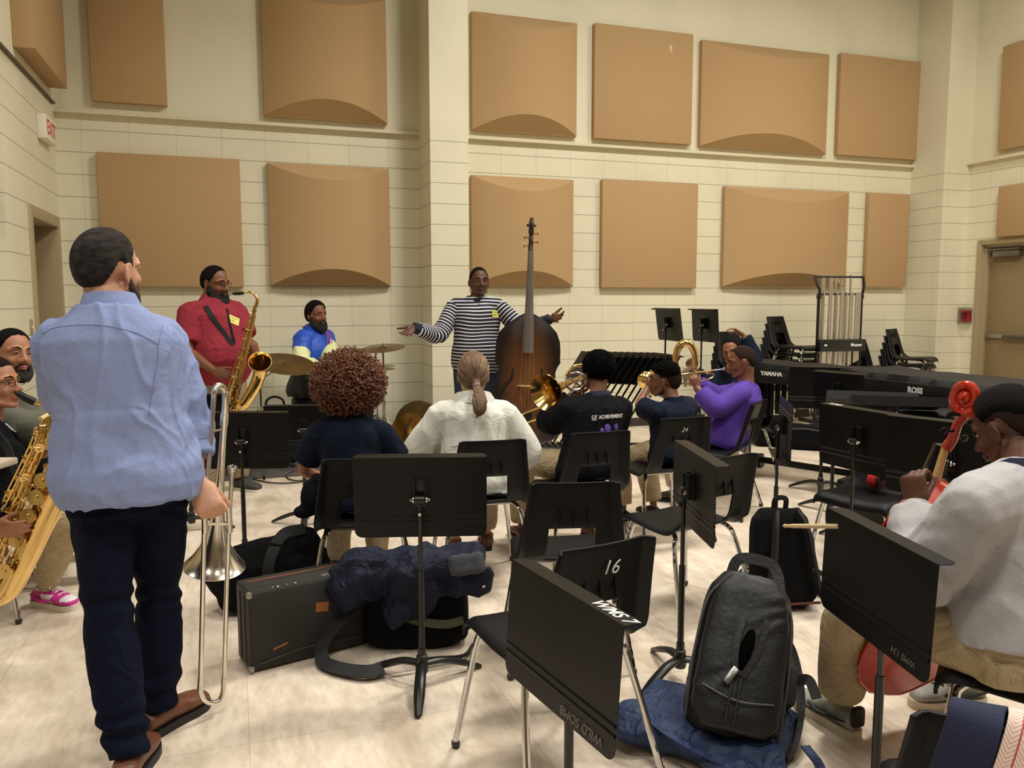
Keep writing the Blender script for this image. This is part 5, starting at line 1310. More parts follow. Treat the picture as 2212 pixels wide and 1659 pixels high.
u = (a1 - b1); mb.tube([a1 + Vector((0, 0, -.02)), b1 + Vector((0, 0, -.02))], .005, n=8); mb.tube([a1 + Vector((0, 0, .07)), b1 + Vector((0, 0, .07))], .005, n=8)
for p in (a1, b1): mb.tube([p + Vector((0, 0, .05)), p - Vector((0, 0, .05))], .0105, n=12)
mb.build('slide_brace', sl, t, world=True)
mb = MB(); dm = (m0 - b1).normalized(); mb.lathe([(.0065, -.07), (.0055, -.045), (.0065, -.012), (.012, -.006), (.0135, .006), (.017, .008), (.0175, .012), (.014, .015), (.010, .008), (.002, 0)], m0, dm, n=22); mb.build('mouthpiece', chrome, t, world=True)
bt = C(463, 1222, 3.02); bn0 = C(487, 870, 2.86)
mb = MB(); P = [a1.lerp(a0, .1), a0, C(463, 848, 2.8), C(470, 834, 2.81), C(481, 836, 2.83), C(488, 852, 2.85), bn0, C(486, 930, 2.88)]
mb.tube(spl([a1.lerp(a0, .1), a1.lerp(a0, .6), a0, C(463, 846, 2.80), C(472, 832, 2.82), C(484, 842, 2.85), bn0, bn0.lerp(bt, .2)], 7), [.0078, .0078, .0085, .0095, .0105, .011, .0115, .012], n=16); mb.build('tuning_slide', sl, t, world=True)
mb = MB(); q0 = bn0.lerp(bt, .18); dv = (bt - q0); Lb = dv.length; dv.normalize()
bell(mb, q0, dv, Lb, .0115, .108); bo = mb.build('bell', [sl], t, world=True)
mb = MB()
for f in (.25, .62): p = a0.lerp(a1, f); q = bn0.lerp(bt, f * .62); mb.tube([p, q], .0045, n=8)
p = bn0.lerp(bt, .1); mb.tube([p - dv * .02, p + dv * .02], .0145, n=14)
mb.build('cross_brace', sl, t, world=True)

# ================================================================== saxophone man
Ds = 6.2; J = {}
R = Matrix.Rotation(hd(-128), 3, 'Z')
o = FL(478, 1075); base = C(470, 800, Ds); o = Vector((base.x, base.y, 0))
W = lambda x, y, z: o + R @ Vector((x, y, z))
J['pel'] = W(0, 0, .96); J['neck'] = W(0, -.01, 1.50)
for k, q in (('L', -1), ('R', 1)):
    J['sh' + k] = W(q * .195, -.02, 1.40); J['hip' + k] = W(q * .10, 0, .92); J['kn' + k] = W(q * .13, .04, .50); J['an' + k] = W(q * .15, 0, .09); J['toe' + k] = W(q * .2, .2, .02)
wR = C(462, 800, 5.84); wL = C(556, 768, 5.98)
J['elR'], J['wrR'] = ik(J['shR'], wR, .31, .28, C(380, 800, 5.9)); J['elL'], J['wrL'] = ik(J['shL'], wL, .31, .27, C(560, 830, 6.1))
P2 = Person('bearded man in a red polo shirt playing a tenor saxophone', J, 1.05, 1.16, sk_brown)
hR = head_frame(-112, -6, 0); hC = C(466, 612, 6.17)
hand_prims(P2.mb, J['wrR'], (C(504, 818, 5.74) - J['wrR']).normalized(), CF * .2 - CU * .3 + CR * .6, 1, 1.02, curls=(25, 35, 25), spread=1.3)
hand_prims(P2.mb, J['wrL'], (C(543, 728, 5.93) - J['wrL']).normalized(), -CR * .8 + CF * .3, -1, 1.02, curls=(48, 50, 30), spread=1.1)
P2.finish(.0068, hC, hR, 1.08, neck_r=.06); root = P2.root
hair_cap(root, hC, hR, 1.08, hair_blk, .008, front=.074, nape=-.07)
beard(root, hC, hR, 1.08, mat('beard_black', (17, 15, 14), .8, bump=1., bscale=260), full=1.9, disp=.006)
face_parts(root, hC, hR, 1.08, hair_blk, skin=sk_brown)
def glasses(root, c, R, s, m, round_=False, w=.022, h=.015):
    mb = MB(); mb.X = Matrix.Translation(c) @ R.to_4x4() @ Matrix.Scale(s, 4)
    for q in (-1, 1):
        mb.tube([(q * .032 + w * math.copysign(abs(math.cos(a)) ** (.6 if not round_ else 1), math.cos(a)), .098 - .01 * abs(math.cos(a) * .5), h * math.copysign(abs(math.sin(a)) ** (.6 if not round_ else 1), math.sin(a)) + .0) for a in [2 * PI * k / 20 for k in range(21)]], .0015, n=6, cap=False)
        mb.tube([(q * (.032 + w), .094, .004), (q * .078, .06, .006), (q * .083, -.005, .004), (q * .082, -.02, -.008)], .0015, n=6)
    mb.tube([(-.010, .099, .004), (0, .104, .006), (.010, .099, .004)], .0015, n=6)
    return mb.build('glasses', m, root, world=True)
glasses(root, hC, hR, 1.08, mat('wire_frame', (60, 50, 46), .3, .8))
polo = mat('polo_red', (146, 50, 62), .9, bump=.25, bscale=600, var=.2, spec=.15, wr=.5, wscale=6, wdist=.03)
mb = MB(); P2.torso(mb, .020, .13, z0=-.2); P2.arm(mb, 'R', .026, t1=.78, round_=False, slack=.022); P2.arm(mb, 'L', .026, t1=.78, round_=False, slack=.022)
me = fuse(mb, .010, 3, folds(.008, 6)); fobj('polo_shirt', me, polo, root)
nb = J['neck']
mb = MB(); s_ = P2
def cring(c, rx, ry, dz, dip, n=24): return [c + s_.rt * (math.cos(2 * PI * k / n) * rx) + s_.fw * (math.sin(2 * PI * k / n) * ry) + s_.up * (dz - dip * max(0, math.sin(2 * PI * k / n))) for k in range(n)]
mb.rings([cring(nb, .085, .078, -.02, .03), cring(nb, .078, .072, .035, .045), cring(nb, .082, .077, .036, .05), cring(nb, .112, .11, -.012, .075), cring(nb, .105, .105, -.02, .075)], cap=False); mb.build('collar', polo, root, world=True)
mb = MB(); P2.torso(mb, .012, .08, z0=-.2, z1=.2); P2.leg(mb, 'L', .022, t1=1.95, round_=False, slack=.012); P2.leg(mb, 'R', .022, t1=1.95, round_=False, slack=.012)
me = fuse(mb, .012, 3, folds(.006, 6)); fobj('trousers', me, khaki_d, root)
gsh = mat('shoe_grey', (58, 58, 56), .7)
for k in 'RL': P2.shoes(k, gsh, sole_w, .02)
def badge(root, c, x, y, w, h, m, txt=None, ts=.02):
    M = basis(c, x, y); mb = MB(); mb.X = M; mb.box((0, 0, 0), (w, h, .003)); b_ = mb.build('name_sticker', m, root, world=True)
    if txt:
        for s_, dy, sz in txt:       # pen strokes, not readable in the photo
            mb = MB(); mb.X = M; mb.tube(spl([(-.028 + .0045 * i, dy + sz * .28 * (1 if i % 2 else -1), .0022) for i in range(s_)], 3), .0009, n=5); mb.build('pen_mark', blackp, b_, world=True)
    return b_
yel = mat('sticker_yellow', (232, 226, 120), .7)
r = on_surf(P2, 505, 692, CR)
if r: badge(root, r[0], r[1], r[2], .085, .062, yel, [(12, .013, .010), (9, -.010, .018)])
# neck strap of the sax
mb = MB(); SP = lambda L: [(lambda b: (b[0] + b[1] * .006) if b else C(x_, y_, 5.95))(surf(P2, x_, y_)) for x_, y_ in L]
strap(mb, SP([(444, 662), (455, 680), (470, 702), (486, 724), (503, 746)]), .034, .005, up=CF * -1 + CR * .5); strap(mb, SP([(489, 668), (493, 690), (499, 715), (506, 742)]), .018, .005, up=CF * -1); mb.build('neck_strap', web_m, root, world=True)

# ---------------- saxophone builder, laid in a plane: e1 image-right, e2 up, n toward viewer
def saxophone(name, label, cat, O, e1, e2, body, neck, bellp, r, mp, keys, scale=1.0, m=brass, guard=True, loc=None):
    n_ = e1.cross(e2).normalized()
    def W(p, z=0): return O + e1 * p[0] + e2 * p[1] + n_ * (z + (p[2] if len(p) > 2 else 0))
    t = thing(name, label, cat, tuple(loc or O))
    mb = MB(); pb = spl([W(p) for p in body], 8); rb = lerpl([float(q) for q in r[0]], len(pb)); mb.tube(pb, rb, n=20)
    for k in (3, len(pb) // 3, len(pb) // 2, int(len(pb) * .7)):
        d = (pb[min(k + 1, len(pb) - 1)] - pb[k - 1]).normalized(); mb.tube([pb[k] - d * .006 * scale, pb[k] + d * .006 * scale], rb[k] + .003 * scale, n=20)
    mb.build('body_tube', m, t, world=True)
    if neck: mb = MB(); pn = spl([W(p) for p in neck], 7); mb.tube(pn, lerpl([float(q) for q in r[1]], len(pn)), n=16); mb.build('neck_tube', m, t, world=True)
    if bellp:
        mb = MB(); pts = spl([W(p) for p in bellp], 7); rr = lerpl([float(q) for q in r[2]], len(pts))
        ri = [max(q - .002, .001) for q in rr]; x, y, d = frame(pts[1] - pts[0], n_); rings = []
        for i, p in enumerate(pts):
            tt = (pts[min(i + 1, len(pts) - 1)] - pts[max(i - 1, 0)]).normalized(); x = (x - tt * x.dot(tt)).normalized(); y = tt.cross(x); rings.append((p, x.copy(), y.copy()))
        mk = lambda p, x, y, q: [p + x * math.cos(2 * PI * k / 30) * q + y * math.sin(2 * PI * k / 30) * q for k in range(30)]
        rg = [mk(p, x, y, rr[i]) for i, (p, x, y) in enumerate(rings)]; e = rings[-1]
        rg.append(mk(e[0], e[1], e[2], rr[-1] + .003 * scale)); rg += [mk(p, x, y, ri[len(rings) - 1 - i]) for i, (p, x, y) in enumerate(reversed(rings))]
        mb.rings(rg, cap=False); mb.build('bell', m, t, world=True)
    if mp: 
        mb = MB(); mb.tube([W(p) for p in mp], [.006 * scale, .011 * scale, .012 * scale, .0125 * scale][:len(mp)], n=14, round_=True); mb.build('mouthpiece', blackp, t, world=True)
    for i, (f, off, kr, side) in enumerate(keys):
        k = int(f * (len(pb) - 1)); p = pb[k]; d = (pb[min(k + 1, len(pb) - 1)] - pb[max(k - 1, 0)]).normalized(); s_ = d.cross(n_).normalized() * side; nn = (n_ * math.cos(off) + s_ * math.sin(off)).normalized()
        q = p + nn * (rb[k] + .004 * scale)
        mb = MB(); mb.lathe([(.001, .006 * scale), (kr * .5, .007 * scale), (kr * .55, .004 * scale), (kr, .004 * scale), (kr, 0), (kr * .8, -.002 * scale), (kr * .8, -.006 * scale)], q, nn, n=16); mb.tube([q + nn * .006 * scale, q + nn * .010 * scale + d.cross(nn) * kr * 1.1, q + d.cross(nn) * (kr * 1.5)], .0022 * scale, n=6)
        mb.build('key', m, t, world=True)
    mb = MB()
    for off, f0, f1 in ((.9, .08, .5), (1.25, .15, .75), (-1.0, .1, .6), (-1.35, .35, .85), (.2, .1, .45)):
        pts = []
        for j in range(8):
            k = int((f0 + (f1 - f0) * j / 7) * (len(pb) - 1)); p = pb[k]; d = (pb[min(k + 1, len(pb) - 1)] - pb[max(k - 1, 0)]).normalized(); s_ = d.cross(n_).normalized(); nn = n_ * math.cos(off) + s_ * math.sin(off); pts.append(p + nn * (rb[k] + .012 * scale)); 
            if j % 2 == 0: mb.tube([p + nn * rb[k] * .9, pts[-1]], .003 * scale, n=6)
        mb.tube(pts, .0026 * scale, n=7)
    mb.build('key_rod', m, t, world=True)
    return t, W
e1 = CR.copy(); e2 = CU.copy(); O = C(512, 860, 5.77)
u = 5.77 / FPX
def q2(px, py, z=0): return ((px - 512) * u, -(py - 860) * u, z)
random.seed(3)
kk = [(.10 + .72 * i / 15, (.35 if i % 2 else -.25) + .25 * math.sin(i * 2.3), .012 + .013 * i / 15, 1) for i in range(16)] + [(.3 + .5 * i / 5, -1.2, .012, 1) for i in range(6)]
tsx, _ = saxophone('tenor_saxophone', 'gold tenor saxophone in the hands of the man in the red polo', 'saxophone', O, e1, e2,
    [q2(551, 662), q2(545, 690), q2(533, 740), q2(519, 795), q2(506, 845), q2(502, 866), q2(510, 877), q2(526, 874), q2(540, 855)],
    [q2(522, 633), q2(538, 631), q2(550, 636), q2(556, 648), q2(552, 664)], [q2(538, 858), q2(551, 835), q2(560, 812), q2(566, 793, .03), q2(570, 782, .09)],
    ([.013, .016, .020, .026, .032, .036, .037, .037, .039], [.007, .009, .011, .012, .013], [.039, .041, .044, .052, .078]), [q2(503, 634), q2(508, 634), q2(516, 634), q2(524, 633)], kk)

# ================================================================== drummer on a stool against the wall
J = seated(668, 866, 7.75, -112, 1.03, seat=.60, lean=-2, spread=.2, feet=(.10, .12), neck=(683, 712, 7.75))
for k in 'LR': J['kn' + k].z = .62
J['neck'].z -= .0
set_arm(J, 'R', C(700, 800, 7.35), C(640, 790, 7.4), 1.0); set_arm(J, 'L', C(715, 798, 7.45), C(740, 790, 7.7), 1.0)
P3 = Person('bearded man in a blue and cream windbreaker sitting behind the cymbals', J, 1.03, 1.05, sk_brown)
hR = head_frame(-128, 0, 0); hC = C(684, 680, 7.70)
hand_prims(P3.mb, J['wrR'], CR * .8 - CU * .4, -CU, 1, 1.0, curls=(30, 30, 20)); hand_prims(P3.mb, J['wrL'], -CR * .4 - CF * .6 - CU * .4, -CU, -1, 1.0, curls=(30, 30, 20))
P3.finish(.0075, hC, hR, 1.06); root = P3.root
hair_cap(root, hC, hR, 1.06, hair_blk, .016, front=.072, nape=-.085)
beard(root, hC, hR, 1.06, mat('beard_black', (17, 15, 14), .8), full=1.6, disp=.004); face_parts(root, hC, hR, 1.06, hair_blk, lips=lip_d, skin=sk_brown)
jb, jc, jk = mat('windbreaker_blue', (30, 78, 190), .5, bump=.2, bscale=60), mat('windbreaker_cream', (222, 228, 170), .55, bump=.2, bscale=60), mat('windbreaker_black', (26, 28, 32), .6)
mb = MB(); P3.torso(mb, .035, .03, z0=-.2)
def jidx(p):
    h_ = (p - J['pel']).dot(P3.up); x = abs((p - J['pel']).dot(P3.rt)); return 0 if h_ > .24 + .25 * abs(x - .0) - .05 else 1
me = fuse(mb, .010, 3, folds(.008, 7)); fobj('windbreaker', me, [jb, jk], root, idx=jidx)
mb = MB(); P3.arm(mb, 'R', .030, t1=1.95, slack=.016, round_=False); P3.arm(mb, 'L', .030, t1=1.95, slack=.016, round_=False)
shm = (J['shR'] + J['shL']) / 2
def jidx2(p):
    d = min((p - J['shR']).length, (p - J['shL']).length); return 0 if d < .17 else 1
me = fuse(mb, .010, 3, folds(.009, 9)); fobj('windbreaker_sleeve', me, [jb, jc], root, idx=jidx2)
mb = MB(); s_ = P3; nb = J['neck']; mb.rings([cring(nb, .10, .09, -.03, .03), cring(nb, .095, .09, .05, .06), cring(nb, .13, .13, .02, .10), cring(nb, .12, .12, -.03, .10)], cap=False); mb.build('hood', jb, root, world=True)
pk = mat('cord_pink', (200, 60, 110), .6)
mb = MB()
for o_ in (-.03, 0, .03):
    P = []
    for t_ in (.95, .82, .68, .52, .38): P.append(J['pel'] + P3.up * .545 * 1.03 * t_ + P3.fw * (.165 if t_ < .9 else .12) + P3.rt * o_ * (1.2 if t_ < .9 else .8))
    mb.tube(spl(P, 5), .0035, n=6)
mb.build('cord', pk, root, world=True)
mb = MB(); c_ = J['pel'] + P3.up * .36 + P3.fw * .168 - P3.rt * .09; mb.tube(spl([c_ - P3.rt * -.025 + P3.up * .008, c_ - P3.up * .006, c_ - P3.rt * .03 + P3.up * .012], 4), [.003, .006, .002], n=6); mb.build('logo_mark', white_ink, root, world=True)
trk = mat('track_black', (22, 23, 27), .8)
mb = MB(); P3.torso(mb, .012, .02, z0=-.2, z1=.2); P3.leg(mb, 'L', .018, t1=1.96, round_=False); P3.leg(mb, 'R', .018, t1=1.96, round_=False); me = fuse(mb, .012, 3, folds(.006, 7)); fobj('trousers', me, trk, root)
for k in 'LR': J['gz' + k] = .0125; P3.shoes(k, sole_w, sole_b, .02)
st = thing('drum_stool', 'round black drum stool under the man in the windbreaker', 'stool', (J['pel'].x, J['pel'].y, .0125))
mb = MB(); mb.lathe([(.02, .47), (.15, .47), (.165, .49), (.165, .54), (.15, .56), (.02, .565)], (0, 0, 0), n=26); mb.build('seat', blackp, st)
mb = MB(); mb.tube([(0, 0, .15), (0, 0, .48)], .014, n=10); mb.build('pole', chrome, st)
for k in range(3): q = R_(20 + 120 * k); mb = MB(); mb.tube([(0, 0, .33), (math.cos(q) * .22, math.sin(q) * .22, .012)], .010, n=8, round_=True); mb.build('leg', chrome, st)
# ================================================================== man with open arms behind the double bass
J = {}; Db = 7.05; R = Matrix.Rotation(hd(176), 3, 'Z'); base = C(1030, 790, Db); o = Vector((base.x, base.y, .0125)); W = lambda x, y, z: o + R @ Vector((x, y, z))
J['pel'] = W(0, 0, .95); J['neck'] = W(0, -.01, 1.50)
for k, q in (('L', -1), ('R', 1)):
    J['sh' + k] = W(q * .19, -.01, 1.41); J['hip' + k] = W(q * .095, 0, .90); J['kn' + k] = W(q * .11, .03, .50); J['an' + k] = W(q * .13, 0, .09); J['toe' + k] = W(q * .18, .2, .02); J['gz' + k] = 0.0125
J['elR'], J['wrR'] = ik(J['shR'], C(893, 707, 6.72), .31, .27, C(950, 760, 6.9)); J['elL'], J['wrL'] = ik(J['shL'], C(1189, 688, 6.86), .31, .27, C(1130, 760, 7.0))
P4 = Person('man in a navy and white striped sweater with arms wide open behind the bass', J, 1.02, 1.08, sk_dark)
hR = head_frame(196, 2, 0); hC = C(1035, 608, 6.98)
hand_prims(P4.mb, J['wrR'], (C(872, 728, 6.60) - J['wrR']).normalized(), -CF * .8 + CU * .45, 1, 1.06, curls=(8, 14, 12), spread=2.0, thumb=(55, -10), thumb_curl=0)
hand_prims(P4.mb, J['wrL'], (C(1222, 686, 6.72) - J['wrL']).normalized(), -CF * .9 + CU * .3, -1, 1.06, curls=(8, 16, 14), spread=2.2, thumb=(60, -10), thumb_curl=0)
P4.finish(.0068, hC, hR, 1.04, neck_r=.056); root = P4.root
hair_cap(root, hC, hR, 1.04, hair_blk, .004, front=.062, temple=-.0, nape=-.06)
face_parts(root, hC, hR, 1.04, hair_blk, lips=lip_d, skin=sk_dark)
mb = MB(); mb.X = Matrix.Translation(hC) @ hR.to_4x4() @ Matrix.Scale(1.04, 4); mb.ell((0, .078, -.10), (.022, .018, .022), n=12)
for q in (-1, 1): mb.tube([(0, .095, -.053), (q * .018, .090, -.056), (q * .027, .080, -.072), (q * .022, .078, -.09)], [.004, .004, .004, .006], n=8, round_=True)
me = fuse(mb, .005, 1); fobj('goatee', me, mat('goatee_grey', (70, 64, 62), .8, bump=.6, bscale=400), root)
# striped sweater: stripes run across the body and round the sleeves
def stripe_mat():
    m = bpy.data.materials.new('stripe_knit'); m.use_nodes = True; nt = m.node_tree; N = nt.nodes; L = nt.links; b = N['Principled BSDF']; b.inputs['Roughness'].default_value = .85
    at = N.new('ShaderNodeAttribute'); at.attribute_name = 'run'
    a = N.new('ShaderNodeMath'); a.operation = 'PINGPONG'; a.inputs[1].default_value = .0145; L.new(at.outputs['Fac'], a.inputs[0])
    r = N.new('ShaderNodeMapRange'); r.inputs[1].default_value = .0042; r.inputs[2].default_value = .0054; r.inputs[3].default_value = 1; r.inputs[4].default_value = 0; L.new(a.outputs[0], r.inputs[0])
    mx = N.new('ShaderNodeMixRGB'); L.new(r.outputs[0], mx.inputs[0]); mx.inputs[1].default_value = (*s2l((18, 20, 34)), 1); mx.inputs[2].default_value = (*s2l((214, 212, 222)), 1); L.new(mx.outputs[0], b.inputs['Base Color']); return m
stm = stripe_mat()
mb = MB(); P4.torso(mb, .022, .06, z0=-.2); me = fuse(mb, .008, 3, folds(.006, 6)); ob = fobj('sweater', me, stm, root)
at = me.attributes.new('run', 'FLOAT', 'POINT'); at.data.foreach_set('value', [v.co.z + .012 * noise.noise(v.co * 5) for v in me.vertices])
for k in 'RL':
    mb = MB(); P4.arm(mb, k, .022, t1=1.78, round_=False, slack=.012); mb.v = [Vector(v) for v in mb.v]; me = fuse(mb, .007, 3, folds(.009, 9)); ob = fobj('sweater_sleeve', me, stm, root)
    A_, B2, C_ = (J[q + k] - root.location for q in ('sh', 'el', 'wr')); L1 = (B2 - A_).length; u1 = (B2 - A_).normalized(); u2 = (C_ - B2).normalized()
    def run(p):
        d1 = (p - A_).dot(u1); d2 = (p - B2).dot(u2); w = min(1, max(0, (d1 - L1 * .75) / (L1 * .5))); return d1 * (1 - w) + (L1 + d2) * w
    at = me.attributes.new('run', 'FLOAT', 'POINT'); at.data.foreach_set('value', [run(v.co) for v in me.vertices])
    mb = MB(); a = J['el' + k].lerp(J['wr' + k], .74); b = J['el' + k].lerp(J['wr' + k], 1.0); mb.tube([a, a.lerp(b, .1), a.lerp(b, .9), b], [.045, .049, .044, .040], n=18); mb.build('cuff', mat('knit_navy_cuff', (22, 30, 56), .85), root, world=True)
s_ = P4; nb = J['neck']; mb = MB(); mb.rings([cring(nb, .098, .092, -.045, .05), cring(nb, .084, .080, .01, .04), cring(nb, .076, .072, .012, .04), cring(nb, .08, .08, -.03, .045)], cap=False); mb.build('neck_band', mat('knit_navy_cuff', (22, 30, 56), .85), root, world=True)
pp = [surf(P4, x_, y_) for x_, y_ in ((1024, 640), (1036, 662), (1050, 640))]
if all(pp): mb = MB(); q_ = [b_[0] + b_[1] * .003 for b_ in pp]; mb.add(q_ + [p_ - pp[0][1] * .004 for p_ in q_], [(0, 1, 2), (5, 4, 3), (0, 3, 4, 1), (1, 4, 5, 2), (2, 5, 3, 0)]); mb.build('neck_insert', mat('knit_navy_cuff', (22, 30, 56), .85), root, world=True)
r = on_surf(P4, 1070, 678, CR)
if r: badge(root, r[0], r[1], r[2], .078, .060, yel, [(12, .014, .010), (9, -.009, .018)])
mb = MB(); P4.torso(mb, .006, .02, z0=-.2, z1=.12); P4.leg(mb, 'L', .016, t1=1.96, round_=False, slack=.01); P4.leg(mb, 'R', .016, t1=1.96, round_=False, slack=.01); me = fuse(mb, .012, 3, folds(.006, 7)); fobj('jeans', me, denim, root)
for k in 'LR': P4.shoes(k, mat('shoe_dark', (40, 36, 34), .5), sole_b, .02)

# ================================================================== bowed instruments
def vprof(h, kind):   # half-width of the body outline at height h (0 bottom .. 1 top)
    pts = [(0, .0), (.012, .22), (.05, .62), (.12, .88), (.2, .985), (.27, 1.0), (.35, .93), (.425, .80), (.445, .80), (.50, .665), (.56, .655), (.60, .70), (.635, .775), (.65, .76), (.72, .765), (.79, .745), (.86, .66), (.92, .48), (.965, .26), (1.0, .085)]
    return float(np.interp(h, [p[0] for p in pts], [p[1] for p in pts]))
def bowed(name, label, cat, O, R3, H, hw, depth, m, top_m, neckL, tilt_parts, front_visible=True, neck_m=None, strings_n=4):
    """local: x right, z up, +y = front of the instrument. O = body bottom centre"""
    X = Matrix.Translation(O) @ R3.to_4x4(); t = thing(name, label, cat, tuple(O)); t.matrix_basis = X
    hs = [0, .004, .012, .03, .05, .08, .12, .16, .2, .24, .27, .31, .35, .39, .425, .435, .445, .47, .5, .53, .56, .585, .61, .635, .645, .66, .69, .72, .76, .79, .83, .86, .89, .92, .945, .965, .985, 1.0]
    def sheet(y0, arch, sgn, mm, nm):
        vs = []; fs = []; K = 14
        for h in hs:
            w = max(vprof(h, 0) * hw, .004)
            for k in range(K + 1):
                u = -1 + 2 * k / K; ed = (1 - abs(u) ** 2.2) * min(1, h * (1 - h) * 6); vs.append(Vector((u * w, y0 + sgn * arch * ed, h * H)))
        for i in range(len(hs) - 1):
            for k in range(K): a = i * (K + 1) + k; f = (a, a + 1, a + K + 2, a + K + 1); fs.append(f if sgn < 0 else tuple(reversed(f)))
        n = len(vs); vs += [v - Vector((0, sgn * .006, 0)) for v in vs[:n]]; fs2 = [tuple(reversed([q + n for q in f])) for f in fs]
        mb = MB(); mb.add(vs, fs + fs2)
        edge = [(h_ * H, max(vprof(h_, 0) * hw, .004)) for h_ in hs]
        loop = [Vector((w + .004, y0, z)) for z, w in edge] + [Vector((-w - .004, y0, z)) for z, w in reversed(edge)]
        mb.tube(loop + [loop[0]], .005 * H, n=6); return mb.build(nm, mm, t)
    top = sheet(depth / 2, .028 * H, 1, top_m, 'front_plate'); back = sheet(-depth / 2, .018 * H, -1, m, 'back_plate')
    mb = MB(); L = [(h_ * H, max(vprof(h_, 0) * hw - .006, .003)) for h_ in hs]; loop = [(w, z) for z, w in L] + [(-w, z) for z, w in reversed(L)]; n = len(loop)
    rg = [[Vector((x, y, z)) for x, z in loop] for y in (-depth / 2, depth / 2)]; mb.rings(rg, cap=False); mb.build('rib', m, t)
    yt = depth / 2 + .028 * H
    mb = MB(); nw = .021 * H / 1.1 if H > .9 else .015
    n0 = Vector((0, depth / 2 + .010 * H, H * .96)); n1 = Vector((0, depth / 2 + .018 * H, H + neckL))
    mb.tube([n0, n0.lerp(n1, .12), n1], [nw * 1.35, nw, nw * .8], n=14); mb.build('neck', neck_m or m, t)
    eb = mat('ebony', (18, 16, 15), .55, spec=.2); fbm = mat('fingerboard_worn', (96, 92, 90), .3, var=.5)
    mb = MB(); f0 = Vector((0, yt + .045 * H, H * .70)); f1 = n1 + Vector((0, .016, 0)); a, b = .038 * H, .021 * H
    if H < .9: f0 = Vector((0, yt + .006 * H, H * .68)); a, b = .042 * H, .021 * H
    mb.rings([[p + Vector((w * math.cos(q), .012 * math.sin(q) * 1.4, 0)) for q in [PI * k / 8 for k in range(9)]] + [p + Vector((-w * .7, -.010, 0)), p + Vector((w * .7, -.010, 0))] for p, w in ((f0, a), (f0.lerp(f1, .5), (a + b) / 2), (f1, b))]); fb = mb.build('fingerboard', fbm if H > .9 else eb, t)
    br_ = Vector((0, yt, H * .455)); bh = .105 * H
    bm_ = mat('bridge_maple', (206, 176, 120), .5)
    mb = MB(); wB = .075 * H; ol = [(-wB, 0), (-wB * .55, 0), (-wB * .45, .3 * bh), (0, .42 * bh), (wB * .45, .3 * bh), (wB * .55, 0), (wB, 0), (wB * .8, .35 * bh), (wB * .62, .55 * bh), (wB * .7, .8 * bh), (0, bh), (-wB * .7, .8 * bh), (-wB * .62, .55 * bh), (-wB * .8, .35 * bh)]
    ol = [(x, z) for x, z in ol]; Mx = Matrix.Translation(br_) @ Matrix.Rotation(-PI / 2, 4, 'X')
    mb.add([Mx @ Vector((x, q, z)) for q in (.006, -.006) for x, z in [(x, -z) for x, z in ol]] if False else [br_ + Vector((x, z, q)) for q in (.006, -.006) for x, z in ol], [tuple(range(14)), tuple(reversed(range(14, 28)))] + [(k, k + 14, (k + 1) % 14 + 14, (k + 1) % 14) for k in range(14)]); mb.build('bridge', bm_, t)
    mb = MB(); tp0 = Vector((0, yt + .05 * H, H * .26)); tp1 = Vector((0, depth / 2 + .012, H * .015))
    mb.rings([[p + Vector((w * math.cos(q), .010 * math.sin(q), 0)) for q in [2 * PI * k / 12 for k in range(12)]] for p, w in ((tp0, .042 * H), (tp0.lerp(tp1, .1), .042 * H), (tp0.lerp(tp1, .55), .020 * H), (tp1, .024 * H))]); mb.build('tailpiece', eb, t)
    st_m = mat('string_steel', (190, 170, 140), .3, .9)
    for i in range(strings_n):
        x = (i - 1.5) / 1.5; mb = MB(); mb.tube([tp0 + Vector((x * .030 * H, .01, 0)), br_ + Vector((x * wB * .66, bh * (1.0 - .18 * x * x), 0)), f1 + Vector((x * b * .75, .016, 0))], .0016 if H > .9 else .001, n=5); mb.build('string', st_m, t)
    hole = mat('f_hole_black', (5, 4, 3), .9)
    for q in (-1, 1):
        P = []
        for j in range(9):
            v = j / 8; z = H * (.37 + .20 * v); x = q * hw * (.60 - .24 * v + .05 * math.sin(v * PI * 2)); u_ = abs(x) / (vprof(z / H, 0) * hw); P.append(Vector((x, depth / 2 + .028 * H * (1 - u_ ** 2.2) * min(1, z / H * (1 - z / H) * 6) + .0008, z)))
        mb = MB(); mb.tube(P, [.004 * H] + [.010 * H] * 7 + [.004 * H], n=8, flat=1, up=(0, 1, 0)); 
        mb.ell(P[0] + Vector((q * .012 * H, 0, -.004 * H)), (.014 * H, .002, .012 * H), n=12); mb.ell(P[-1] + Vector((-q * .010 * H, 0, .006 * H)), (.011 * H, .002, .010 * H), n=12); mb.build('f_hole', hole, top)
    # pegbox, scroll
    k = .115 * H if H > .9 else .137 * H
    pb0 = n1 + Vector((0, -.005, 0)); bk = -1
    mb = MB(); sw = nw * .95
    path = [pb0, pb0 + Vector((0, -.01, .35 * k)), pb0 + Vector((0, -.12 * k, .9 * k)), pb0 + Vector((0, -.42 * k, 1.45 * k))]
    mb.tube(spl(path, 5), [nw * 1.05, nw * .95, nw * .85, nw * .75], n=12, flat=1.15, up=(0, 1, 0)); 
    cs = pb0 + Vector((0, -.10 * k, 1.72 * k)); P = []; rr = []
    for j in range(34):
        th = R_(-150 + j * 21); r_ = .52 * k * (1 - j / 40); P.append(cs + Vector((0, -math.cos(th) * r_ * .95 * -1, math.sin(th) * r_))); rr.append(.19 * k * (1 - .022 * j))
    mb.tube(P, rr, n=10)
    for q in (-1, 1): mb.lathe([(.22 * k, 0), (.18 * k, .12 * k), (.10 * k, .16 * k), (.08 * k, .28 * k), (.001, .30 * k)], cs + Vector((q * sw * .2, 0, 0)), (q, 0, 0), n=18)
    mb.build('scroll', m, t)
    mb2 = None
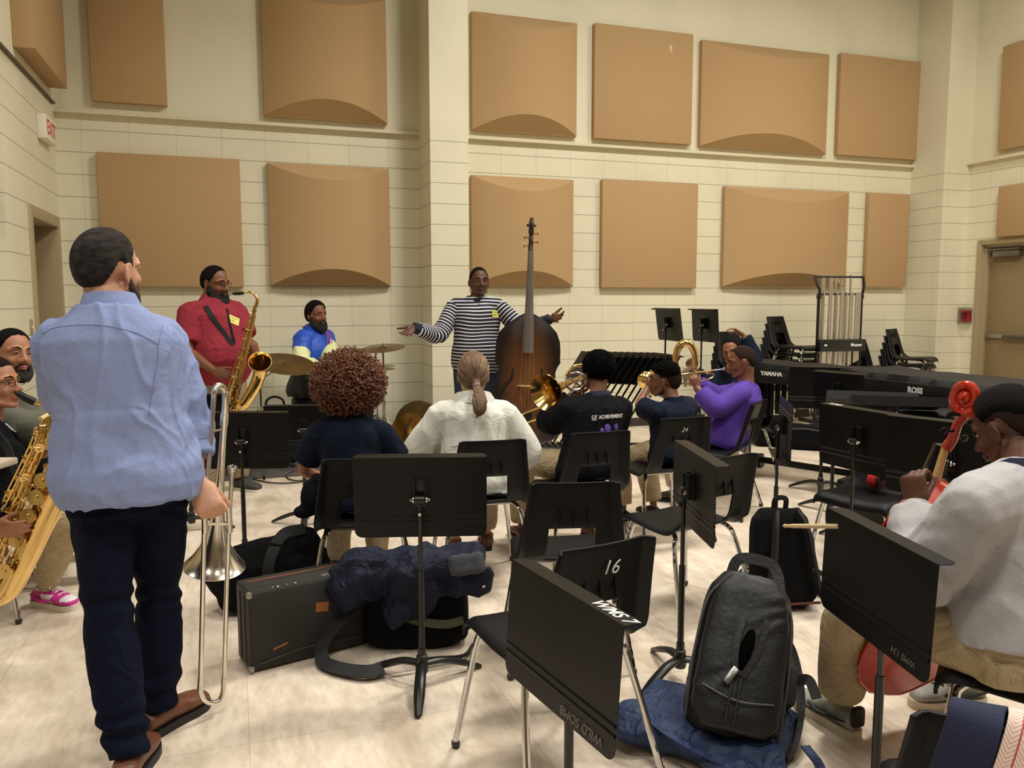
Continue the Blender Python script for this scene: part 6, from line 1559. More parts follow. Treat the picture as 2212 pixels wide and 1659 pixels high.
    for i in range(4):
        q = -1 if i % 2 else 1; z = (.35 + .28 * i) * k; p = pb0 + Vector((0, -.01 - .06 * k * i / 3, z))
        mb = MB()
        if H > .9: mb.tube([p, p + Vector((q * .055, 0, 0))], .006, n=8); mb.box(p + Vector((q * .055, -.0, 0)), (.010, .042, .036), r=.004); mb.lathe([(.016, -.003), (.016, .003)], p + Vector((q * .022, -.02, .0)), (1, 0, 0), n=12); mb.build('tuning_machine', brass, t)
        else: mb.tube([p, p + Vector((q * .035, 0, 0))], .005, n=8); mb.ell(p + Vector((q * .052, 0, 0)), (.018, .013 * .5, .013), n=12); mb.build('tuning_peg', eb, t)
    mb = MB(); mb.tube([(0, 0, .01), (0, 0, -tilt_parts)], .006, n=8); mb.build('endpin', chrome, t)
    return t
def sunburst():
    m = bpy.data.materials.new('bass_sunburst'); m.use_nodes = True; nt = m.node_tree; N = nt.nodes; L = nt.links; b = N['Principled BSDF']; b.inputs['Roughness'].default_value = .28
    tc = N.new('ShaderNodeTexCoord'); mp = N.new('ShaderNodeMapping'); mp.inputs['Location'].default_value = (0, 0, -.52); mp.inputs['Scale'].default_value = (3.3, .01, 1.35); L.new(tc.outputs['Object'], mp.inputs[0])
    mp.vector_type = 'POINT'; g = N.new('ShaderNodeTexGradient'); g.gradient_type = 'SPHERICAL'
    mp.inputs['Location'].default_value = (0, 0, -.50 * 1.35); L.new(mp.outputs[0], g.inputs[0])
    cr_ = N.new('ShaderNodeValToRGB'); e = cr_.color_ramp.elements; e[0].position = .22; e[0].color = (*s2l((30, 20, 17)), 1); e[1].position = .75; e[1].color = (*s2l((112, 70, 38)), 1); L.new(g.outputs[0], cr_.inputs[0])
    n = N.new('ShaderNodeTexNoise'); mp2 = N.new('ShaderNodeMapping'); mp2.inputs['Scale'].default_value = (60, 60, 2.5); L.new(tc.outputs['Object'], mp2.inputs[0]); L.new(mp2.outputs[0], n.inputs[0]); n.inputs['Scale'].default_value = 1.5
    mx = N.new('ShaderNodeMixRGB'); mx.blend_type = 'MULTIPLY'; mx.inputs[0].default_value = .35; L.new(cr_.outputs[0], mx.inputs[1]); L.new(n.outputs[0], mx.inputs[2]); L.new(mx.outputs[0], b.inputs['Base Color']); return m
dkw = mat('bass_dark_wood', (40, 25, 19), .3, var=.3)
Ob = C(1134, 962, 6.7); 
Rb = rotm(-(CR * 1.0) + Vector((0, 0, .028)), Vector((0, 0, 1)) + CR * -.030 + Vector((CF.x, CF.y, 0)) * .10)
Hb = 1.08
bowed('double_bass', 'brown sunburst double bass standing upright in the middle of the room', 'double bass', Ob, Rb, Hb, .335, .20, dkw, sunburst(), .50, Ob.z - .014)

# ================================================================== seated children seen from behind
def simple_top(P, m, inf=.02, belly=.0, sl=1.95, slack=.012, fold=.007, vox=.009, name='top', fs=7, idx=None):
    mb = MB(); P.torso(mb, inf, belly, z0=-.2)
    for k in 'LR': P.arm(mb, k, inf + .003, t1=sl, round_=False, slack=slack)
    me = fuse(mb, vox, 3, folds(fold, fs, seed=random.random() * 9)); return fobj(name, me, m, P.root, idx=idx)
def simple_trousers(P, m, inf=.014, slack=.010, t1=1.9, name='trousers', fold=.007, vox=.010):
    mb = MB(); P.torso(mb, inf * .6, 0, z0=-.2, z1=.15)
    for k in 'LR': P.leg(mb, k, inf, t1=t1, round_=False, slack=slack)
    mb.ell((P.J['hipL'] + P.J['hipR']) / 2, (.16 * P.sc, .13 * P.sc, .10 * P.sc))
    me = fuse(mb, vox, 3, folds(fold, 7, seed=random.random() * 9)); return fobj(name, me, m, P.root)
def collar(P, m, rx=.075, dz=.03, name='collar', dip=.03):
    global s_; s_ = P; nb = P.J['neck']; mb = MB(); mb.rings([cring(nb, rx * 1.12, rx, -.03, dip), cring(nb, rx, rx * .92, dz, dip), cring(nb, rx * 1.06, rx, dz, dip), cring(nb, rx * 1.25, rx * 1.2, -.012, dip), cring(nb, rx * 1.2, rx * 1.1, -.025, dip)], cap=False); return mb.build(name, m, P.root, world=True)

# --- curly auburn hair
J = seated(760, 1095, 4.02, 6, .84, lean=2, spread=.12, feet=(-.16, -.06), neck=(755, 902, 4.06)); J['head'] = C(752, 838, 4.06)
set_arm(J, 'L', J['_W'](-.16, .30, .55), J['_W'](-.4, 0, .6), .84); set_arm(J, 'R', J['_W'](.14, .30, .56), J['_W'](.4, 0, .6), .84)
P5 = Person('child with big curly auburn hair and a navy polo, seated back to us', J, .84, 1.02, sk_tan)
hR = head_frame(4); hC = J['head']
for k, q in (('L', -1), ('R', 1)): hand_prims(P5.mb, J['wr' + k], J['_R'] @ Vector((-q * .5, .8, 0)), Vector((0, 0, -1)), q, .85)
P5.finish(.007, hC, hR, .95); simple_top(P5, navy_k, .020, sl=.72, slack=.02, name='polo_shirt'); simple_trousers(P5, khaki); collar(P5, navy_k, .068)
face_parts(P5.root, hC, hR, .95, hair_blk, lips=lip_l)
for k in 'LR': P5.shoes(k, mat('sneaker_white', (214, 212, 210), .6), sole_w, .022)
mb = MB()
for k in 'LR': a = J['an' + k]; mb = MB(); mb.tube([Vector((a.x, a.y, .06)), Vector((a.x, a.y, .13))], .036 * .84, n=12); mb.build('sock', blackp, P5.root, world=True)
hair_au = bpy.data.materials.new('hair_auburn'); hair_au.use_nodes = True; nt = hair_au.node_tree; b = nt.nodes['Principled BSDF']; b.inputs['Roughness'].default_value = .55
at = nt.nodes.new('ShaderNodeTexNoise'); at.inputs['Scale'].default_value = 45; at.inputs['Detail'].default_value = 3; cr_ = nt.nodes.new('ShaderNodeValToRGB'); tc = nt.nodes.new('ShaderNodeTexCoord'); nt.links.new(tc.outputs['Object'], at.inputs[0]); nt.links.new(at.outputs[0], cr_.inputs[0]); e = cr_.color_ramp.elements; e[0].position = .3; e[0].color = (*s2l((62, 36, 26)), 1); e[1].position = .7; e[1].color = (*s2l((150, 94, 64)), 1); nt.links.new(cr_.outputs[0], b.inputs['Base Color'])
def curls(root, c, rx, ry, rz, n, m, r0=.009, tr=.0024, seed=1, zmin=-.9, face=None, shell=.86, turns=1.6, jag=.0):
    rnd = random.Random(seed); mb = MB(); mb.ell(c, (rx * shell, ry * shell, rz * shell), n=28)
    for i in range(n):
        z = 1 - 2 * (i + .5) / n
        if z < zmin: continue
        ph = i * 2.399963; d = Vector((math.sqrt(1 - z * z) * math.cos(ph), math.sqrt(1 - z * z) * math.sin(ph), z))
        if face is not None and d.dot(face) > .72: continue
        base = c + Vector((d.x * rx, d.y * ry, d.z * rz)) * (shell - .03); dd = (d + Vector([rnd.uniform(-.5, .5) for _ in range(3)])).normalized(); x, y, _ = frame(dd)
        Lc = (1 - shell + .10 + rnd.uniform(-.03 - jag * .5, .06 + jag)) * rx; P = []; p0 = rnd.uniform(0, 6.28); k = 9; rr = r0 * rnd.uniform(.6, 1.3)
        for j in range(k): t_ = j / (k - 1); a = p0 + t_ * turns * 2 * PI; P.append(base + dd * Lc * t_ + (x * math.cos(a) + y * math.sin(a)) * rr)
        mb.tube(P, tr * rnd.uniform(.7, 1.3), n=4)
    return mb.build('hair', m, root, world=True, sharp=0)
hc = C(753, 828, 4.06); curls(P5.root, hc, .166, .165, .150, 3600, hair_au, .011, .0024, seed=5, face=hR @ Vector((0, 1, 0)), shell=.84, jag=.10)
# jacket hanging off the seat side
o = C(672, 1090, 3.95)
mb = MB(); mb.ell(C(672, 1075, 3.95), (.05, .06, .09)); mb.ell(C(655, 1105, 3.95), (.05, .05, .03)); mb.box(C(690, 1060, 3.97), (.07, .09, .16), r=.02); me = fuse(mb, .009, 3, folds(.006, 9)); ob = fobj('jacket', me, black_k, None); tag(ob, 'black jacket hanging beside the seat of the curly-haired child', 'jacket'); center(ob)

# --- woman in white fleece
J = seated(1025, 1078, 4.40, 6, .95, lean=5, spread=.1, feet=(-.05, .04), neck=(1022, 868, 4.48)); J['head'] = C(1022, 808, 4.52)
set_arm(J, 'L', J['_W'](-.18, .30, .60), J['_W'](-.5, -.05, .6), .95); set_arm(J, 'R', J['_W'](.17, .30, .58), J['_W'](.5, -.05, .6), .95)
P6 = Person('person with a light brown ponytail in a white fleece jacket, seated back to us', J, .95, 1.06, sk_light)
hR = head_frame(8); hC = J['head']
for k, q in (('L', -1), ('R', 1)): hand_prims(P6.mb, J['wr' + k], J['_R'] @ Vector((-q * .5, .8, 0)), Vector((0, 0, -1)), q, .95)
P6.finish(.0075, hC, hR, 1.0)
fle = mat('fleece_white', (224, 224, 214), .95, bump=.35, bscale=260, var=.15, wr=.35, wscale=5, wdist=.03)
mb = MB(); P6.torso(mb, .034, .01, z0=-.2)
rg = []
for t_, e in ((.1, .19), (-.08, .205), (-.2, .215)):
    c_ = J['pel'] + P6.up * .52 * t_; rg.append([c_ + P6.rt * (math.cos(q) * e) + P6.fw * (math.sin(q) * .15) for q in [2 * PI * k / 24 for k in range(24)]])
mb.rings(rg)
for k in 'LR': P6.arm(mb, k, .034, t1=1.95, round_=False, slack=.014)
me = fuse(mb, .009, 3, folds(.009, 6, seed=4)); fobj('fleece_jacket', me, fle, P6.root)
for path in ([(960, 905), (963, 950), (958, 1000)], [(1080, 905), (1075, 950), (1078, 985)], [(975, 965), (1020, 958), (1060, 960)]):
    seam(P6, path, mat('fleece_seam', (190, 190, 180), .95), .0022)
s_ = P6; nb = J['neck']; mb = MB(); mb.rings([cring(nb, .105, .09, -.04, .0), cring(nb, .088, .082, .035, .0), cring(nb, .10, .094, .045, .0), cring(nb, .128, .115, .0, .0), cring(nb, .135, .125, -.03, .0), cring(nb, .12, .11, -.035, .0)], cap=False); me_o = mb.build('fleece_collar', mat('sherpa_white', (224, 224, 214), 1.0, bump=1.0, bscale=160), P6.root, world=True)
simple_trousers(P6, khaki); face_parts(P6.root, hC, hR, 1.0, hair_dk, lips=lip_l)
for k in 'LR': P6.shoes(k, mat('shoe_tan', (110, 70, 52), .6), sole_b, .02)
hair_br = mat('hair_light_brown', (128, 100, 74), .42, bump=.9, bscale=260, var=.8, vscale=60, rgb2=(88, 64, 46), stretch=(1, 1, .12))
hair_cap(P6.root, hC, hR, 1.02, hair_br, .012, front=.07, temple=-.03, nape=-.10, name='hair')
tie = C(1029, 832, 4.385)
rnd = random.Random(4); st = [MB(), MB()]; Xh = Matrix.Translation(hC) @ hR.to_4x4() @ Matrix.Scale(1.02, 4); tl_ = (Xh.inverted() @ tie); cc_ = Vector((0, -.014, .020)); td_ = (tl_ - cc_).normalized()
for i in range(520):
    az = rnd.uniform(-PI, PI); el = rnd.uniform(-.55, 1.2); d0 = Vector((math.sin(az) * math.cos(el), math.cos(az) * math.cos(el), math.sin(el))); P = []
    if d0.y > .6 and d0.z < .55 or d0.dot(td_) > .93: continue
    for j in range(9):
        d_ = d0.lerp(td_, (j / 8) ** .8)
        if d_.length < 1e-3: d_ = Vector((0, 0, 1))
        d_.normalize(); rr_ = 1 / math.sqrt((d_.x / .0750) ** 2 + (d_.y / .0985) ** 2 + (d_.z / (.0975 if d_.z > 0 else .115)) ** 2) + .0115 + rnd.uniform(0, .001)
        P.append(Xh @ (cc_ + d_ * rr_))
    st[i % 2].tube(P + [tie + Vector((rnd.uniform(-.008, .008), rnd.uniform(-.008, .008), rnd.uniform(-.008, .008)))], .0013, n=4)
st[0].build('hair_strands', mat('hair_strand_light', (158, 128, 98), .4), P6.root, world=True, sharp=0); st[1].build('hair_strands', mat('hair_strand_dark', (92, 68, 50), .45), P6.root, world=True, sharp=0)
mb = MB()
pt = spl([C(1026, 812, 4.43), tie, C(1034, 848, 4.33), C(1036, 868, 4.27), C(1035, 888, 4.25), C(1031, 900, 4.25)], 7)
mb.tube(pt, [.032, .017, .030, .040, .034, .008], n=18, flat=.75, round_=True)
me = fuse(mb, .005, 1, lambda c: .002 * math.sin(c.x * 420 + 3 * noise.noise(c * 20))); fobj('ponytail', me, hair_br, P6.root)
mb = MB(); mb.lathe([(.014, -.008), (.022, -.006), (.022, .006), (.014, .008)], tie, (0.1, -.5, -.8), n=16); mb.build('hair_tie', mat('hair_tie', (150, 120, 135), .6), P6.root, world=True)

# --- child in ACHIEVEMENT sweatshirt with a gold trombone
J = seated(1272, 1050, 4.72, 20, .90, lean=4, spread=.16, feet=(-.02, -.20), tw=0, neck=(1290, 858, 4.80)); J['head'] = C(1289, 803, 4.86)
for k, (x, y) in (('L', (-.20, .42)),): pass
J['knL'] = C(1128, 1040, 5.0); J['anL'] = C(1128, 1130, 5.02); J['anL'].z = .085; J['toeL'] = J['anL'] + J['_R'] @ Vector((0, .2, 0))
J['hipL'] = J['_W'](-.08, .0, .53); J['knL'].z = .50
set_arm(J, 'L', C(1236, 858, 4.95), C(1150, 960, 4.85), .9); set_arm(J, 'R', C(1268, 880, 5.0), C(1380, 960, 5.0), .9)
P7 = Person('child in a black sweatshirt reading ACHIEVEMENT, playing a gold trombone', J, .90, 1.10, sk_brown)
hR = head_frame(28); hC = J['head']
hand_prims(P7.mb, J['wrL'], CU * .5 + CR * .3 + CF * .3, CR * .5 + CF * .3, -1, .92, curls=(45, 55, 30)); hand_prims(P7.mb, J['wrR'], -CR * .3 + CU * .5 + CF * .3, -CR, 1, .92, curls=(45, 55, 30))
P7.finish(.007, hC, hR, .97); simple_top(P7, black_k, .030, sl=1.95, slack=.018, name='sweatshirt', fold=.010); simple_trousers(P7, khaki, slack=.02); collar(P7, mat('polo_navy_collar', (24, 32, 60), .8), .070, .03)
face_parts(P7.root, hC, hR, .97, hair_blk, lips=lip_d)
for k in 'LR': P7.shoes(k, mat('sneaker_red', (96, 48, 40), .6), sole_b, .022)
curls(P7.root, hC + hR @ Vector((0, -.022, .040)), .090, .106, .088, 2600, hair_blk, .004, .002, seed=8, face=hR @ Vector((0, 1, -.35)).normalized(), shell=.95, turns=1.2)
Ms = basis(C(1330, 902, 4.60), CR * 1 + CF * .12 + CU * .03, CU)
r = on_surf(P7, 1318, 900, CR + CU * .04)
if r:
    c_, x_, y_, n_ = r; tx = text('ACHIEVEMENT', .030, basis(c_ + n_ * .004, x_, y_), white_ink, P7.root, 'printed_lettering', bold=.0006, space=.95)
    r2 = on_surf(P7, 1283, 903, CR)
    if r2:
        c2, x2, y2, n2 = r2; mb = MB(); mb.X = basis(c2 + n2 * .002, x2, y2)
        for a, b in (((-.012, -.012), (.012, -.012)), ((.012, -.012), (.012, .012)), ((.012, .012), (-.012, .012)), ((-.012, .012), (-.012, -.012)), ((-.007, .002), (0, -.007)), ((0, -.007), (.018, .018))): mb.box(((a[0] + b[0]) / 2, (a[1] + b[1]) / 2, 0), (max(abs(a[0] - b[0]), .003), .003, .001) if abs(a[1] - b[1]) < .001 else ((.003, abs(a[1] - b[1]), .001) if abs(a[0] - b[0]) < .001 else (math.hypot(a[0] - b[0], a[1] - b[1]), .004, .001)), Matrix.Rotation(0 if (abs(a[0] - b[0]) < .001 or abs(a[1] - b[1]) < .001) else math.atan2(b[1] - a[1], b[0] - a[0]), 3, 'Z'))
        mb.build('printed_checkbox', white_ink, P7.root, world=True)
    pu = mat('print_purple', (98, 66, 160), .8)
    for px_, py_, s1 in ((1312, 925, .020), (1330, 922, .016), (1300, 930, .012)):
        r3 = on_surf(P7, px_, py_, CR)
        if r3: c3, x3, y3, n3 = r3; mb = MB(); mb.X = basis(c3, x3, y3); mb.ell((0, 0, 0), (s1, s1 * 1.25, .004), n=14); mb.build('printed_shape', pu, P7.root, world=True)
# gold trombone of that child: bell toward us on the left, bow over the shoulder
t = thing('gold_trombone', 'shiny gold trombone with its bell beside the double bass', 'trombone', tuple(C(1220, 860, 4.8)))
bc = C(1180, 848, 4.80); dv = (-CF * .62 - CR * .74 - CU * .16).normalized()
thr = C(1275, 808, 5.02); b0 = bc + (C(1278, 806, 5.20) - bc) * .92
dvb = (bc - b0).normalized()
mb = MB(); bell(mb, b0, dvb, (bc - b0).length + .0, .012, .110, n=44); mb.build('bell', brass, t, world=True)
mb = MB(); mb.tube(spl([b0, C(1268, 806, 5.0), C(1283, 806, 5.0), C(1285, 818, 5.0), C(1270, 838, 4.98), C(1245, 848, 4.98)], 6), .011, n=12); mb.tube(spl([C(1222, 812, 4.98), C(1240, 792, 4.98), C(1262, 790, 4.98), C(1284, 802, 4.98)], 6), .011, n=12)
mb.build('tuning_slide', brass, t, world=True)
mb = MB(); mb.tube(spl([C(1224, 812, 4.93), C(1222, 830, 4.93), C(1236, 842, 4.93), C(1256, 838, 4.93), C(1266, 820, 4.93), C(1250, 806, 4.93), C(1232, 808, 4.93)], 6), .008, n=10); mb.tube([C(1230, 815, 4.93), C(1258, 838, 4.93)], .006, n=8); mb.tube([C(1262, 812, 4.95), C(1232, 842, 4.95)], .006, n=8); mb.build('attachment_tubing', silver, t, world=True)
mb = MB(); mb.lathe([(.022, -.02), (.024, -.015), (.024, .015), (.022, .02)], C(1240, 846, 4.95), CR + CF * .5, n=18); mb.build('rotor_valve', silver, t, world=True)
mb = MB(); sl0 = C(1252, 872, 5.0); sl1 = C(1120, 905, 6.0)
for o_ in (0, .075): mb.tube([sl0 + Vector((0, 0, o_)), sl1 + Vector((0, 0, o_ - .05))], .0075, n=10)
mb.tube(spl([sl1 + Vector((0, 0, -.05)), sl1 + Vector((-.01, .04, -.02)), sl1 + Vector((0, 0, .025))], 5), .008, n=10); mb.build('hand_slide', brass, t, world=True)

# --- child with round glasses (24) and cornet
J = seated(1448, 1018, 5.25, 36, .80, lean=2, spread=.15, feet=(-.05, -.1), tw=0, neck=(1455, 866, 5.25)); J['head'] = C(1437, 822, 5.3)
set_arm(J, 'L', C(1398, 838, 5.5), C(1380, 900, 5.25), .8); set_arm(J, 'R', C(1425, 850, 5.65), C(1545, 905, 5.35), .8)
P8 = Person('child with round glasses and a navy polo, seen from behind in profile', J, .80, 1.08, sk_brown)
hR = head_frame(62, 0); hC = J['head']
hand_prims(P8.mb, J['wrL'], CU * .8 + CF * .3 + CR * .1, CR, -1, .82, curls=(45, 50, 30)); hand_prims(P8.mb, J['wrR'], CU * .5 - CR * .7, CF, 1, .82, curls=(45, 50, 30))
P8.finish(.0068, hC, hR, .94); simple_top(P8, navy_k, .022, sl=.72, slack=.02, name='polo_shirt'); simple_trousers(P8, khaki, slack=.016); collar(P8, navy_k, .064)
face_parts(P8.root, hC, hR, .94, hair_blk, lips=lip_d, skin=sk_brown); glasses(P8.root, hC, hR, .94, mat('wire_frame', (60, 50, 46), .3, .8), True, .02, .018)
for k in 'LR': P8.shoes(k, mat('sneaker_red_black', (48, 26, 24), .6), sole_w, .022)
hair_cap(P8.root, hC, hR, .94, hair_fade, .004, front=.058, temple=-.018, nape=-.078)
curls(P8.root, hC + hR @ Vector((0, -.012, .060)), .076, .094, .066, 1700, hair_blk, .004, .0022, seed=18, zmin=-.15, shell=.93, turns=1.2)
def trumpet(label, mp, bl, nrm, s=1.0, m=brass, name='trumpet'):
    t = thing(name, label, 'trumpet', tuple((mp + bl) / 2)); d = (bl - mp).normalized(); L = (bl - mp).length; dn = nrm - d * nrm.dot(d); dn.normalize(); sd = d.cross(dn)
    def W(a, b, c=0): return mp + d * a * L + dn * b * s + sd * c * s
    mb = MB(); mb.tube([W(.14, 0), W(.80, 0)], .0062 * s, n=10); mb.tube(spl([W(.8, 0), W(.87, .004), W(.885, .028), W(.86, .05), W(.8, .055), W(.6, .055)], 5), .0065 * s, n=10); mb.build('lead_pipe', m, t, world=True)
    mb = MB(); mb.tube([W(0.02, 0), W(.06, 0), W(.15, 0)], [.004 * s, .0045 * s, .0065 * s], n=10); mb.lathe([(.004 * s, .02), (.0125 * s, .004), (.0135 * s, 0), (.009 * s, .002)], W(0, 0), d, n=16); mb.build('mouthpiece', silver, t, world=True)
    for i in range(3): mb = MB(); p = W(.42 + .07 * i, .028); mb.tube([p - dn * .055 * s, p + dn * .06 * s], .011 * s, n=12); mb.tube([p - dn * .055 * s, p - dn * .078 * s], .0035 * s, n=6); mb.lathe([(.008 * s, 0), (.008 * s, .003)], p - dn * .08 * s, dn, n=10); mb.build('valve', silver, t, world=True)
    mb = MB(); mb.tube(spl([W(.56, 0), W(.3, -.0), W(.17, .02), W(.17, .045), W(.3, .062), W(.55, .06)], 6), .0065 * s, n=10); mb.build('bell_bow', m, t, world=True)
    mb = MB(); bell(mb, W(.5, .0, .012), d, L * .5, .0075 * s, .062 * s); mb.build('bell', m, t, world=True); return t
trumpet('gold cornet at the lips of the child with round glasses', C(1408, 838, 5.42), C(1400, 822, 5.78), -CU * 1.0, 1.0, brass, 'cornet')

# --- purple sweatshirt with trumpet
J = seated(1570, 960, 5.92, 62, .86, lean=-7, spread=.15, feet=(-.05, -.1), neck=(1614, 828, 5.95)); J['head'] = C(1601, 781, 5.95)
set_arm(J, 'L', C(1506, 838, 5.8), C(1560, 920, 5.6), .86); set_arm(J, 'R', C(1500, 822, 6.15), C(1520, 900, 6.3), .86)
P9 = Person('child in a purple sweatshirt holding a gold and silver trumpet', J, .86, 1.22, sk_brown)
hR = head_frame(84, -10, 0); hC = J['head']
hand_prims(P9.mb, J['wrL'], CU * .9 - CR * .3, CF * .9, -1, .86, curls=(50, 55, 30)); hand_prims(P9.mb, J['wrR'], CU * .9 - CR * .3, -CF * .6 + CR * .2, 1, .86, curls=(40, 45, 30))
P9.finish(.0075, hC, hR, .98, jaw=1.08, neck_r=.058)
simple_top(P9, mat('sweat_purple', (78, 48, 150), .85, bump=.3, bscale=400, var=.15), .024, .04, sl=1.8, slack=.012, name='sweatshirt', fold=.009); simple_trousers(P9, khaki)
collar(P9, mat('sweat_purple', (78, 48, 150), .85), .072, .012); face_parts(P9.root, hC, hR, .98, hair_blk, lips=lip_d, skin=sk_brown)
hair_cap(P9.root, hC, hR, .98, hair_fade, .003, front=.06, temple=-.014, nape=-.075)
for k in 'LR': P9.shoes(k, mat('shoe_dark', (40, 36, 34), .5), sole_b, .02)
trumpet('gold and silver trumpet held by the child in the purple sweatshirt', C(1565, 797, 5.98), C(1408, 818, 6.0), -CU, 1.05, mat('brass_pale', (226, 188, 120), .18, 1.0))

# --- boy with his hand on his head behind, with a marching horn
J = seated(1600, 905, 6.9, 135, .86, lean=6, spread=.14, seat=.47, feet=(-.02, 0), neck=(1578, 802, 6.82)); J['head'] = C(1581, 758, 6.75)
set_arm(J, 'L', C(1604, 722, 6.85), C(1660, 770, 7.0), .86); set_arm(J, 'R', C(1500, 800, 6.65), C(1530, 850, 6.8), .86)
P10 = Person('smiling child in navy leaning with one hand on his head behind the purple sweatshirt', J, .86, 1.06, sk_mid)
hR = head_frame(150, -10, 12); hC = J['head']
hand_prims(P10.mb, J['wrL'], -CR * .75 + CU * .5, -CU - CR * .2, -1, .9, curls=(25, 30, 20), spread=1.5); hand_prims(P10.mb, J['wrR'], CU * .6 - CR * .4, -CF, 1, .9, curls=(45, 50, 30))
P10.finish(.0072, hC, hR, .98); simple_top(P10, navy_k, .026, sl=1.85, slack=.016, name='sweatshirt'); simple_trousers(P10, khaki); face_parts(P10.root, hC, hR, .98, hair_blk, lips=lip_d, skin=sk_mid)
hair_cap(P10.root, hC, hR, .98, hair_blk, .008, front=.066, nape=-.075); collar(P10, navy_k, .066)
for k in 'LR': P10.shoes(k, mat('shoe_dark', (40, 36, 34), .5), sole_b, .02)
o = dup(chair0, (J['pel'].x + J['_R'][0][1] * .06, J['pel'].y + J['_R'][1][1] * .06, 0), hd(135), 'black chair under the smiling child behind the purple sweatshirt', 'black plastic chairs with chrome legs')
hc = C(1481, 775, 6.55); t = thing('marching_horn', 'gold horn with a big round bow standing up behind the trumpet', 'horn', tuple(hc))
mb = MB(); P = []
for j in range(26): a = R_(-35 + j * 10); P.append(hc + CR * (.080 * math.cos(a)) + CU * (.14 * math.sin(a) - .01) + CF * .012 * (j / 12 - 1))
mb.tube(P, [.018 + .014 * math.sin(PI * j / 25) for j in range(26)], n=16); mb.tube(spl([P[0], C(1500, 805, 6.55), C(1497, 830, 6.55)], 4), .016, n=12); mb.build('main_bow', brass, t, world=True)
for i in range(3): mb = MB(); p = C(1482 + 8 * i, 812, 6.5); mb.tube([p - CU * .05, p + CU * .06], .013, n=12); mb.tube([p + CU * .06, p + CU * .09], .004, n=6); mb.build('valve', silver, t, world=True)
mb = MB(); mb.tube(spl([P[-1], C(1458, 800, 6.55), C(1462, 825, 6.55), C(1490, 830, 6.55)], 5), .012, n=12); mb.build('tubing', brass, t, world=True)
# ================================================================== child with the red cello, right foreground
J = seated(2190, 1360, 2.30, 62, 1.0, lean=14, spread=.20, feet=(.02, .05), tw=-6)
J['head'] = C(2176, 925, 2.42); 
J['neck'] = C(2200, 1045, 2.30); J['neck'] = C(2205, 1012, 2.30)
J['shL'] = C(2108, 1100, 2.16); J['shR'] = C(2265, 1085, 2.50)
J['pel'] = C(2215, 1345, 2.24); J['pel'].z = .54
J['hipL'] = J['pel'] + Vector((-CR.y * 0, 0, 0)) + (J['shL'] - J['shR']).normalized() * .09; J['hipR'] = J['pel'] - (J['shL'] - J['shR']).normalized() * .09
J['knL'] = C(1838, 1290, 2.62); J['knL'].z = .50; J['anL'] = FL(1815, 1520, .09); J['toeL'] = J['anL'] + (FL(1742, 1490) - FL(1840, 1550)).normalized() * .22
J['knR'] = C(2090, 1250, 3.05); J['knR'].z = .5; J['anR'] = FL(2082, 1470, .09); J['toeR'] = J['anR'] + Vector((-.2, .05, 0))
J['elL'], J['wrL'] = ik(J['shL'], C(1980, 1095, 2.42), .27, .25, C(2020, 1400, 2.1)); J['elR'], J['wrR'] = ik(J['shR'], C(2060, 1150, 2.75), .29, .26, C(2250, 1300, 2.8))
P11 = Person('child in a light grey sweatshirt and khaki trousers playing a red cello', J, .98, 1.02, sk_dark)
hR = head_frame(28, -24, 0); hC = J['head']
hand_prims(P11.mb, J['wrL'], (C(1968, 1015, 2.44) - J['wrL']).normalized(), CF * .5 + CR * .6, -1, 1.0, fing=[(55, 55, 35), (60, 55, 35), (62, 55, 35), (65, 55, 35)], spread=1.0, thumb=(15, 50))
hand_prims(P11.mb, J['wrR'], (C(2040, 1180, 2.8) - J['wrR']).normalized(), -CU, 1, .95, curls=(40, 45, 25))
P11.finish(.0058, hC, hR, 1.0, neck_r=.054); root = P11.root
hair_cap(root, hC, hR, 1.0, hair_blk, .013, front=.066, burn=.022, ear=.030, nape=.0, disp=lambda d: .003 * noise.noise(d * 16)); hair_cap(root, hC, hR, 1.0, hair_fade, .002, front=.060, nape=-.075, name='hair_fade')
face_parts(root, hC, hR, 1.0, hair_blk, lips=lip_d, skin=sk_dark)
grey = mat('sweat_grey', (184, 182, 184), .95, bump=.35, bscale=420, var=.4, vscale=160, rgb2=(164, 162, 166), spec=.2, wr=.22, wscale=4, wdist=.03)
mb = MB(); P11.torso(mb, .038, .03, z0=0)
for k in 'LR': P11.arm(mb, k, .034, t1=1.92, round_=False, slack=.022)
def gfolds(c):
    k = 0; q = c - J['elL']; d = q.length
    f = math.sin(q.dot((J['wrL'] - J['elL']).normalized()) * 75 + 4 * noise.noise(c * 8)) * .006 * max(0, 1 - d / .26)
    return f + folds(.010, 5.5, (1, 1, .8), 6)(c)
me = fuse(mb, .0075, 3, gfolds); fobj('sweatshirt', me, grey, root)
collar(P11, mat('polo_navy_collar', (24, 32, 60), .8), .078, .03)
mb = MB(); a = J['elL'].lerp(J['wrL'], .86); b = J['elL'].lerp(J['wrL'], 1.02); mb.tube([a, a.lerp(b, .3), b], [.046, .045, .041], n=18); mb.build('cuff', grey, root, world=True)
simple_trousers(P11, khaki, .018, .016, 1.86, fold=.008, vox=.008)
snk = mat('sneaker_grey_green', (128, 130, 118), .6, var=.5, vscale=16, rgb2=(200, 198, 186))
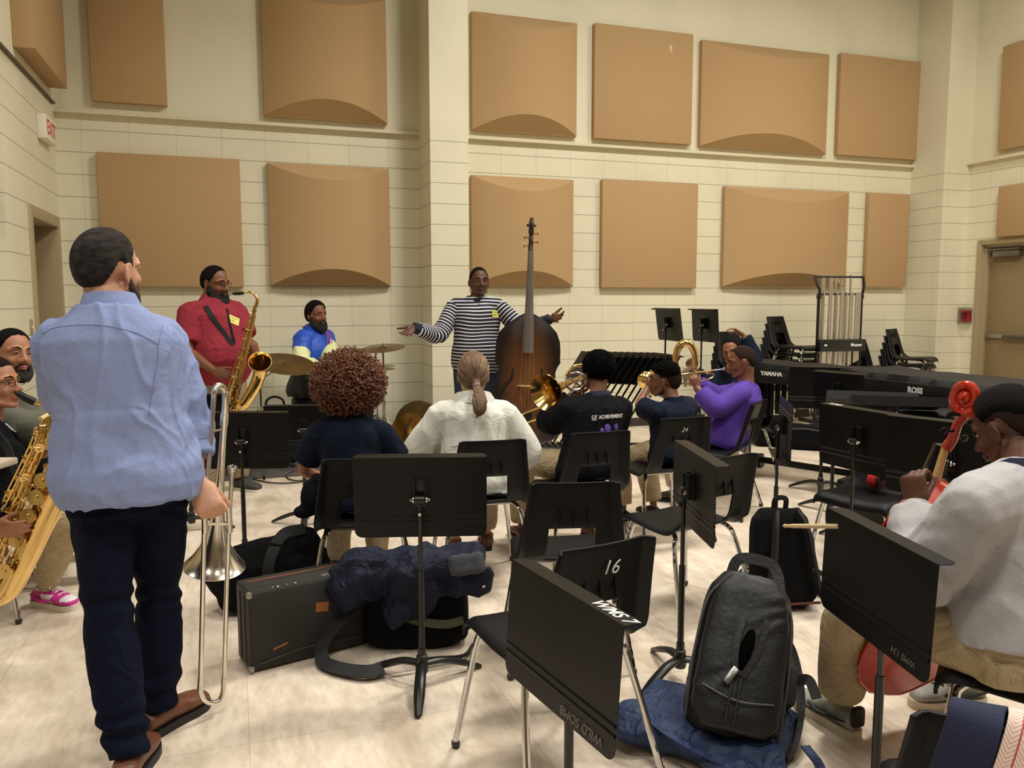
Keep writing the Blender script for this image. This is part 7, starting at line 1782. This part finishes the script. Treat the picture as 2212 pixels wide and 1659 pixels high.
for k in 'LR':
    o = P11.shoes(k, snk, mat('sole_cream', (206, 196, 172), .6), .030, hi=True, name='sneaker')
    a = J['an' + k]; d = (J['toe' + k] - a); d.z = 0; d.normalize(); x = Vector((d.y, -d.x, 0)); sg = 1 if x.dot(CF) < 0 else -1; x = x * sg
    mb = MB(); mb.tube(spl([a + x * .046 + d * .10 + Vector((0, 0, -.03)), a + x * .052 + d * .05 + Vector((0, 0, -.042)), a + x * .052 + d * -.02 + Vector((0, 0, -.03)), a + x * .048 - d * .07 + Vector((0, 0, -.022))], 5), [.007, .010, .007, .003], n=8); mb.build('side_stripe', sole_b, o, world=True)
    mb = MB(); mb.box(a - d * .078 * 1.0 + Vector((0, 0, -.01)), (.05, .03, .07), rotm(x, Vector((0, 0, 1))), r=.012); mb.build('heel_tab', sole_b, o, world=True)
    mb = MB()
    for j in range(4): c_ = a + d * (.075 + .018 * j) + Vector((0, 0, .005 - .010 * j)); mb.tube([c_ - x * .022, c_ + Vector((0, 0, .006)), c_ + x * .022], .003, n=6)
    mb.build('lace', blackp, o, world=True)
# the cello, back toward us
redv = mat('cello_red', (188, 46, 24), .2, var=.5, vscale=9, rgb2=(140, 24, 14), coat=.5)
Oc = C(1915, 1474, 2.80); top_ = C(2004, 1000, 2.47); zc = (top_ - Oc).normalized()
xr = (CR * .92 + CF * .39); Rc = rotm(xr, zc)     # +y is the front: away from us
Hc_ = .745
bowed('cello', 'glossy red cello leaning against the child in the grey sweatshirt', 'cello', Oc, Rc, Hc_, .24, .12, redv, redv, (top_ - Oc).length - Hc_, max(.02, Oc.z - .01), neck_m=mat('neck_maple', (206, 172, 108), .45))

# ================================================================== bearded man at the far left
J = seated(-20, 1020, 4.25, -62, 1.03, lean=8, spread=.2, feet=(.05, .05)); J['head'] = C(28, 765, 4.12)
J['neck'] = C(8, 858, 4.15); J['shR'] = C(-40, 900, 3.95); J['shL'] = C(70, 905, 4.38)
set_arm(J, 'L', C(165, 905, 4.2), C(80, 1000, 4.5), 1.0); J['elR'], J['wrR'] = ik(J['shR'], C(150, 930, 3.95), .3, .27, C(60, 1010, 3.9))
J['elR'] = C(60, 925, 3.85); J['wrR'] = C(150, 905, 3.95)
P12 = Person('bearded man in an olive grey sweatshirt seated at the far left, looking over', J, 1.03, 1.08, sk_tan)
hR = head_frame(-118, 4, -6); hC = J['head']
hand_prims(P12.mb, J['wrR'], CR, -CU, 1, 1.0, curls=(40, 40, 30)); hand_prims(P12.mb, J['wrL'], CR, -CU, -1, 1.0, curls=(40, 40, 30))
P12.finish(.0072, hC, hR, 1.06); root = P12.root
hair_cap(root, hC, hR, 1.06, hair_blk, .009, front=.070, nape=-.07); beard(root, hC, hR, 1.06, mat('beard_dark', (30, 22, 18), .8, bump=.6, bscale=300), full=.7)
face_parts(root, hC, hR, 1.06, hair_blk, lips=lip_l, skin=sk_tan)
olv = mat('sweat_olive', (98, 98, 86), .9, bump=.3, bscale=300, var=.2)
mb = MB(); P12.torso(mb, .034, .03, z0=-.2)
for k in 'LR': P12.arm(mb, k, .030, t1=1.9, round_=False, slack=.02)
me = fuse(mb, .009, 3, folds(.010, 6)); fobj('sweatshirt', me, olv, root)
s_ = P12; nb = J['neck']; mb = MB(); mb.rings([cring(nb, .10, .09, -.03, .03), cring(nb, .09, .085, .035, .04), cring(nb, .12, .115, .02, .06), cring(nb, .12, .11, -.03, .06)], cap=False); mb.build('hood', olv, root, world=True)
simple_trousers(P12, trk)
for k in 'LR': P12.shoes(k, blackp, sole_w, .02)
# ================================================================== child with baritone saxophone
J = seated(-40, 1110, 3.68, -72, .92, lean=4, spread=.12, feet=(.05, .08)); J['head'] = C(-8, 828, 3.62)
J['neck'] = C(-25, 915, 3.62); J['shR'] = C(-40, 960, 3.45); J['shL'] = C(10, 955, 3.85)
J['knR'] = C(150, 1130, 3.78); J['knR'].z = .49; J['anR'] = FL(96, 1270, .09); J['toeR'] = J['anR'] + (FL(172, 1302) - FL(55, 1285)).normalized() * .2
J['knL'] = C(140, 1112, 3.92); J['knL'].z = .5; J['anL'] = FL(60, 1215, .09); J['toeL'] = J['anL'] + Vector((.19, .02, 0))
J['elR'], J['wrR'] = ik(J['shR'], C(-22, 1140, 3.20), .26, .23, C(-120, 1060, 3.4)); J['elL'], J['wrL'] = ik(J['shL'], C(72, 985, 3.72), .26, .23, C(30, 1060, 3.9))
P13 = Person('child with glasses and pink sneakers playing a baritone saxophone at the left edge', J, .92, 1.08, sk_tan)
hR = head_frame(-92, 4, 0); hC = J['head']
hand_prims(P13.mb, J['wrR'], CR * .9 - CU * .1 + CF * .1, CF * .5 + CU * .1, 1, .92, curls=(18, 25, 18), spread=1.2); hand_prims(P13.mb, J['wrL'], CR * .7 + CU * .4, -CF + CR * .2, -1, .9, curls=(45, 45, 30))
P13.finish(.0065, hC, hR, 1.0); root = P13.root
hair_cap(root, hC, hR, 1.0, mat('hair_dark_brown', (30, 20, 16), .8, bump=.8, bscale=300, spec=.15), .008, front=.056, temple=-.01, nape=-.07); face_parts(root, hC, hR, 1.0, hair_blk, lips=lip_l, skin=sk_tan)
glasses(root, hC, hR, 1.0, blackp, False, .023, .016)
ob = simple_top(P13, black_k, .028, sl=1.9, slack=.015, name='sweatshirt'); simple_trousers(P13, khaki, .014, .006, 1.9)
mb = MB(); strap(mb, [C(-10, 935, 3.5), C(14, 965, 3.40), C(30, 1010, 3.36), C(50, 1060, 3.33)], .035, .005, up=-CF); mb.build('harness', web_m, root, world=True)
r = on_surf(P13, 22, 925, CR * .6 - CU * .8)
if r: mb = MB(); mb.X = basis(r[0], r[1], r[2]); mb.box((0, 0, 0), (.06, .014, .002)); mb.box((.0, -.02, 0), (.045, .008, .002)); mb.build('printed_logo', white_ink, root, world=True)
pink = mat('sneaker_pink', (206, 50, 148), .45); swh = mat('sneaker_panel_white', (232, 228, 232), .5)
for k in 'RL':
    a = J['an' + k]; d = (J['toe' + k] - a); d.z = 0; d.normalize(); x = Vector((d.y, -d.x, 0)); x = x if x.dot(CF) < 0 else -x
    o = P13.shoes(k, pink, sole_w, .028, name='sneaker'); me = o.data; me.materials.append(swh)
    for p in me.polygons:
        w = wmat(o) @ p.center; f = (w - a).dot(d); h_ = w.z
        if (.015 < f < .085 and h_ < .075) or (f > .135 and h_ > .05) or h_ > .085: p.material_index = 1
    mb = MB(); mb.tube(spl([a + x * .042 + d * .09 + Vector((0, 0, -.035)), a + x * .048 + d * .04 + Vector((0, 0, -.048)), a + x * .048 - d * .01 + Vector((0, 0, -.035)), a + x * .042 - d * .05 + Vector((0, 0, -.02))], 5), [.004, .008, .005, .002], n=8); mb.build('side_stripe', pink, o, world=True)
    mb = MB()
    for j in range(5): c_ = a + d * (.055 + .018 * j) + Vector((0, 0, .018 - .012 * j)); mb.tube([c_ - x * .024, c_ + Vector((0, 0, .006)), c_ + x * .024], .0035, n=6)
    mb.tube(spl([a + d * .05 + Vector((0, 0, .025)), a + d * .07 + x * .03 + Vector((0, 0, .045)), a + d * .09 + x * .05 + Vector((0, 0, .02))], 5), .003, n=6); mb.build('lace', sole_w, o, world=True)
# baritone saxophone, running from upper right to lower left
O = C(60, 1050, 3.32); u = 3.32 / FPX; e1 = CR.copy(); e2 = CU.copy()
def q3(px, py, z=0): return ((px - 60) * u, -(py - 1050) * u, z)
kk = [(.06 + .80 * i / 12, (.30 if i % 2 else -.45), .016 + .016 * i / 12, 1) for i in range(13)] + [(.12 + .7 * i / 9, 1.25, .012, 1) for i in range(10)] + [(.35 + .4 * i / 4, -1.2, .022, 1) for i in range(5)]
t, W_ = saxophone('baritone_saxophone', 'large gold baritone saxophone running down from the left player to the edge', 'saxophone', O, e1, e2,
    [q3(101, 900), q3(92, 950), q3(66, 1010), q3(30, 1090), q3(-8, 1180), q3(-30, 1240), q3(-30, 1275), q3(-8, 1290)],
    [q3(70, 866), q3(84, 872), q3(96, 868), q3(104, 862)], [q3(-12, 1290), q3(20, 1270), q3(52, 1210), q3(84, 1140), q3(116, 1070), q3(140, 1020)],
    ([.018, .020, .023, .028, .034, .040, .043, .045], [.010, .011, .012, .013], [.045, .046, .048, .052, .060, .080]), [q3(34, 848), q3(42, 852), q3(56, 860), q3(72, 867)], kk, scale=1.3)
mb = MB(); mb.tube(spl([W_(q3(100, 905)), W_(q3(96, 935)), W_(q3(99, 950)), W_(q3(106, 940)), W_(q3(110, 915)), W_(q3(106, 898)), W_(q3(98, 905, .03))], 6), .014, n=14); mb.build('upper_bow', brass, t, world=True)
for i, (x, y) in enumerate(((88, 1060), (70, 1100), (48, 1150), (20, 1215))):
    mb = MB(); c_ = W_(q3(x, y, .085)); ring = [c_ + e1 * (.036 * math.cos(a)) + e2 * (.036 * math.sin(a)) for a in [2 * PI * k / 18 for k in range(19)]]; mb.tube(ring, .003, n=6, cap=False); mb.tube([c_ - e1 * .036, c_ + e1 * .036], .003, n=6); mb.tube([c_ - e2 * .036, c_ + e2 * .036], .003, n=6)
    for a in (0, 2.1, 4.2): mb.tube([c_ + e1 * .036 * math.cos(a) + e2 * .036 * math.sin(a), c_ + e1 * .045 * math.cos(a) + e2 * .045 * math.sin(a) - e1.cross(e2) * .03], .003, n=6)
    mb.build('key_guard', brass, t, world=True)
for i, (x, y) in enumerate(((88, 1060), (70, 1100), (48, 1150), (20, 1215), (100, 1025))):
    mb = MB(); nn = e1.cross(e2).normalized(); mb.lathe([(.001, .012), (.010, .012), (.012, .006), (.031, .006), (.031, 0), (.026, -.004), (.026, -.02), (.001, -.02)], W_(q3(x + 16, y + 8, .082)), nn, n=20); mb.build('key', brass, t, world=True)
mb = MB()
for o_ in (-9, 14): mb.tube([W_(q3(112 + o_, 1000, .08)), W_(q3(66 + o_, 1110, .085)), W_(q3(10 + o_, 1235, .08))], .0035, n=6)
for f_ in (.1, .35, .6, .85): x_, y_ = 112 - 102 * f_, 1000 + 235 * f_; mb.tube([W_(q3(x_ - 9, y_, .08)), W_(q3(x_ - 9, y_, .03))], .004, n=6); mb.tube([W_(q3(x_ + 14, y_, .08)), W_(q3(x_ + 14, y_, .03))], .004, n=6)
mb.build('key_rod', brass, t, world=True)
# desk edge and folding table foot at the far left
tb = thing('side_table', 'pale table edge at the left margin in front of the saxophone child', 'table', tuple(FL(-60, 1330)))
c_ = C(-92, 1027, 2.95); tb.location = (c_.x, c_.y, 0); tb.rotation_euler = (0, 0, YAW)
mb = MB(); zt = C(8, 1020, 2.9).z; mb.box((-.02, 0, zt), (.28, .34, .025), r=.005); mb.build('table_top', mat('laminate_pale', (196, 184, 160), .5), tb)
mb = MB(); mb.tube([(-.08, 0, zt - .012), (-.08, 0, .03)], .016, n=10); mb.build('leg', satin, tb)
mb = MB(); mb.box((-.08, 0, .015), (.06, .36, .03), r=.006); mb.build('foot', satin, tb)
